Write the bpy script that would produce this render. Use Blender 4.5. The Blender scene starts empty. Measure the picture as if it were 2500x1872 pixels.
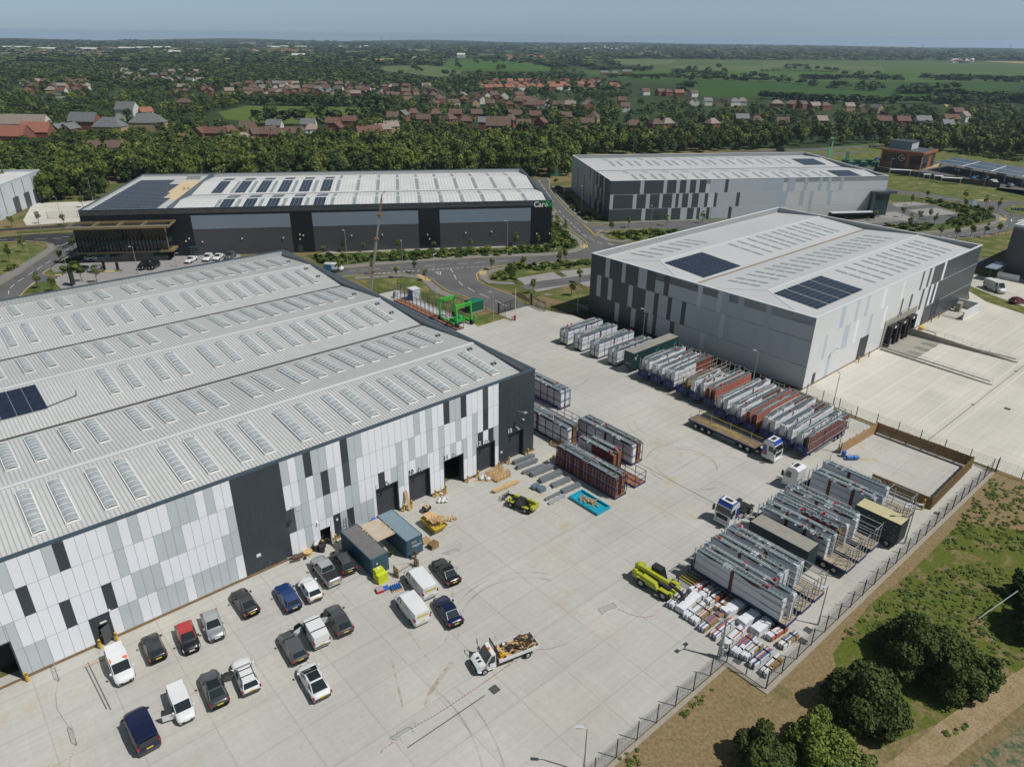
import bpy,math,random
import numpy as np
from mathutils import Vector,Matrix
from mathutils.geometry import tessellate_polygon
R=math.radians
S=bpy.context.scene
COL=S.collection
rnd=random.Random(7)
CH=55.0
F,PITCH,ROLL=1759.5,R(25.691),R(0.575)
fw=Vector((0,math.cos(PITCH),-math.sin(PITCH)))
rt0=Vector((1,0,0));up0=rt0.cross(fw)
rt=math.cos(ROLL)*rt0+math.sin(ROLL)*up0
up=-math.sin(ROLL)*rt0+math.cos(ROLL)*up0
cd=bpy.data.cameras.new('camera');cam=bpy.data.objects.new('camera',cd);COL.objects.link(cam)
cam.matrix_world=Matrix(((rt.x,up.x,-fw.x,0),(rt.y,up.y,-fw.y,0),(rt.z,up.z,-fw.z,CH),(0,0,0,1)))
cd.sensor_width=36;cd.lens=36*F/2500;cd.clip_start=1;cd.clip_end=60000
S.camera=cam
def gp(x,y,z=0.0):
 """the point of height z where a survey line of the photograph meets the ground"""
 d=fw*F+rt*(x-1250)-up*(y-936)
 t=(z-CH)/d.z
 return Vector((d.x*t,d.y*t,z))
K=640/2208
REG=dict(a=(0,0,K),b=(620,0,K),c=(1240,0,K),d=(1860,0,K),e=(0,400,K),f=(620,400,K),g=(1240,400,K),h=(1860,400,K),i=(0,860,K),j=(620,860,K),k=(1240,860,K),l=(1860,860,K),m=(0,1390,K),n=(620,1340,K),o=(1240,1390,K),p=(1860,1390,K),s=(0,420,480/2208),r=(2020,320,480/2208),w=(660,900,660/2208),N=(0,0,1))
def c(t,x,y,z=0.0):
 o=REG[t]
 return gp(o[0]+x*o[2],o[1]+y*o[2],z)
TH=R(41.0303)
U=Vector((math.cos(TH),math.sin(TH),0));V=Vector((-math.sin(TH),math.cos(TH),0))
O=Vector((3.207,91.696,0))
def uv(u,v,z=0.0):return O+U*u+V*v+Vector((0,0,z))
def to_uv(P):d=P-O;return d.dot(U),d.dot(V)
TC=R(8.7210)
UC=Vector((math.cos(TC),math.sin(TC),0));VC=Vector((-math.sin(TC),math.cos(TC),0))
OC=Vector((-114.22,189.33,0));OD=Vector((31.48,239.14,0))
MATS={}
def mat(name,col,rough=0.6,metal=0.0,var=0.0,scale=4.0,spec=None,bump=0.0,emit=None,var2=0.0,scale2=0.3):
 if name in MATS:return MATS[name]
 m=bpy.data.materials.new(name);m.use_nodes=True
 nt=m.node_tree;b=nt.nodes['Principled BSDF']
 b.inputs['Base Color'].default_value=(*col,1);b.inputs['Roughness'].default_value=rough
 b.inputs['Metallic'].default_value=metal
 if spec is not None:b.inputs['Specular IOR Level'].default_value=spec
 if var or bump or var2:
  tc=nt.nodes.new('ShaderNodeTexCoord')
  n=nt.nodes.new('ShaderNodeTexNoise');n.inputs['Scale'].default_value=scale;n.inputs['Detail'].default_value=6
  nt.links.new(tc.outputs['Object'],n.inputs['Vector'])
  if var or var2:
   mr=nt.nodes.new('ShaderNodeMapRange');mr.inputs['From Min'].default_value=.25;mr.inputs['From Max'].default_value=.75
   mr.inputs['To Min'].default_value=1-var;mr.inputs['To Max'].default_value=1+var
   nt.links.new(n.outputs['Fac'],mr.inputs['Value'])
   out=mr.outputs[0]
   if var2:
    n2=nt.nodes.new('ShaderNodeTexNoise');n2.inputs['Scale'].default_value=scale2;n2.inputs['Detail'].default_value=4
    nt.links.new(tc.outputs['Object'],n2.inputs['Vector'])
    m2=nt.nodes.new('ShaderNodeMapRange');m2.inputs['From Min'].default_value=.3;m2.inputs['From Max'].default_value=.7
    m2.inputs['To Min'].default_value=1-var2;m2.inputs['To Max'].default_value=1+var2
    nt.links.new(n2.outputs['Fac'],m2.inputs['Value'])
    mu=nt.nodes.new('ShaderNodeMath');mu.operation='MULTIPLY'
    nt.links.new(out,mu.inputs[0]);nt.links.new(m2.outputs[0],mu.inputs[1]);out=mu.outputs[0]
   vm=nt.nodes.new('ShaderNodeVectorMath');vm.operation='SCALE';vm.inputs[0].default_value=col
   nt.links.new(out,vm.inputs['Scale']);nt.links.new(vm.outputs[0],b.inputs['Base Color'])
  if bump:
   bp=nt.nodes.new('ShaderNodeBump');bp.inputs['Strength'].default_value=bump;bp.inputs['Distance'].default_value=.05
   nt.links.new(n.outputs['Fac'],bp.inputs['Height']);nt.links.new(bp.outputs[0],b.inputs['Normal'])
 MATS[name]=m
 return m
def N(nt,t,**kw):
 n=nt.nodes.new(t)
 for k,v in kw.items():
  if k in n.inputs:n.inputs[k].default_value=v
  else:setattr(n,k,v)
 return n
class MB:
 def __init__(s):s.v=[];s.f=[];s.m=[];s.M=None
 def add(s,vs,fs,mi=0):
  o=len(s.v)
  if s.M is not None:vs=[tuple(s.M@Vector(p))for p in vs]
  s.v+=[tuple(p)for p in vs];s.f+=[tuple(i+o for i in f)for f in fs];s.m+=[mi]*len(fs)
 def box(s,x0,x1,y0,y1,z0,z1,mi=0):
  s.add([(x0,y0,z0),(x1,y0,z0),(x1,y1,z0),(x0,y1,z0),(x0,y0,z1),(x1,y0,z1),(x1,y1,z1),(x0,y1,z1)],[(0,3,2,1),(4,5,6,7),(0,1,5,4),(1,2,6,5),(2,3,7,6),(3,0,4,7)],mi)
 def quad(s,a,b,c_,d,mi=0):s.add([a,b,c_,d],[(0,1,2,3)],mi)
 def prism(s,pts,z0,z1,mi=0,mside=None):
  n=len(pts)
  ar=sum(pts[i][0]*pts[(i+1)%n][1]-pts[(i+1)%n][0]*pts[i][1]for i in range(n))
  if ar<0:pts=pts[::-1]
  tri=tessellate_polygon([[Vector((p[0],p[1],0))for p in pts]])
  s.add([(p[0],p[1],z1)for p in pts],[tuple(reversed(t))if _cw(pts,t)else t for t in tri],mi)
  if z0 is not None:
   vs=[(p[0],p[1],z0)for p in pts]+[(p[0],p[1],z1)for p in pts]
   s.add(vs,[(i,(i+1)%n,n+(i+1)%n,n+i)for i in range(n)],mi if mside is None else mside)
 def cyl(s,p0,p1,r0,r1=None,n=8,mi=0,caps=True):
  r1=r0 if r1 is None else r1
  p0=Vector(p0);p1=Vector(p1);d=(p1-p0)
  if d.length<1e-6:return
  d.normalize();a=d.orthogonal().normalized();b=d.cross(a)
  vs=[]
  for P,r in((p0,r0),(p1,r1)):
   for i in range(n):
    t=2*math.pi*i/n;vs.append(P+a*(r*math.cos(t))+b*(r*math.sin(t)))
  fs=[(i,(i+1)%n,n+(i+1)%n,n+i)for i in range(n)]
  if caps:fs+=[tuple(range(n-1,-1,-1)),tuple(range(n,2*n))]
  s.add(vs,fs,mi)
 def bar(s,p0,p1,w,h=None,mi=0):
  """square-section bar between two points"""
  h=w if h is None else h
  p0=Vector(p0);p1=Vector(p1);d=(p1-p0).normalized()
  a=Vector((0,0,1)).cross(d)
  a=Vector((1,0,0))if a.length<1e-4 else a.normalized()
  b=d.cross(a)
  vs=[P+a*(i*w/2)+b*(j*h/2)for P in(p0,p1)for i,j in((-1,-1),(1,-1),(1,1),(-1,1))]
  s.add(vs,[(3,2,1,0),(4,5,6,7),(0,1,5,4),(1,2,6,5),(2,3,7,6),(3,0,4,7)],mi)
 def tube(s,pts,r,n=6,mi=0):
  for a,b in zip(pts,pts[1:]):s.cyl(a,b,r,r,n,mi)
 def build(s,name,mats,parent=None,smooth=False,kind=None):
  if not isinstance(mats,(list,tuple)):mats=[mats]
  me=bpy.data.meshes.new(name);me.from_pydata(s.v,[],s.f)
  for m in mats:me.materials.append(m)
  if s.f:
   me.polygons.foreach_set('material_index',np.array(s.m,dtype=np.int32))
   if smooth:me.polygons.foreach_set('use_smooth',np.ones(len(s.f),dtype=bool))
  me.update()
  o=bpy.data.objects.new(name,me);COL.objects.link(o)
  if parent is not None:o.parent=parent
  if kind:o['kind']=kind
  return o
def _cw(p,t):
 a,b,c_=(p[i]for i in t)
 return(b[0]-a[0])*(c_[1]-a[1])-(b[1]-a[1])*(c_[0]-a[0])<0
def thing(name,label,cat,loc=(0,0,0),rz=0.0,group=None):
 o=bpy.data.objects.new(name,None);o.empty_display_size=.5;COL.objects.link(o)
 o.location=loc;o.rotation_euler=(0,0,rz)
 return tag(o,label,cat,group)
def tag(o,label,cat,group=None):
 o['label']=label;o['category']=cat
 if group:o['group']=group
 return o
def part(o,label):o['label']=label;return o
def dup(root,loc=None,rz=None,label=None,group=None,scale=None,parent=None):
 r=root.copy();COL.objects.link(r)
 if parent is not None:r.parent=parent
 else:
  if loc is not None:r.location=loc
  if rz is not None:r.rotation_euler=(0,0,rz)
  if scale is not None:r.scale=(scale,)*3 if not hasattr(scale,'__len__')else scale
  if label:r['label']=label
  if group:r['group']=group
 for ch in root.children:dup(ch,parent=r)
 return r
def sheet(name,pts,z,m,thick=None,kind='structure'):
 b=MB();b.prism([(p[0],p[1])for p in pts],None if thick is None else z-thick,z)
 return b.build(name,m,kind=kind)
def strip(b,pts,w,z,mi=0,closed=False):
 """flat ribbon along a world polyline"""
 n=len(pts)
 L,Rr=[],[]
 for i,p in enumerate(pts):
  a=pts[i-1]if i else p;q=pts[i+1]if i<n-1 else p
  d=Vector((q[0]-a[0],q[1]-a[1])).normalized()
  L.append((p[0]-d.y*w/2,p[1]+d.x*w/2,z));Rr.append((p[0]+d.y*w/2,p[1]-d.x*w/2,z))
 for i in range(n-1):b.quad(Rr[i],Rr[i+1],L[i+1],L[i],mi)
def text(name,body,size,m,parent=None,loc=(0,0,0),rot=(0,0,0),ext=.04,align='LEFT',bold=0.0):
 cu=bpy.data.curves.new(name,'FONT');cu.body=body;cu.size=size;cu.extrude=ext;cu.align_x=align;cu.offset=bold
 t=bpy.data.objects.new(name+'_t',cu);COL.objects.link(t)
 dg=bpy.context.evaluated_depsgraph_get()
 me=bpy.data.meshes.new_from_object(t.evaluated_get(dg))
 bpy.data.objects.remove(t);bpy.data.curves.remove(cu)
 me.materials.clear();me.materials.append(m)
 o=bpy.data.objects.new(name,me);COL.objects.link(o)
 if parent:o.parent=parent
 o.location=loc;o.rotation_euler=rot
 return o
SUN_EL,SUN_AZ=R(56),math.atan2(-1.10,3.28)
w=bpy.data.worlds.new('World');S.world=w;w.use_nodes=True
nt=w.node_tree;bg=nt.nodes['Background']
sky=nt.nodes.new('ShaderNodeTexSky');sky.sky_type='NISHITA';sky.sun_disc=False
sky.sun_elevation=SUN_EL;sky.sun_rotation=math.pi/2-SUN_AZ
sky.altitude=50;sky.air_density=1.0;sky.dust_density=.4;sky.ozone_density=3.0
tcw=nt.nodes.new('ShaderNodeTexCoord');mxw=nt.nodes.new('ShaderNodeVectorMath');mxw.operation='MAXIMUM';mxw.inputs[1].default_value=(-2,-2,.012)
nt.links.new(tcw.outputs['Generated'],mxw.inputs[0]);nt.links.new(mxw.outputs[0],sky.inputs['Vector'])
bw=nt.nodes.new('ShaderNodeRGBToBW');nt.links.new(sky.outputs[0],bw.inputs[0])
tn=nt.nodes.new('ShaderNodeVectorMath');tn.operation='SCALE';tn.inputs[0].default_value=(.66,.91,1.13);nt.links.new(bw.outputs[0],tn.inputs['Scale'])
sm=nt.nodes.new('ShaderNodeMix');sm.data_type='RGBA';sm.inputs['Factor'].default_value=.93;nt.links.new(sky.outputs[0],sm.inputs['A']);nt.links.new(tn.outputs[0],sm.inputs['B'])
nt.links.new(sm.outputs['Result'],bg.inputs['Color']);bg.inputs['Strength'].default_value=0.075
sl=bpy.data.lights.new('sun','SUN');sl.energy=3.9;sl.angle=R(.53);sl.color=(1,.965,.91)
so=bpy.data.objects.new('sun',sl);COL.objects.link(so)
sd=Vector((math.cos(SUN_EL)*math.cos(SUN_AZ),math.cos(SUN_EL)*math.sin(SUN_AZ),math.sin(SUN_EL)))
so.rotation_euler=sd.to_track_quat('Z','Y').to_euler()
S.view_settings.view_transform='Standard';S.view_settings.look='None';S.view_settings.gamma=1
S.view_settings.exposure=0.04
S.cycles.max_bounces=6;S.cycles.volume_bounces=0;S.cycles.transparent_max_bounces=8
S.cycles.use_adaptive_sampling=True
def soil_grass(name,soil,grass,sc,thr,fine=12.0,tint=(1,1,1)):
 m=bpy.data.materials.new(name);m.use_nodes=True;nt=m.node_tree;b=nt.nodes['Principled BSDF']
 b.inputs['Roughness'].default_value=1;b.inputs['Specular IOR Level'].default_value=.1
 g=N(nt,'ShaderNodeNewGeometry')
 n1=N(nt,'ShaderNodeTexNoise',Scale=sc,Detail=9.0,Roughness=.68)
 n2=N(nt,'ShaderNodeTexNoise',Scale=fine,Detail=5.0,Roughness=.7)
 for n in(n1,n2):nt.links.new(g.outputs['Position'],n.inputs['Vector'])
 cr=N(nt,'ShaderNodeValToRGB');cr.color_ramp.elements[0].position=thr-.06;cr.color_ramp.elements[1].position=thr+.06
 cr.color_ramp.elements[0].color=(*soil,1);cr.color_ramp.elements[1].color=(*grass,1)
 nt.links.new(n1.outputs['Fac'],cr.inputs['Fac'])
 mr=N(nt,'ShaderNodeMapRange');mr.inputs['From Min'].default_value=.3;mr.inputs['From Max'].default_value=.7
 mr.inputs['To Min'].default_value=.62;mr.inputs['To Max'].default_value=1.38
 nt.links.new(n2.outputs['Fac'],mr.inputs['Value'])
 vm=N(nt,'ShaderNodeVectorMath',operation='SCALE')
 nt.links.new(cr.outputs[0],vm.inputs[0]);nt.links.new(mr.outputs[0],vm.inputs['Scale']);nt.links.new(vm.outputs[0],b.inputs['Base Color'])
 bp=N(nt,'ShaderNodeBump',Strength=.6,Distance=.12);nt.links.new(n2.outputs['Fac'],bp.inputs['Height']);nt.links.new(bp.outputs[0],b.inputs['Normal'])
 MATS[name]=m
 return m
M_rough=soil_grass('rough_ground',(.19,.145,.075),(.085,.105,.028),.055,.50,2.2)
M_soil=soil_grass('bare_soil',(.215,.160,.085),(.10,.115,.035),.10,.62,3.0)
M_weedy=soil_grass('weedy_soil',(.20,.15,.08),(.092,.112,.022),.42,.43,3.0)
M_verge=soil_grass('verge_grass',(.19,.17,.07),(.085,.115,.03),.25,.47,6)
M_plant=soil_grass('planting_ground',(.06,.075,.025),(.10,.13,.035),.6,.5,5)
M_dark=soil_grass('dark_strip',(.05,.04,.03),(.05,.055,.02),.5,.6,5)
M_track=soil_grass('dirt_track_soil',(.30,.225,.14),(.25,.19,.10),.5,.5,4)
M_crop=soil_grass('young_crop',(.20,.16,.10),(.05,.10,.055),1.2,.53,4)
M_lawn=mat('park_lawn',(.088,.125,.032),1,0,.12,.05,spec=.1,var2=.1,scale2=.01)
M_asph=mat('asphalt',(.112,.112,.110),.9,0,.10,3,spec=.2,var2=.15,scale2=.15)
M_asphd=mat('new_asphalt',(.040,.041,.045),.85,0,.10,3,spec=.2)
M_pave=mat('pavement_asphalt',(.20,.195,.185),.95,0,.10,2,spec=.2)
M_kerb=mat('kerb_stone',(.40,.33,.20),.9,0,.08,1)
M_paint=mat('road_paint',(.62,.62,.60),.8,0,.15,3)
M_block=mat('block_paving',(.27,.255,.25),.95,0,.08,3,spec=.2,var2=.06)
M_buff=mat('buff_tactile',(.42,.31,.14),.9,0,.1,2)
def concrete(name,base,joints,jv0,ju0,jv,ju,stains=True,lane=None):
 """yard concrete in the yard's own directions: slabs differ a little, saw-cut joints, brushed streaks, tyre arcs, rust runs"""
 m=bpy.data.materials.new(name);m.use_nodes=True;nt=m.node_tree;b=nt.nodes['Principled BSDF'];ln=nt.links.new
 b.inputs['Roughness'].default_value=.85;b.inputs['Specular IOR Level'].default_value=.25
 g=N(nt,'ShaderNodeNewGeometry')
 mp=N(nt,'ShaderNodeMapping',vector_type='TEXTURE');mp.inputs['Location'].default_value=O;mp.inputs['Rotation'].default_value=(0,0,TH)
 ln(g.outputs['Position'],mp.inputs['Vector'])
 sx=N(nt,'ShaderNodeSeparateXYZ');ln(mp.outputs[0],sx.inputs[0])
 def math_(op,a,b_=None,c_=None):
  n=N(nt,'ShaderNodeMath',operation=op)
  for i,q in enumerate((a,b_,c_)):
   if q is None:continue
   if isinstance(q,(int,float)):n.inputs[i].default_value=q
   else:ln(q,n.inputs[i])
  return n.outputs[0]
 def cell(co,off,per):
  t=math_('DIVIDE',math_('SUBTRACT',co,off),per)
  fl=math_('FLOOR',t)
  fr=math_('SUBTRACT',t,fl)
  d=math_('MULTIPLY',math_('MINIMUM',fr,math_('SUBTRACT',1.0,fr)),per)
  return fl,d
 fu,du=cell(sx.outputs[0],ju0,ju);fv,dv=cell(sx.outputs[1],jv0,jv)
 wn=N(nt,'ShaderNodeTexWhiteNoise',noise_dimensions='2D');cx=N(nt,'ShaderNodeCombineXYZ');ln(fu,cx.inputs[0]);ln(fv,cx.inputs[1]);ln(cx.outputs[0],wn.inputs['Vector'])
 slab=math_('MULTIPLY_ADD',wn.outputs['Value'],.06,.97)
 jd=math_('MINIMUM',du,dv)
 jm=N(nt,'ShaderNodeMapRange');jm.inputs['From Min'].default_value=.02;jm.inputs['From Max'].default_value=.09;jm.inputs['To Min'].default_value=joints;jm.inputs['To Max'].default_value=1;ln(jd,jm.inputs['Value'])
 def noise(vec,sc,det=5.0,ro=.6,sxyz=None):
  n=N(nt,'ShaderNodeTexNoise',Scale=sc,Detail=det,Roughness=ro)
  if sxyz:
   q=N(nt,'ShaderNodeVectorMath',operation='MULTIPLY');q.inputs[1].default_value=sxyz;ln(vec,q.inputs[0]);vec=q.outputs[0]
  ln(vec,n.inputs['Vector']);return n.outputs['Fac']
 def rng(v,a,b_,c_,d_):
  n=N(nt,'ShaderNodeMapRange');n.inputs['From Min'].default_value=a;n.inputs['From Max'].default_value=b_;n.inputs['To Min'].default_value=c_;n.inputs['To Max'].default_value=d_
  ln(v,n.inputs['Value']);return n.outputs[0]
 tone=math_('MULTIPLY',rng(noise(mp.outputs[0],.07,6),.3,.7,.90,1.10),rng(noise(mp.outputs[0],2.2,6,.7),.3,.7,.94,1.06))
 tone=math_('MULTIPLY',tone,rng(noise(mp.outputs[0],1.0,4,.6,(.06,1.6,1)),.3,.7,.95,1.05))
 tone=math_('MULTIPLY',tone,rng(noise(mp.outputs[0],1.0,4,.6,(1.6,.05,1)),.3,.7,.965,1.035))
 tone=math_('MULTIPLY',math_('MULTIPLY',tone,slab),jm.outputs[0])
 spots=rng(noise(mp.outputs[0],.9,8,.75),.64,.72,1.0,.80)
 tone=math_('MULTIPLY',tone,spots)
 vm=N(nt,'ShaderNodeVectorMath',operation='SCALE');vm.inputs[0].default_value=base;ln(tone,vm.inputs['Scale'])
 col=vm.outputs[0]
 if stains:
  mx=N(nt,'ShaderNodeMix',data_type='RGBA');ln(rng(noise(mp.outputs[0],.045,4,.55),.5,.66,0,.55),mx.inputs['Factor'])
  ln(col,mx.inputs['A'])
  v2=N(nt,'ShaderNodeVectorMath',operation='MULTIPLY');v2.inputs[1].default_value=(1.06,1.01,.92);ln(col,v2.inputs[0]);ln(v2.outputs[0],mx.inputs['B'])
  col=mx.outputs['Result']
  rust=math_('MULTIPLY',rng(noise(mp.outputs[0],.35,5,.65),.56,.68,0,1),rng(noise(mp.outputs[0],.035,2,.5),.50,.60,0,.6))
  mr=N(nt,'ShaderNodeMix',data_type='RGBA');ln(rust,mr.inputs['Factor']);ln(col,mr.inputs['A']);mr.inputs['B'].default_value=(.40,.29,.13,1)
  col=mr.outputs['Result']
 ln(col,b.inputs['Base Color'])
 bp=N(nt,'ShaderNodeBump',Strength=.15,Distance=.02);ln(noise(mp.outputs[0],6,4),bp.inputs['Height']);ln(bp.outputs[0],b.inputs['Normal'])
 MATS[name]=m
 return m
M_yard=concrete('yard_concrete',(.412,.402,.372),.84,-1.9,-47.6,5.05,5.6)
M_yardB=concrete('apron_concrete',(.50,.475,.42),1.10,-15.4,54.0,4.6,6.4,stains=False)
g=MB()
rim=[]
for i in range(65):
 a=R(-60+120*i/64);rr=7600-2300*min(1,abs(a)/R(38))**2
 rim.append((math.sin(a)*rr,math.cos(a)*rr))
pts=[(-6500,-900)]+[(-400-0,-900)]+[(6500,-900)]+rim[::-1]
g.prism(pts,None,-.06);g.build('ground',M_rough,kind='structure')
FLD=mat('far_land',(.040,.062,.026),1,0,.25,.004,spec=.05,var2=.3,scale2=.0012)
b=MB();far=[(-3500,420),(3500,420)]+[(x*.995,y*.995)for x,y in rim[::-1]]
b.prism(far,None,-.05);b.build('countryside_ground',FLD,kind='structure')
def UVs(l):return[uv(*p)for p in l]
sheet('yard',UVs([(-140,-41.8),(-12.4,-41.8),(-12.4,-46),(45.4,-46),(46.4,-43.5),(46.4,-37),(46.2,-26),(47.6,-16),(46.2,10),(45.4,36),(43,43),(42.6,47.6),(33.2,47.8),(33.2,43.3),(32.2,44.6),(25.1,44.6),(25.3,76),(20.5,76),(-.2,76),(-.2,1.5),(-140,1.5)]),0,M_yard)
sheet('service_yard',UVs([(47.2,-49),(47.0,-36),(47.4,-26),(48.8,-15.1),(126,-15.1),(150,-6),(165,-12),(170,-60),(110,-110),(47.5,-90)]),0.004,M_yardB)
sheet('planting_strip',UVs([(45.6,10),(46.4,-16),(47.4,-16),(49.8,-15),(49.8,37),(44,43)]),-.012,M_dark)
sheet('concrete_edge',UVs([(-140,-41.9),(-12.5,-41.9),(-12.5,-46.1),(45.4,-46.1),(46,-44),(46.4,-44),(46.2,-46.6),(-12.9,-46.6),(-12.9,-42.3),(-140,-42.3)]),.02,mat('edge_concrete',(.30,.27,.22),.9,0,.1,2),.1)
def PX(t,l):return[c(t,*p)for p in l]
sheet('bare_ground',UVs([(-90,-42.2),(-13,-42.2),(-13,-46.4),(46,-46.4),(60,-52),(60,-56),(-90,-58)]),-.03,M_soil)
sheet('weedy_ground',PX('p',[(600,700),(900,300),(1250,20),(1700,-420),(2600,-250),(2600,600),(1700,1200),(1000,1500),(700,1250)]),-.026,M_weedy)
sheet('dirt_track',PX('p',[(700,1800),(1100,1600),(1500,1280),(1900,1010),(2208,820),(2600,560),(2700,760),(2208,1120),(1750,1480),(1300,1850)]),-.022,M_track)
sheet('crop_field',PX('p',[(1500,1900),(1900,1530),(2208,1300),(2700,1000),(3200,1400),(2300,2200)]),-.02,M_crop)
M_roofA=mat('grey_roof_sheet',(.50,.505,.50),.5,0,.06,.8,spec=.35,var2=.08,scale2=.06)
M_rib=mat('roof_rib',(.39,.40,.40),.6)
M_roofB=mat('pale_grey_roof',(.46,.465,.47),.55,0,.03,.6,spec=.3,var2=.03,scale2=.06)
M_roofC=mat('off_white_roof',(.58,.58,.57),.6,0,.06,.8,var2=.06,scale2=.1)
M_slate=mat('slate_blue_trim',(.055,.080,.105),.4,0,.05,2)
M_anth=mat('anthracite_cladding',(.036,.046,.056),.42,0,.10,.5,spec=.5)
M_anth2=mat('anthracite_panel',(.060,.072,.080),.42,0,.06,.5)
M_white=mat('white_cladding',(.74,.755,.80),.42,0,.03,.4)
M_lgrey=mat('light_grey_cladding',(.47,.51,.535),.42,0,.03,.4)
M_lgrey2=mat('light_grey_cladding_lilac',(.43,.45,.49),.42,0,.03,.4)
M_seam=mat('panel_seam',(.14,.15,.16),.7)
M_black=mat('black_cladding',(.010,.012,.016),.35,0,.1,.5)
M_char=mat('charcoal_cladding',(.070,.072,.080),.45,0,.03,.4)
M_bluegrey=mat('blue_grey_cladding',(.20,.25,.31),.4,0,.03,.3)
M_silver=mat('silver_cladding',(.46,.50,.54),.42,0,.03,.3)
M_silver2=mat('pale_silver_cladding',(.60,.61,.62),.42,0,.03,.3)
M_blue2=mat('pale_blue_cladding',(.42,.48,.55),.42,0,.03,.3)
M_dgrey=mat('dark_grey_cladding',(.060,.070,.080),.42,0,.05,.3)
M_door=mat('dark_roller_door',(.040,.044,.054),.5,0,.04,1)
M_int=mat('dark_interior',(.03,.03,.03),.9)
M_gutter=mat('valley_gutter',(.07,.065,.06),.8)
M_cap=mat('white_metal_cap',(.60,.62,.64),.4)
M_pframe=mat('white_frame',(.70,.70,.68),.5)
M_sky1=mat('skylight_dome',(.36,.39,.405),.22,0,.22,1.3,spec=1.0)
M_skyf=mat('flat_rooflight',(.26,.30,.305),.35,0,.10,.8)
M_pv=mat('solar_panel_glass',(.016,.024,.045),.15,0,.15,.5,spec=.8)
M_pvf=mat('solar_frame',(.30,.33,.37),.5)
M_glass=mat('dark_glass',(.010,.016,.018),.06,0,0,1,spec=.9)
M_glassb=mat('blue_green_glass',(.020,.055,.060),.06,0,.3,.3,spec=.9)
M_gold=mat('bronze_trim',(.26,.20,.10),.4,.2,.05,1)
M_yel=mat('yellow_paint',(.62,.38,.02),.5)
M_blk=mat('black_rubber',(.012,.012,.013),.75)
M_gal=mat('galvanised_steel',(.40,.42,.43),.45,.35,.10,2)
M_conc=mat('plain_concrete',(.30,.28,.235),.9,0,.08,1,var2=.1,scale2=.3)
M_base=mat('brown_base_trim',(.21,.13,.06),.9,0,.15,2)
M_wood=mat('pale_timber',(.52,.35,.17),.8,0,.15,3)
M_wood2=mat('fence_timber',(.28,.18,.085),.85,0,.15,2)
def solar(parent,x0,x1,y0,y1,zf,nx,ny,gaps=(),name='solar_array',skip=None):
 """array of panels lying on a slope; zf gives the roof height at y"""
 b=MB();dx=(x1-x0)/nx;dy=(y1-y0)/ny
 b.add([(x0,y0,zf(y0)+.07),(x1,y0,zf(y0)+.07),(x1,y1,zf(y1)+.07),(x0,y1,zf(y1)+.07)],[(0,1,2,3)],1)
 for i in range(nx):
  for j in range(ny):
   if skip and skip(i,j):continue
   a0,a1=x0+i*dx+.035,x0+(i+1)*dx-.035;b0,b1=y0+j*dy+.035,y0+(j+1)*dy-.035
   z0,z1=zf(b0)+.13,zf(b1)+.13
   b.add([(a0,b0,z0),(a1,b0,z0),(a1,b1,z1),(a0,b1,z1)],[(0,1,2,3)],0)
 return b.build(name,[M_pv,M_pvf],parent)
def parapet(parent,x0,x1,y0,y1,zt,t,zi,mo,mi_,cap,sides='FBLR',low=None):
 """upstand round a roof: outer face is the wall, inner face ribbed sheet, a metal cap on top"""
 b=MB()
 def seg(a0,a1,b0,b1,ribs):
  b.box(a0,a1,b0,b1,zi,zt-.12,1);b.box(a0-.06,a1+.06,b0-.06,b1+.06,zt-.12,zt,2)
  for r in ribs:b.box(*r,zi+.1,zt-.14,0)
 if 'B' in sides:seg(x0,x1,y1-t,y1,[(x,x+.07,y1-t-.05,y1-t+.01)for x in np.arange(x0+.5,x1-.3,.6)])
 if 'F' in sides:seg(x0,x1,y0,y0+t,[])
 if 'R' in sides:seg(x1-t,x1,y0+t+.07,y1-t-.07,[(x1-t-.05,x1-t+.01,y,y+.07)for y in np.arange(y0+.5,y1-.5,.6)])
 if 'L' in sides:seg(x0,x0+t,y0+t+.07,y1-t-.07,[])
 return b.build('parapet',[mo,mi_,cap],parent)
A=thing('warehouse','large warehouse with ribbed grey roof and black, white and grey patchwork front','warehouse',O,TH)
HW,XL,DA=13.2,-112.0,80.3
RID=(13.4,40.1,66.9);VAL=(0.35,26.76,53.5,79.9);ZE,ZR=11.95,12.98
def zA(y):
 for i,r in enumerate(RID):
  a,b_=VAL[i],VAL[i+1]
  if y<=r and y>=a:return ZE+(ZR-ZE)*(y-a)/(r-a)
  if y>r and y<=b_:return ZE+(ZR-ZE)*(b_-y)/(b_-r)
 return ZE
b=MB()
XR=-.45
for i,r in enumerate(RID):
 for y0,y1 in((VAL[i],r),(r,VAL[i+1])):
  b.quad((XL,y0,zA(y0)),(XR,y0,zA(y0)),(XR,y1,zA(y1)),(XL,y1,zA(y1)),0)
  x=XR-.35
  while x>XL:
   z0,z1=zA(y0),zA(y1)
   b.add([(x,y0,z0),(x+.10,y0,z0),(x+.10,y1,z1),(x,y1,z1),(x,y0,z0+.05),(x+.10,y0,z0+.05),(x+.10,y1,z1+.05),(x,y1,z1+.05)],[(4,5,6,7),(1,2,6,5),(3,0,4,7)],1)
   x-=.42
 b.add([(XL,r-.35,ZR+.03),(XR,r-.35,ZR+.03),(XR,r,ZR+.09),(XL,r,ZR+.09),(XR,r+.35,ZR+.03),(XL,r+.35,ZR+.03)],[(0,1,2,3),(3,2,4,5)],2)
for v in VAL[1:3]:b.box(XL,XR,v-.22,v+.22,ZE-.1,ZE+.09,3)
b.build('roof',[M_roofA,M_rib,mat('ridge_cap',(.55,.56,.57),.5),M_gutter],A)
parapet(A,XL,0,0,DA,HW,.42,11.6,M_roofA,mat('parapet_lining',(.36,.375,.37),.6),M_slate,'BRF')
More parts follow.
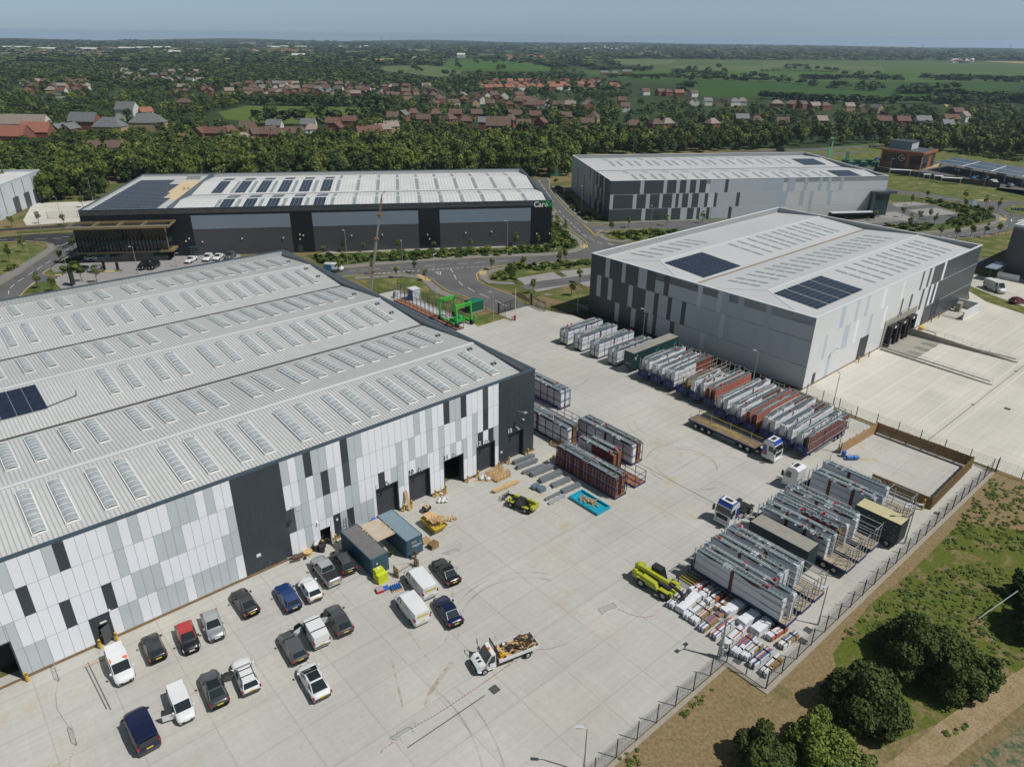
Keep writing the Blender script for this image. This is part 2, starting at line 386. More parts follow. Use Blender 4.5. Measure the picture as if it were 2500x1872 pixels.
for y in(6.2,11.8,20,33.5,38,46,60,65,73):
 for x in(-2.4,):
  b=MB();b.box(x-.3,x+.3,y-.02,y+.02,zA(y),zA(y)+.35,0);b.box(x-.3,x-.25,y-.3,y+.3,zA(y),zA(y)+.3,0);b.box(x+.25,x+.3,y-.3,y+.3,zA(y),zA(y)+.3,0);b.build('roof_anchor_point',M_seam,A)
US=[-4.1,-6.9,-9.7,-12.5,-15.2,-17.9,-20.7,-23.5,-26.2,-29.9,-32.7,-37.2,-39.9,-43.5,-46.3,-50.9,-53.7,-57.2,-60.0,-64.6,-67.4,-71.0,-73.7,-78.3,-81.0]
VS=[(3.7,11.5),(17.3,25.1),(30.7,38.3),(44.2,51.9),(57.2,65.0),(70.8,78.6)]
def rooflight(b,x,y0,y1):
 w_=.58;seg=8;L=y1-y0;h=.24
 z=lambda y:zA(y)
 b.add([(x-w_-.12,y0-.15,z(y0)+.06),(x+w_+.12,y0-.15,z(y0)+.06),(x+w_+.12,y1+.15,z(y1)+.06),(x-w_-.12,y1+.15,z(y1)+.06)],[(0,1,2,3)],1)
 for sx in(-1,1):
  for k in range(1):b.bar((x+sx*(w_+.04),y0,z(y0)+.12),(x+sx*(w_+.04),y1,z(y1)+.12),.10,.16,1)
 for yy in(y0,y1):b.bar((x-w_,yy,z(yy)+.12),(x+w_,yy,z(yy)+.12),.09,.16,1)
 A_=[math.pi*(1-q/6)for q in range(7)]
 for s_ in range(seg):
  a0,a1=y0+L*s_/seg,y0+L*(s_+1)/seg
  for e,(p_,q_)in enumerate(zip(A_,A_[1:])):
   X0,Z0,X1,Z1=x+w_*math.cos(p_),h*math.sin(p_),x+w_*math.cos(q_),h*math.sin(q_)
   b.add([(X0,a0+.03,z(a0)+.15+Z0),(X1,a0+.03,z(a0)+.15+Z1),(X1,a1-.03,z(a1)+.15+Z1),(X0,a1-.03,z(a1)+.15+Z0)],[(0,1,2,3)],0)
 for s_ in range(seg+1):
  a0=y0+L*s_/seg
  for p_,q_ in zip(A_,A_[1:]):
   X0,Z0,X1,Z1=x+w_*math.cos(p_)*1.02,h*math.sin(p_)+.02,x+w_*math.cos(q_)*1.02,h*math.sin(q_)+.02
   b.add([(X0,a0-.07,z(a0)+.15+Z0),(X1,a0-.07,z(a0)+.15+Z1),(X1,a0+.07,z(a0)+.15+Z1),(X0,a0+.07,z(a0)+.15+Z0)],[(0,1,2,3)],1)
nroof=0;rest=MB()
for r_i,(y0,y1)in enumerate(VS):
 for x in US:
  if r_i==2 and x<-50:continue
  if r_i<2 and x<-68:continue
  if nroof<100 and x>-61:
   q=MB();rooflight(q,x,y0,y1);q.build('rooflight',[M_sky1,M_pframe],A,smooth=False);nroof+=1
  else:rooflight(rest,x,y0,y1)
o=rest.build('rooflights_beyond',[M_sky1,M_pframe],A);o['kind']='stuff'
solar(A,-74,-54.0,31.6,38.9,zA,12,4)
b=MB();b.bar((-54,31.9,zA(31.9)+.15),(-50.6,32.9,zA(33)+.15),.12,.08);b.cyl((-50.6,32.9,zA(33)),(-50.4,33,zA(33)+.8),.07);b.build('cable_tray',M_seam,A)
colr={'W':1,'L':2,'M':3,'D':4}
rowsR={3:'WWMWWWDLLDWWLWLWWWWWWWWLLDWWLLDLWL',2:'WWDWLWWLWWLWLWWLWLWWWWWWLMWLDLWLWW',1:'LDWDLWLWLWLWWLLWWLLWDWWWLLWWLWWLLM',0:'WWWWWWWWWWWWWWWWWWWWWWLLLDLDWWWLWW'}
rowsL={3:'WWLWLLLWWWLWLWWWWDLWWWLWWWWW',2:'LWWWWWLLLWWWLWWWWWWWWDWWWWWW',1:'LLWWWWWWWLLLWWDWWWDWWWWLLWWW',0:'WLLLLLWLLLWWLLWDDWWWWLLLLWWW'}
ZB=(.28,3.42,6.62,9.86,13.02)
DOORS=[(-26.4,-23.2),(-21.6,-18.3),(-16.1,-12.8),(-10.6,-7.3),(-5.0,-1.9),(-69.5,-64.9)]
PD=[(-34.15,-32.75,2.15),(-58.15,-57.2,2.15)]
b=MB()
def cellA(x0,x1,z0,z1,m):
 """one facing panel, cut round the door openings"""
 for dx0,dx1,dz in[(a_,b__,4.5)for a_,b__ in DOORS[:5]]+[(-69.5,-64.9,4.72)]+PD:
  if x1<=dx0+.01 or x0>=dx1-.01 or z0>=dz:continue
  if x0<dx0:cellA(x0,dx0,z0,z1,m)
  if x1>dx1:cellA(dx1,x1,z0,z1,m)
  if z1>dz:cellA(max(x0,dx0),min(x1,dx1),dz,z1,m)
  return
 if x1-x0<.05 or z1-z0<.05:return
 g_=.014
 b.add([(x0+g_,-.02,z0+g_),(x1-g_,-.02,z0+g_),(x1-g_,-.02,z1-g_),(x0+g_,-.02,z1-g_)],[(0,1,2,3)],m)
def back(x0,x1,z0,z1):
 for dx0,dx1,dz in[(a_,b__,4.5)for a_,b__ in DOORS[:5]]+[(-69.5,-64.9,4.72)]+PD:
  if x1<=dx0+.01 or x0>=dx1-.01 or z0>=dz:continue
  if x0<dx0:back(x0,dx0,z0,z1)
  if x1>dx1:back(dx1,x1,z0,z1)
  if z1>dz:back(max(x0,dx0),min(x1,dx1),dz,z1)
  return
 if x1-x0<.02:return
 b.box(x0,x1,0.0,.25,z0,z1,0)
back(XL,0,0,12.9)
for z_i in range(4):
 z0,z1=ZB[z_i],ZB[z_i+1]
 for i in range(34):
  x1=-6.65-.917*i;cellA(x1-.917,x1,z0,z1,colr[rowsR[z_i][i]])
 for i in range(28):
  x1=-43.3-.907*i;cellA(x1-.907,x1,z0,z1,colr[rowsL[z_i][i]]if not(z_i<2 and i==23)else 2)
 for i in range(45):x1=-43.3-.907*28-.907*i;cellA(x1-.907,x1,z0,z1,1 if rnd.random()<.7 else 2)
for i in range(6):cellA(-37.83-.915*(i+1),-37.83-.915*i,ZB[0],ZB[4],4)
for i in range(7):cellA(-.95*(i+1),-.95*i,ZB[0],ZB[4],4)
for x0,x1,dz in[(a_,b__,4.5)for a_,b__ in DOORS[:5]]+[(-69.5,-64.9,4.72)]:
 b.box(x0-.01,x0+.12,-.03,.9,0,dz,4);b.box(x1-.12,x1+.01,-.03,.9,0,dz,4);b.box(x0+.12,x1-.12,-.03,.9,dz-.12,dz+.02,4)
b.box(XL,-.1,DA-.3,DA,0,11.7,0);b.box(-.3,0,.26,DA-.31,0,11.7,5);b.box(XL,XL+.3,.26,DA-.31,0,11.7,0)
for y in np.arange(1,DA-1,1.0):b.box(-.01,.02,y,y+.04,.2,12.9,0)
b.box(XL,-43.3,-.10,0,.03,.24,6)
for x0,x1 in((-43.3,-34.2),(-32.7,-26.5),(-23.1,-21.7),(-18.2,-16.2),(-12.7,-10.7),(-7.2,-5.1),(-1.8,.1)):b.box(x0,x1,-.12,0,.03,.24,6)
b.box(.0,.12,-.12,DA,.03,.24,6)
b.build('wall',[M_seam,M_white,M_lgrey,M_anth2,M_anth,M_anth,M_base],A)
for(x0,x1),num,dark in zip(DOORS[:5],('9','10','11','12','13'),(0,1,1,0,0)):
 opening=num=='11'
 q=MB()
 if opening:q.box(x0+.12,x1-.12,.5,.62,4.0,4.4,0)
 else:
  for k in range(14):q.box(x0+.12,x1-.12,.52,.60+.02*(k%2),.02+k*.31,.31+k*.31,0)
 q.build('roller_door_or_dark_panel',[M_door],A)
 text('bay_number',num,.85,M_anth2 if dark else M_pframe,A,(x0-.05,-.06,4.68),(R(90),0,0),.02,bold=.02)
 q=MB();q.box((x0+x1)/2-.1,(x0+x1)/2+.1,-.6,-.02,5.1,5.2,0);q.box((x0+x1)/2-.14,(x0+x1)/2+.14,-.75,-.45,4.98,5.1,0);q.build('door_lamp',M_gal,A)
q=MB();q.box(-69.4,-65,2.4,2.5,0,4.7);q.build('roller_door_or_dark_panel',M_int,A)  # open bay: near-black panel set inside, interior shade put into its colour
q=MB();q.box(-34,-32.9,.9,1.0,0,2.15,0);q.build('doorway_dark_panel',M_int,A)  # near-black sheet painted to give the darkness inside the open doorway
q=MB();q.M=Matrix.Translation((-32.78,-.02,0))@Matrix.Rotation(R(62),4,'Z');q.box(-.95,0,-.03,.03,.03,2.1,0);q.box(-.88,-.8,-.06,-.03,1,1.1,1);q.build('personnel_door',[M_silver2,M_blk],A)
q=MB();q.M=Matrix.Translation((-57.22,-.04,0))@Matrix.Rotation(R(28),4,'Z');q.box(-.92,0,-.03,.03,.03,2.1,0);q.build('personnel_door',[M_char],A)
q=MB();q.box(-57.9,-57.3,-.12,-.03,2.42,2.56,0);q.build('lamp',M_pframe,A)
q=MB();q.box(-32.0,-31.75,-.05,-.03,2.5,2.8,0);q.box(-41.9,-41.4,-.05,-.03,2.2,2.6,0);q.box(-6.3,-5.95,-.05,-.03,1.9,2.2,0);q.build('notice_plate',M_pframe,A)
for x,z in((-37.2,6.9),(-3.2,7.6)):
 q=MB();q.bar((x,-.02,z),(x+.2,-1.3,z+.25),.07);q.box(x-.05,x+.5,-1.6,-1.2,z+.2,z+.32,0);q.build('wall_floodlight',M_gal,A)
for x,z in((-34.4,3.3),(-2.2,5.9),(-56.8,3.5)):
 q=MB();q.box(x-.08,x+.08,-.3,-.02,z,z+.16);q.build('security_camera',M_pframe,A)
B_=thing('warehouse','pale grey warehouse right of the yard, its left end charcoal with pale strips','warehouse',uv(49.8,-15,0),TH)
WB,DB,HB=74.5,51.4,13.25
E0,E1,RZ=11.9,12.9,12.9
rb=(13.8,39.1);vb=26.5;yb=(.3,vb,DB-.3)
def zB(y):
 if y<=rb[0]:return E0+(RZ-E0)*(y-.3)/(rb[0]-.3)
 if y<=vb:return E0+(RZ-E0)*(vb-y)/(vb-rb[0])
 if y<=rb[1]:return E0+(RZ-E0)*(y-vb)/(rb[1]-vb)
 return E0+(RZ-E0)*(DB-.3-y)/(DB-.3-rb[1])
b=MB()
for y0,r_,y1 in((.3,rb[0],vb),(vb,rb[1],DB-.3)):
 xh=7.8
 b.quad((.3,y0,E0),(WB-.3,y0,E0),(WB-.3,r_,RZ),(xh,r_,RZ),0)
 b.quad((.3,y1,E0),(xh,r_,RZ),(WB-.3,r_,RZ),(WB-.3,y1,E0),0)
 b.add([(.3,y0,E0),(xh,r_,RZ),(.3,y1,E0)],[(0,1,2)],0)
 b.bar((xh,r_,RZ+.03),(WB-.3,r_,RZ+.03),.25,.08,1)
 b.bar((.3,y0,E0+.03),(xh,r_,RZ+.03),.2,.06,1);b.bar((.3,y1,E0+.03),(xh,r_,RZ+.03),.2,.06,1)
b.box(.3,WB-.3,vb-.2,vb+.2,E0-.1,E0+.07,2)
b.build('roof',[M_roofB,M_cap,M_base],B_)
parapet(B_,0,WB,0,DB,HB,.35,11.6,M_rib,mat('parapet_lining_grey',(.33,.34,.34),.6),M_cap,'BRFL')
b=MB()
def flatlight(b,x,y0,y1,zf,dx=-1.9,n=3,w_=.42):
 L=(y1-y0)/n
 for i in range(n):
  a0=y0+L*i+.15;a1=y0+L*(i+1)-.15
  for k in range(2):
   c0=a0+(a1-a0)*k/2;c1=a0+(a1-a0)*(k+1)/2-.06
   sh=lambda y:x
   b.add([(sh(c0)-w_,c0,zf(c0)+.05),(sh(c0)+w_,c0,zf(c0)+.05),(sh(c1)+w_,c1,zf(c1)+.05),(sh(c1)-w_,c1,zf(c1)+.05)],[(0,1,2,3)],0)
def lights(parent,xs,y0,y1,zf,n=3,name='rooflight',w_=.42):
 for x in xs:
  q=MB();flatlight(q,x,y0,y1,zf,n=n,w_=w_);q.build(name,[M_skyf],parent)
lights(B_,[9.6,12.5,16.3,19.1,22.8,25.8,28.8],42.1,48.7,zB)
lights(B_,[31.2,34.9,38.8,42.6,45.5,49.3,52.2,56.0,58.9,62.6,65.4],29.0,38.3,zB)
lights(B_,[9.4,12.2,16,18.9,22.5,25.4,28.4,32.2,35.2,39,42,45.8,48.8,52.6,55.6,59.4,62.4,66.2],16.3,23.5,zB)
lights(B_,[30.6,34.4,38.2,41.9,44.8,48.6,51.4,55.2,58.1,61.9,64.9,68],3.8,12.5,zB)
for k in range(3):solar(B_,7.4+k*4.4,11.5+k*4.4,27.6,37.6,zB,4,10 if k else 9)
for k in range(4):solar(B_,7.2+k*4.4,11.1+k*4.4,3.5,12.2,zB,4,8)
def wallbox(parent,w_,d,h,base,cells_,extra=(),mats=None,name='wall'):
 """four walls; cells_: (side, a0, a1, z0, z1, material index)"""
 b=MB();t=.25
 b.box(0,w_,0,t,0,h,0);b.box(0,w_,d-t,d,0,h,0);b.box(0,t,t,d-t,0,h,0);b.box(w_-t,w_,t,d-t,0,h,0)
 for side,a0,a1,z0,z1,m in cells_:
  if side=='F':b.box(a0,a1,-.02-.004*(m%3),0,z0,z1,m)
  elif side=='L':b.box(-.02-.004*(m%3),0,a0,a1,z0,z1,m)
  elif side=='R':b.box(w_,w_+.02+.004*(m%3),a0,a1,z0,z1,m)
  else:b.box(a0,a1,d,d+.02,z0,z1,m)
 for e in extra:b.box(*e)
 return b.build(name,mats,parent)
ML=[M_silver,M_anth2,M_lgrey,M_silver2,M_blue2,M_cap,M_char,M_base,M_white]
Z1,Z2,Z3=4.22,8.95,13.13
cl=[('L',33.6,51.4,0,13.13,1),('L',32.6,33.6,0,8.95,1),('L',36,38.2,8.95,13.13,1)]
cl=[('L',35.9,51.4,Z2,Z3,1),('L',33.6,51.4,0,Z2,1)]
for v0,v1,r_ in((32.2,31.0,3),(27.6,26.6,3),(23.2,21.0,3),(34.4,33.2,2),(31.1,30.0,2),(25.5,24.3,2),(28.8,27.6,1),(24.3,23.1,1),(19.8,18.6,1)):
 pass
def band(v0,v1,z0,z1,m):cl.append(('L',v1+15,v0+15,z0,z1,m))
cl=[]
for z0,z1,vend in((Z2,Z3,18.8),(Z1,Z2,17.6),(0,Z1,17.6)):
 band(36.4,vend,z0,z1-.03,1)
LP=[]
for v0,v1,z0,z1 in((32.2,31.0,Z2,Z3),(27.6,26.6,Z2,Z3),(23.2,21.0,Z2,Z3),(34.4,33.2,Z1,Z2),(31.1,30.0,Z1,Z2),(25.5,24.3,Z1,Z2),(20.9,18.7,Z1,Z2),(28.8,27.6,0,Z1),(24.3,23.1,0,Z1),(19.8,18.5,0,Z1)):
 band(v0,v1,z0,z1-.03,2)
for v0,v1,z0,z1 in((16.6,15.4,Z2,Z3),(15.3,14.3,Z1,Z2),(11.9,10.9,Z1,Z2),(14.2,13.1,0,Z1)):band(v0,v1,z0,z1-.03,1)
for v0,v1,z0,z1 in((8.7,7.6,Z2,Z3),(4.2,3.2,Z2,Z3),(3.0,2.1,Z1,Z2),(6.9,5.9,0,Z1)):band(v0,v1,z0,z1-.03,3)
for v0,v1,z0,z1 in((3.2,1.8,Z2,Z3),(-.1,-1.4,Z2,Z3),(-5.8,-6.9,Z2,Z3),(2.1,.9,Z1,Z2),(-3.6,-4.7,Z1,Z2),(-6.9,-8,Z1,Z2),(-10.2,-11.4,Z1,Z2),(-2,-3.1,0,Z1)):band(v0,v1,z0,z1-.03,4)
def fr(u0,u1,z0,z1,m):cl.append(('F',u0-49.8,u1-49.8,z0,z1-.03,m))
for u0,u1,z0,z1 in((49.8,95.7,Z2,Z3),(49.8,97.9,Z1,Z2),(49.8,98,0,Z1)):fr(u0+.02,u1,z0,z1,3)
for u0,u1 in((92.4,93.3),(95.7,96.8),(98.1,103.4),(104.5,124.2)):fr(u0,u1,Z2,Z3,1)
fr(96.8,98.1,Z2,Z3,3);fr(103.4,104.5,Z2,Z3,8)
for u0,u1 in((84.9,85.7),(89.0,90.0),(94.6,95.7),(97.9,99.0),(100.2,101.6),(102.5,124.2)):fr(u0,u1,Z1,Z2,1)
fr(99.0,100.2,Z1,Z2,8);fr(101.6,102.5,Z1,Z2,8)
fr(98,124.2,0,Z1,1);fr(95.4,96.0,0,Z1,8)
for u0,u1,z0,z1 in((58.9,60.4,Z2,Z3),(64.5,65.5,Z2,Z3),(68.4,69.5,Z2,Z3),(61.5,63.6,Z1,Z2),(54.6,55.5,Z1,Z2),(71.5,72.5,Z1,Z2),(57,58.2,0,Z1)):fr(u0,u1,z0,z1,4)
for u0,u1,z0,z1 in((75.1,76.5,Z2,Z3),(83.7,84.4,Z2,Z3),(77.5,78.6,Z1,Z2),(66,67,Z1,Z2)):fr(u0,u1,z0,z1,8)
for z in(Z1,Z2):
 cl.append(('F',0,WB,z-.02,z+.06,5));cl.append(('L',0,DB,z-.02,z+.04,6))
fr(79.1,94,0,5.9,5)if False else None
wallbox(B_,WB,DB,12.9,0,cl,[(-.02,WB,-.10,-.03,0,.2,7)],ML)
b=MB();b.box(79.2-49.8,93.7-49.8,-.16,-.05,-.0,5.6,0);b.build('dock_surround',M_conc,B_)
for k in range(3):
 x=80.4-49.8+k*4.2
 q=MB();q.box(x,x+3.4,-1.1,-.17,3.7,4.3,0);q.box(x,x+.7,-1.1,-.17,.1,3.7,0);q.box(x+2.7,x+3.4,-1.1,-.17,.1,3.7,0);q.box(x+.7,x+2.7,-.35,-.17,1.1,3.7,1);q.box(x+.5,x+2.9,-.6,-.17,0,1.1,2)
 q.box(x+1.35,x+2.05,-1.13,-1.1,3.8,4.2,3);q.build('dock_shelter',[M_blk,M_door,M_conc,M_pframe],B_)
for u0,u1,z1 in((69.2,72.7,4.55),(102.6,105.8,4.6)):
 q=MB()
 for k in range(14):q.box(u0-49.8,u1-49.8,-.06-.015*(k%2),-.03,.03+k*z1/14,(k+1)*z1/14,0)
 q.build('roller_door_or_dark_panel',M_door,B_)
for u0,u1 in((52.6,53.6),(98.2,99.2)):
 q=MB();q.box(u0-49.8,u1-49.8,-.07,-.03,.1,2.2);q.build('personnel_door',M_door,B_)
for u_,z in((58,5.2),(86.2,6.4),(84.6,6.2)):
 q=MB();q.bar((u_-49.8,-.03,z-.6),(u_-49.8+.1,-.8,z+.6),.06);q.box(u_-49.8,u_-49.2,-1.1,-.8,z+.55,z+.65);q.build('wall_lamp',M_gal,B_)
q=MB();q.box(-.15,3-.2,0,1.2,0,.12)if False else None
C_=thing('warehouse','long black warehouse with three charcoal and blue-grey bays, solar panels on its off-white roof','warehouse',OC,TC)
WC,DC,HC=126.7,55.3,12.95
def zC(y):
 for a_,r_,b__ in((.3,13.0,23.5),(23.5,41.5,55.0)):
  if a_<=y<=r_:return 11.7+(y-a_)/(r_-a_)*.95
  if r_<y<=b__:return 11.7+(b__-y)/(b__-r_)*.95
 return 11.7
b=MB()
for a_,r_,b__ in((.3,13.0,23.5),(23.5,41.5,55.0)):
 for y0,y1 in((a_,r_),(r_,b__)):
  b.quad((22.4,y0,zC(y0)),(WC-.3,y0,zC(y0)),(WC-.3,y1,zC(y1)),(22.4,y1,zC(y1)),0)
  for x in np.arange(23,WC-1,1.0):
   b.add([(x,y0,zC(y0)+.04),(x+.1,y0,zC(y0)+.04),(x+.1,y1,zC(y1)+.04),(x,y1,zC(y1)+.04)],[(0,1,2,3)],2)
b.box(22.4,WC-.3,23.3,23.7,11.6,11.8,1)
b.quad((.3,.3,12.1),(22.2,.3,12.1),(22.2,DC-.3,12.1),(.3,DC-.3,12.1),3)
b.quad((13,16,12.11),(21,16,12.11),(21,46,12.11),(15,46,12.11),4)
b.box(22.1,22.4,.4,DC-.4,11.7,13.25,5)
b.build('roof',[M_roofC,M_gutter,M_rib,mat('flat_roof_membrane',(.42,.43,.42),.8,0,.05,.5),mat('tan_roof_membrane',(.55,.43,.27),.9,0,.05,.5),M_slate],C_)
parapet(C_,0,WC,0,DC,HC,.35,11.5,M_rib,mat('parapet_lining_pale',(.42,.43,.43),.6),M_slate,'BRFL')
for y0,y1,n in((25.6,40.6,3),(2.4,12.5,2)):
 lights(C_,list(np.arange(64.6,124,6.15))+[33.4,38.8,45,51.3,57.6],y0,y1,zC,n=2,w_=.5)
lights(C_,list(np.arange(64.6,124,6.15)),44,53,zC,n=2,w_=.4);lights(C_,list(np.arange(64.6,124,6.15)),14,22,zC,n=2,w_=.4)
for x in(27.6,34.3,40.5,46.8,53.1,59.5):
 solar(C_,x,x+3.1,25.8,40.8,zC,3,8);solar(C_,x,x+3.1,43.6,48,zC,3,3)
 if x>30:solar(C_,x,x+3.1,2.2,12.3,zC,3,6);solar(C_,x,x+3.1,15,20.8,zC,3,3)
for k in range(23):
 y=1.6+k*1.98;x1=18.9 if y<16 else(13.5 if y<17 else 16.6)
 if 16<=y<38:x1=17.2-(y-16)*.1 if y<34 else 16.2
 if y>=38:x1=13
 q=MB();n=int((x1-1.6)/1.05)
 for i in range(n):
  q.add([(1.6+i*1.05,y,12.22),(2.5+i*1.05,y,12.22),(2.5+i*1.05,y+1.62,12.38),(1.6+i*1.05,y+1.62,12.38)],[(0,1,2,3)],0)
 q.box(1.5,1.6+n*1.05,y+1.68,y+1.84,12.1,12.40,1);q.build('solar_row',[M_pv,M_pvf],C_)
q=MB();q.box(15.5,19.5,48.4,50.2,12.1,13.3);q.box(16.2,17.8,50.3,51.6,12.1,13.0);q.build('roof_plant',M_gal,C_)
q=MB();q.cyl((19,30,12.1),(19,30,12.9),.35,.35,10);q.cyl((19.9,31.2,12.1),(19.9,31.2,12.8),.3,.3,10);q.build('roof_cowl',mat('bright_steel',(.7,.7,.7),.2,.9),C_)
ML2=[M_black,M_char,M_bluegrey,M_seam]
cl=[]
for x0,x1 in((27.7,53.5),(59.4,88.4),(94.4,120.5)):cl+=[('F',x0,x1,0,7.05,1),('F',x0,x1,7.16,10.9,2)]
wallbox(C_,WC,DC,12.8,0,cl,[],ML2)
for x,z in((29.5,3.6),(26.2,4.6),(25.3,3.9),(40,4.2),(51,4.1),(55.4,3.6),(55.5,4.9),(56.4,4.6),(69.5,4.2),(78,4.2),(90.7,3.9),(91.2,2.6),(101.6,4.1),(109,4.2),(122.2,3.3),(126,3.2)):
 q=MB();q.box(x,x+.3,-.35,-.03,z,z+.28);q.build('wall_lamp',M_pframe,C_)
q=MB();q.box(54.7,56,-.06,-.03,.2,2.1);q.box(26,28,-.06,-.03,.1,2.4);q.box(26.0,28.4,-1,-.03,2.5,2.7);q.build('personnel_door',M_glassb,C_)
s1=text('sign_lettering','Care',2.05,M_pframe,C_,(121.3,-.1,11.15),(R(90),0,0),.05,bold=.05)
M_green=mat('sign_green',(.02,.42,.08),.5)
s2=text('sign_lettering','Co',2.05,M_green,C_,(124.55,-.1,11.15),(R(90),0,0),.05,bold=.05)
q=MB();P_=[(122.9,12.62),(123.9,12.72),(124.7,12.62),(125.5,12.9)]
for(xa,za),(xb,zb)in zip(P_,P_[1:]):q.bar((xa,-.1,za),(xb,-.1,zb),.08,.09)
q.build('sign_swoosh',M_green,C_)
q=MB()
ox0,ox1,oy=-.9,22.6,-4.6
q.box(ox0+.5,ox1-.6,oy+.35,-.04,2.9,9.5,0)
q.box(ox0+.9,ox1-1.6,oy+.8,-.04,0,2.75,4)
for x in np.arange(ox0+.5,ox1-.5,.93):
 q.box(x,x+.07,oy+.0,oy+.33,2.9,9.5,2)
for z in(4.55,6.05,7.4):q.box(ox0+.5,ox1-.6,oy+.30,oy+.34,z,z+(.9 if z<5 else .12),1 if z<5 else 2)
q.box(ox0+.5,ox1-.6,oy+.31,oy+.345,4.6,5.5,1)
q.box(ox1-.6,ox1-.55,oy+.4,-.1,4.6,5.5,1)
q.box(ox0,ox1+.6,oy-.2,-.03,2.45,2.9,3)
q.box(ox0+.4,ox0+.55,oy,oy+.35,2.9,9.5,2);q.box(ox1-.7,ox1-.5,oy,oy+.35,2.9,9.5,3)
q.build('office_glazing',[M_glass,M_glassb,mat('bronze_fin',(.035,.030,.022),.5,.2),M_gold,M_glass],C_)
q=MB()
zt=9.5
q.box(ox0-.8,ox1+1.2,oy-2.4,oy-.9,zt,zt+.35,1)
q.box(ox0-.8,ox1+1.2,oy-2.5,oy-2.4,zt-.1,zt+.42,0);q.box(ox0-.8,ox1+1.2,oy-.9,oy-.7,zt-.1,zt+.42,0)
q.box(ox0-.8,ox1+1.2,-.5,-.05,zt,zt+.42,0)
for x in(ox0-.8,ox0+5.2,ox0+11.2,ox0+17.2,ox1+.8):q.box(x,x+.4,oy-.7,-.5,zt,zt+.4,0)
q.build('office_canopy',[M_gold,mat('canopy_top',(.17,.155,.125),.7)],C_)
q=MB();q.box(2.6,6.4,oy+.74,oy+.79,.1,2.7,0);q.box(9.5,11.4,oy+.74,oy+.79,.1,2.7,0);q.box(17.3,21,oy+.74,oy+.79,.1,2.7,0);q.build('shop_window',M_glassb,C_)
q=MB();q.box(ox0+.9,2.5,oy+.72,oy+.78,0,2.75,0);q.build('sign_wall',M_black,C_)
s3=text('sign_lettering','CareCo',1.0,M_pframe,C_,(.15,oy+.69,.85),(R(90),0,0),.03,bold=.03)
q=MB();q.bar((1.2,oy+.69,1.95),(2.0,oy+.69,2.02),.05,.06);q.bar((2.0,oy+.69,2.02),(2.7,oy+.69,2.2),.05,.06);q.build('sign_swoosh',M_pframe,C_)
D_=thing('warehouse','silver-grey warehouse behind the middle road, its left half charcoal with narrow pale upright strips','warehouse',OD,TC)
WD,DD,HD=98.3,56.3,13.17
def zD(y):
 for a_,r_,b__ in((.3,14.0,26.5),(26.5,42.5,56.0)):
  if a_<=y<=r_:return 11.9+(y-a_)/(r_-a_)*1.0
  if r_<y<=b__:return 11.9+(b__-y)/(b__-r_)*1.0
 return 11.9
b=MB()
for a_,r_,b__ in((.3,14.0,26.5),(26.5,42.5,56.0)):
 for y0,y1 in((a_,r_),(r_,b__)):
  b.quad((8 if y1==r_ else .3,y0,11.9)if False else(.3,y0,zD(y0)),(WD-.3,y0,zD(y0)),(WD-.3,y1,zD(y1)),(.3,y1,zD(y1)),0)
 b.bar((7.8,r_,12.95),(WD-.3,r_,12.95),.22,.08,1)
b.box(.3,WD-.3,26.3,26.7,11.8,12.0,2)
b.build('roof',[M_roofB,M_cap,M_gutter],D_)
parapet(D_,0,WD,0,DD,HD,.35,11.6,M_rib,mat('parapet_lining_grey',(.33,.34,.34),.6),M_cap,'BRFL')
xs=[10.8,13.7,17.7,20.6,25.2,28,32.6,35.4,40,42.9,47.4,50.2,54.8,57.6,62,65,69.5,72.4,77,80]
lights(D_,xs,33.4,41.8,zD,n=2,w_=.45);lights(D_,[x for x in xs if x<82],5.8,13.2,zD,n=2,w_=.45)
lights(D_,xs[::2],44.5,52,zD,n=2,w_=.4);lights(D_,xs[::2],16,23,zD,n=2,w_=.4)
solar(D_,84,93,30.5,41,zD,10,6);solar(D_,83,91.5,3.6,13.4,zD,9,6)
q1,q2,q3=3.9,8.65,13.05
ML3=[M_silver2,M_dgrey,M_lgrey,M_blue2,M_silver,M_cap,M_white,M_base]
cl=[]
def f3(rows,z0,z1,m):
 for x0,x1 in rows:cl.append(('F',x0,x1,z0,z1-.03,m))
f3([(0,10),(11.3,17.9),(19.1,22.3),(23.5,25.7),(27,29.1),(30.3,32.6),(39.2,40.4)],q2,q3,1);f3([(10,11.3),(17.9,19.1),(22.3,23.5),(25.7,27),(29.1,30.3)],q2,q3,2)
f3([(1.1,7.8),(9.1,12.3),(13.6,16.9),(18,21.3),(22.5,23.6),(24.8,26.9),(28.2,30.5),(32.6,33.8),(36,37),(43.8,45)],q1,q2,1);f3([(0,1.1),(7.8,9.1),(12.3,13.6),(16.9,18),(21.3,22.5),(23.6,24.8),(26.9,28.2),(30.5,32.6)],q1,q2,2)
f3([(0,11.2),(12.5,20.3),(21.4,24.7),(27,29.3),(30.4,31.5),(33.8,34.9),(41.6,42.8)],0,q1,1);f3([(11.2,12.5),(20.3,21.4),(24.7,27),(29.3,30.4),(31.5,33.8)],0,q1,2)
f3([(52.6,60),(61.5,64.2),(67.4,68.8),(72.8,74),(76,77.2),(80.5,81.8)],q2,q3,3);f3([(58.1,62),(66.8,68.2),(70.3,71.6),(77,78.3),(48,50)],q1,q2,3);f3([(58.5,60.5),(70.5,71.6),(50,52)],0,q1,3)
f3([(34.9,52.6)],q2,q3,2)if False else None
f3([(34,39.2),(40.4,52.6)],q2,q3,4);f3([(37,43.8),(45,58.1)],q1,q2,4);f3([(34.9,41.6),(42.8,58.5)],0,q1,4)
for z in(q1,q2):cl.append(('F',0,WD,z-.03,z+.05,5))
cl.append(('L',0,DD,0,q3,4))
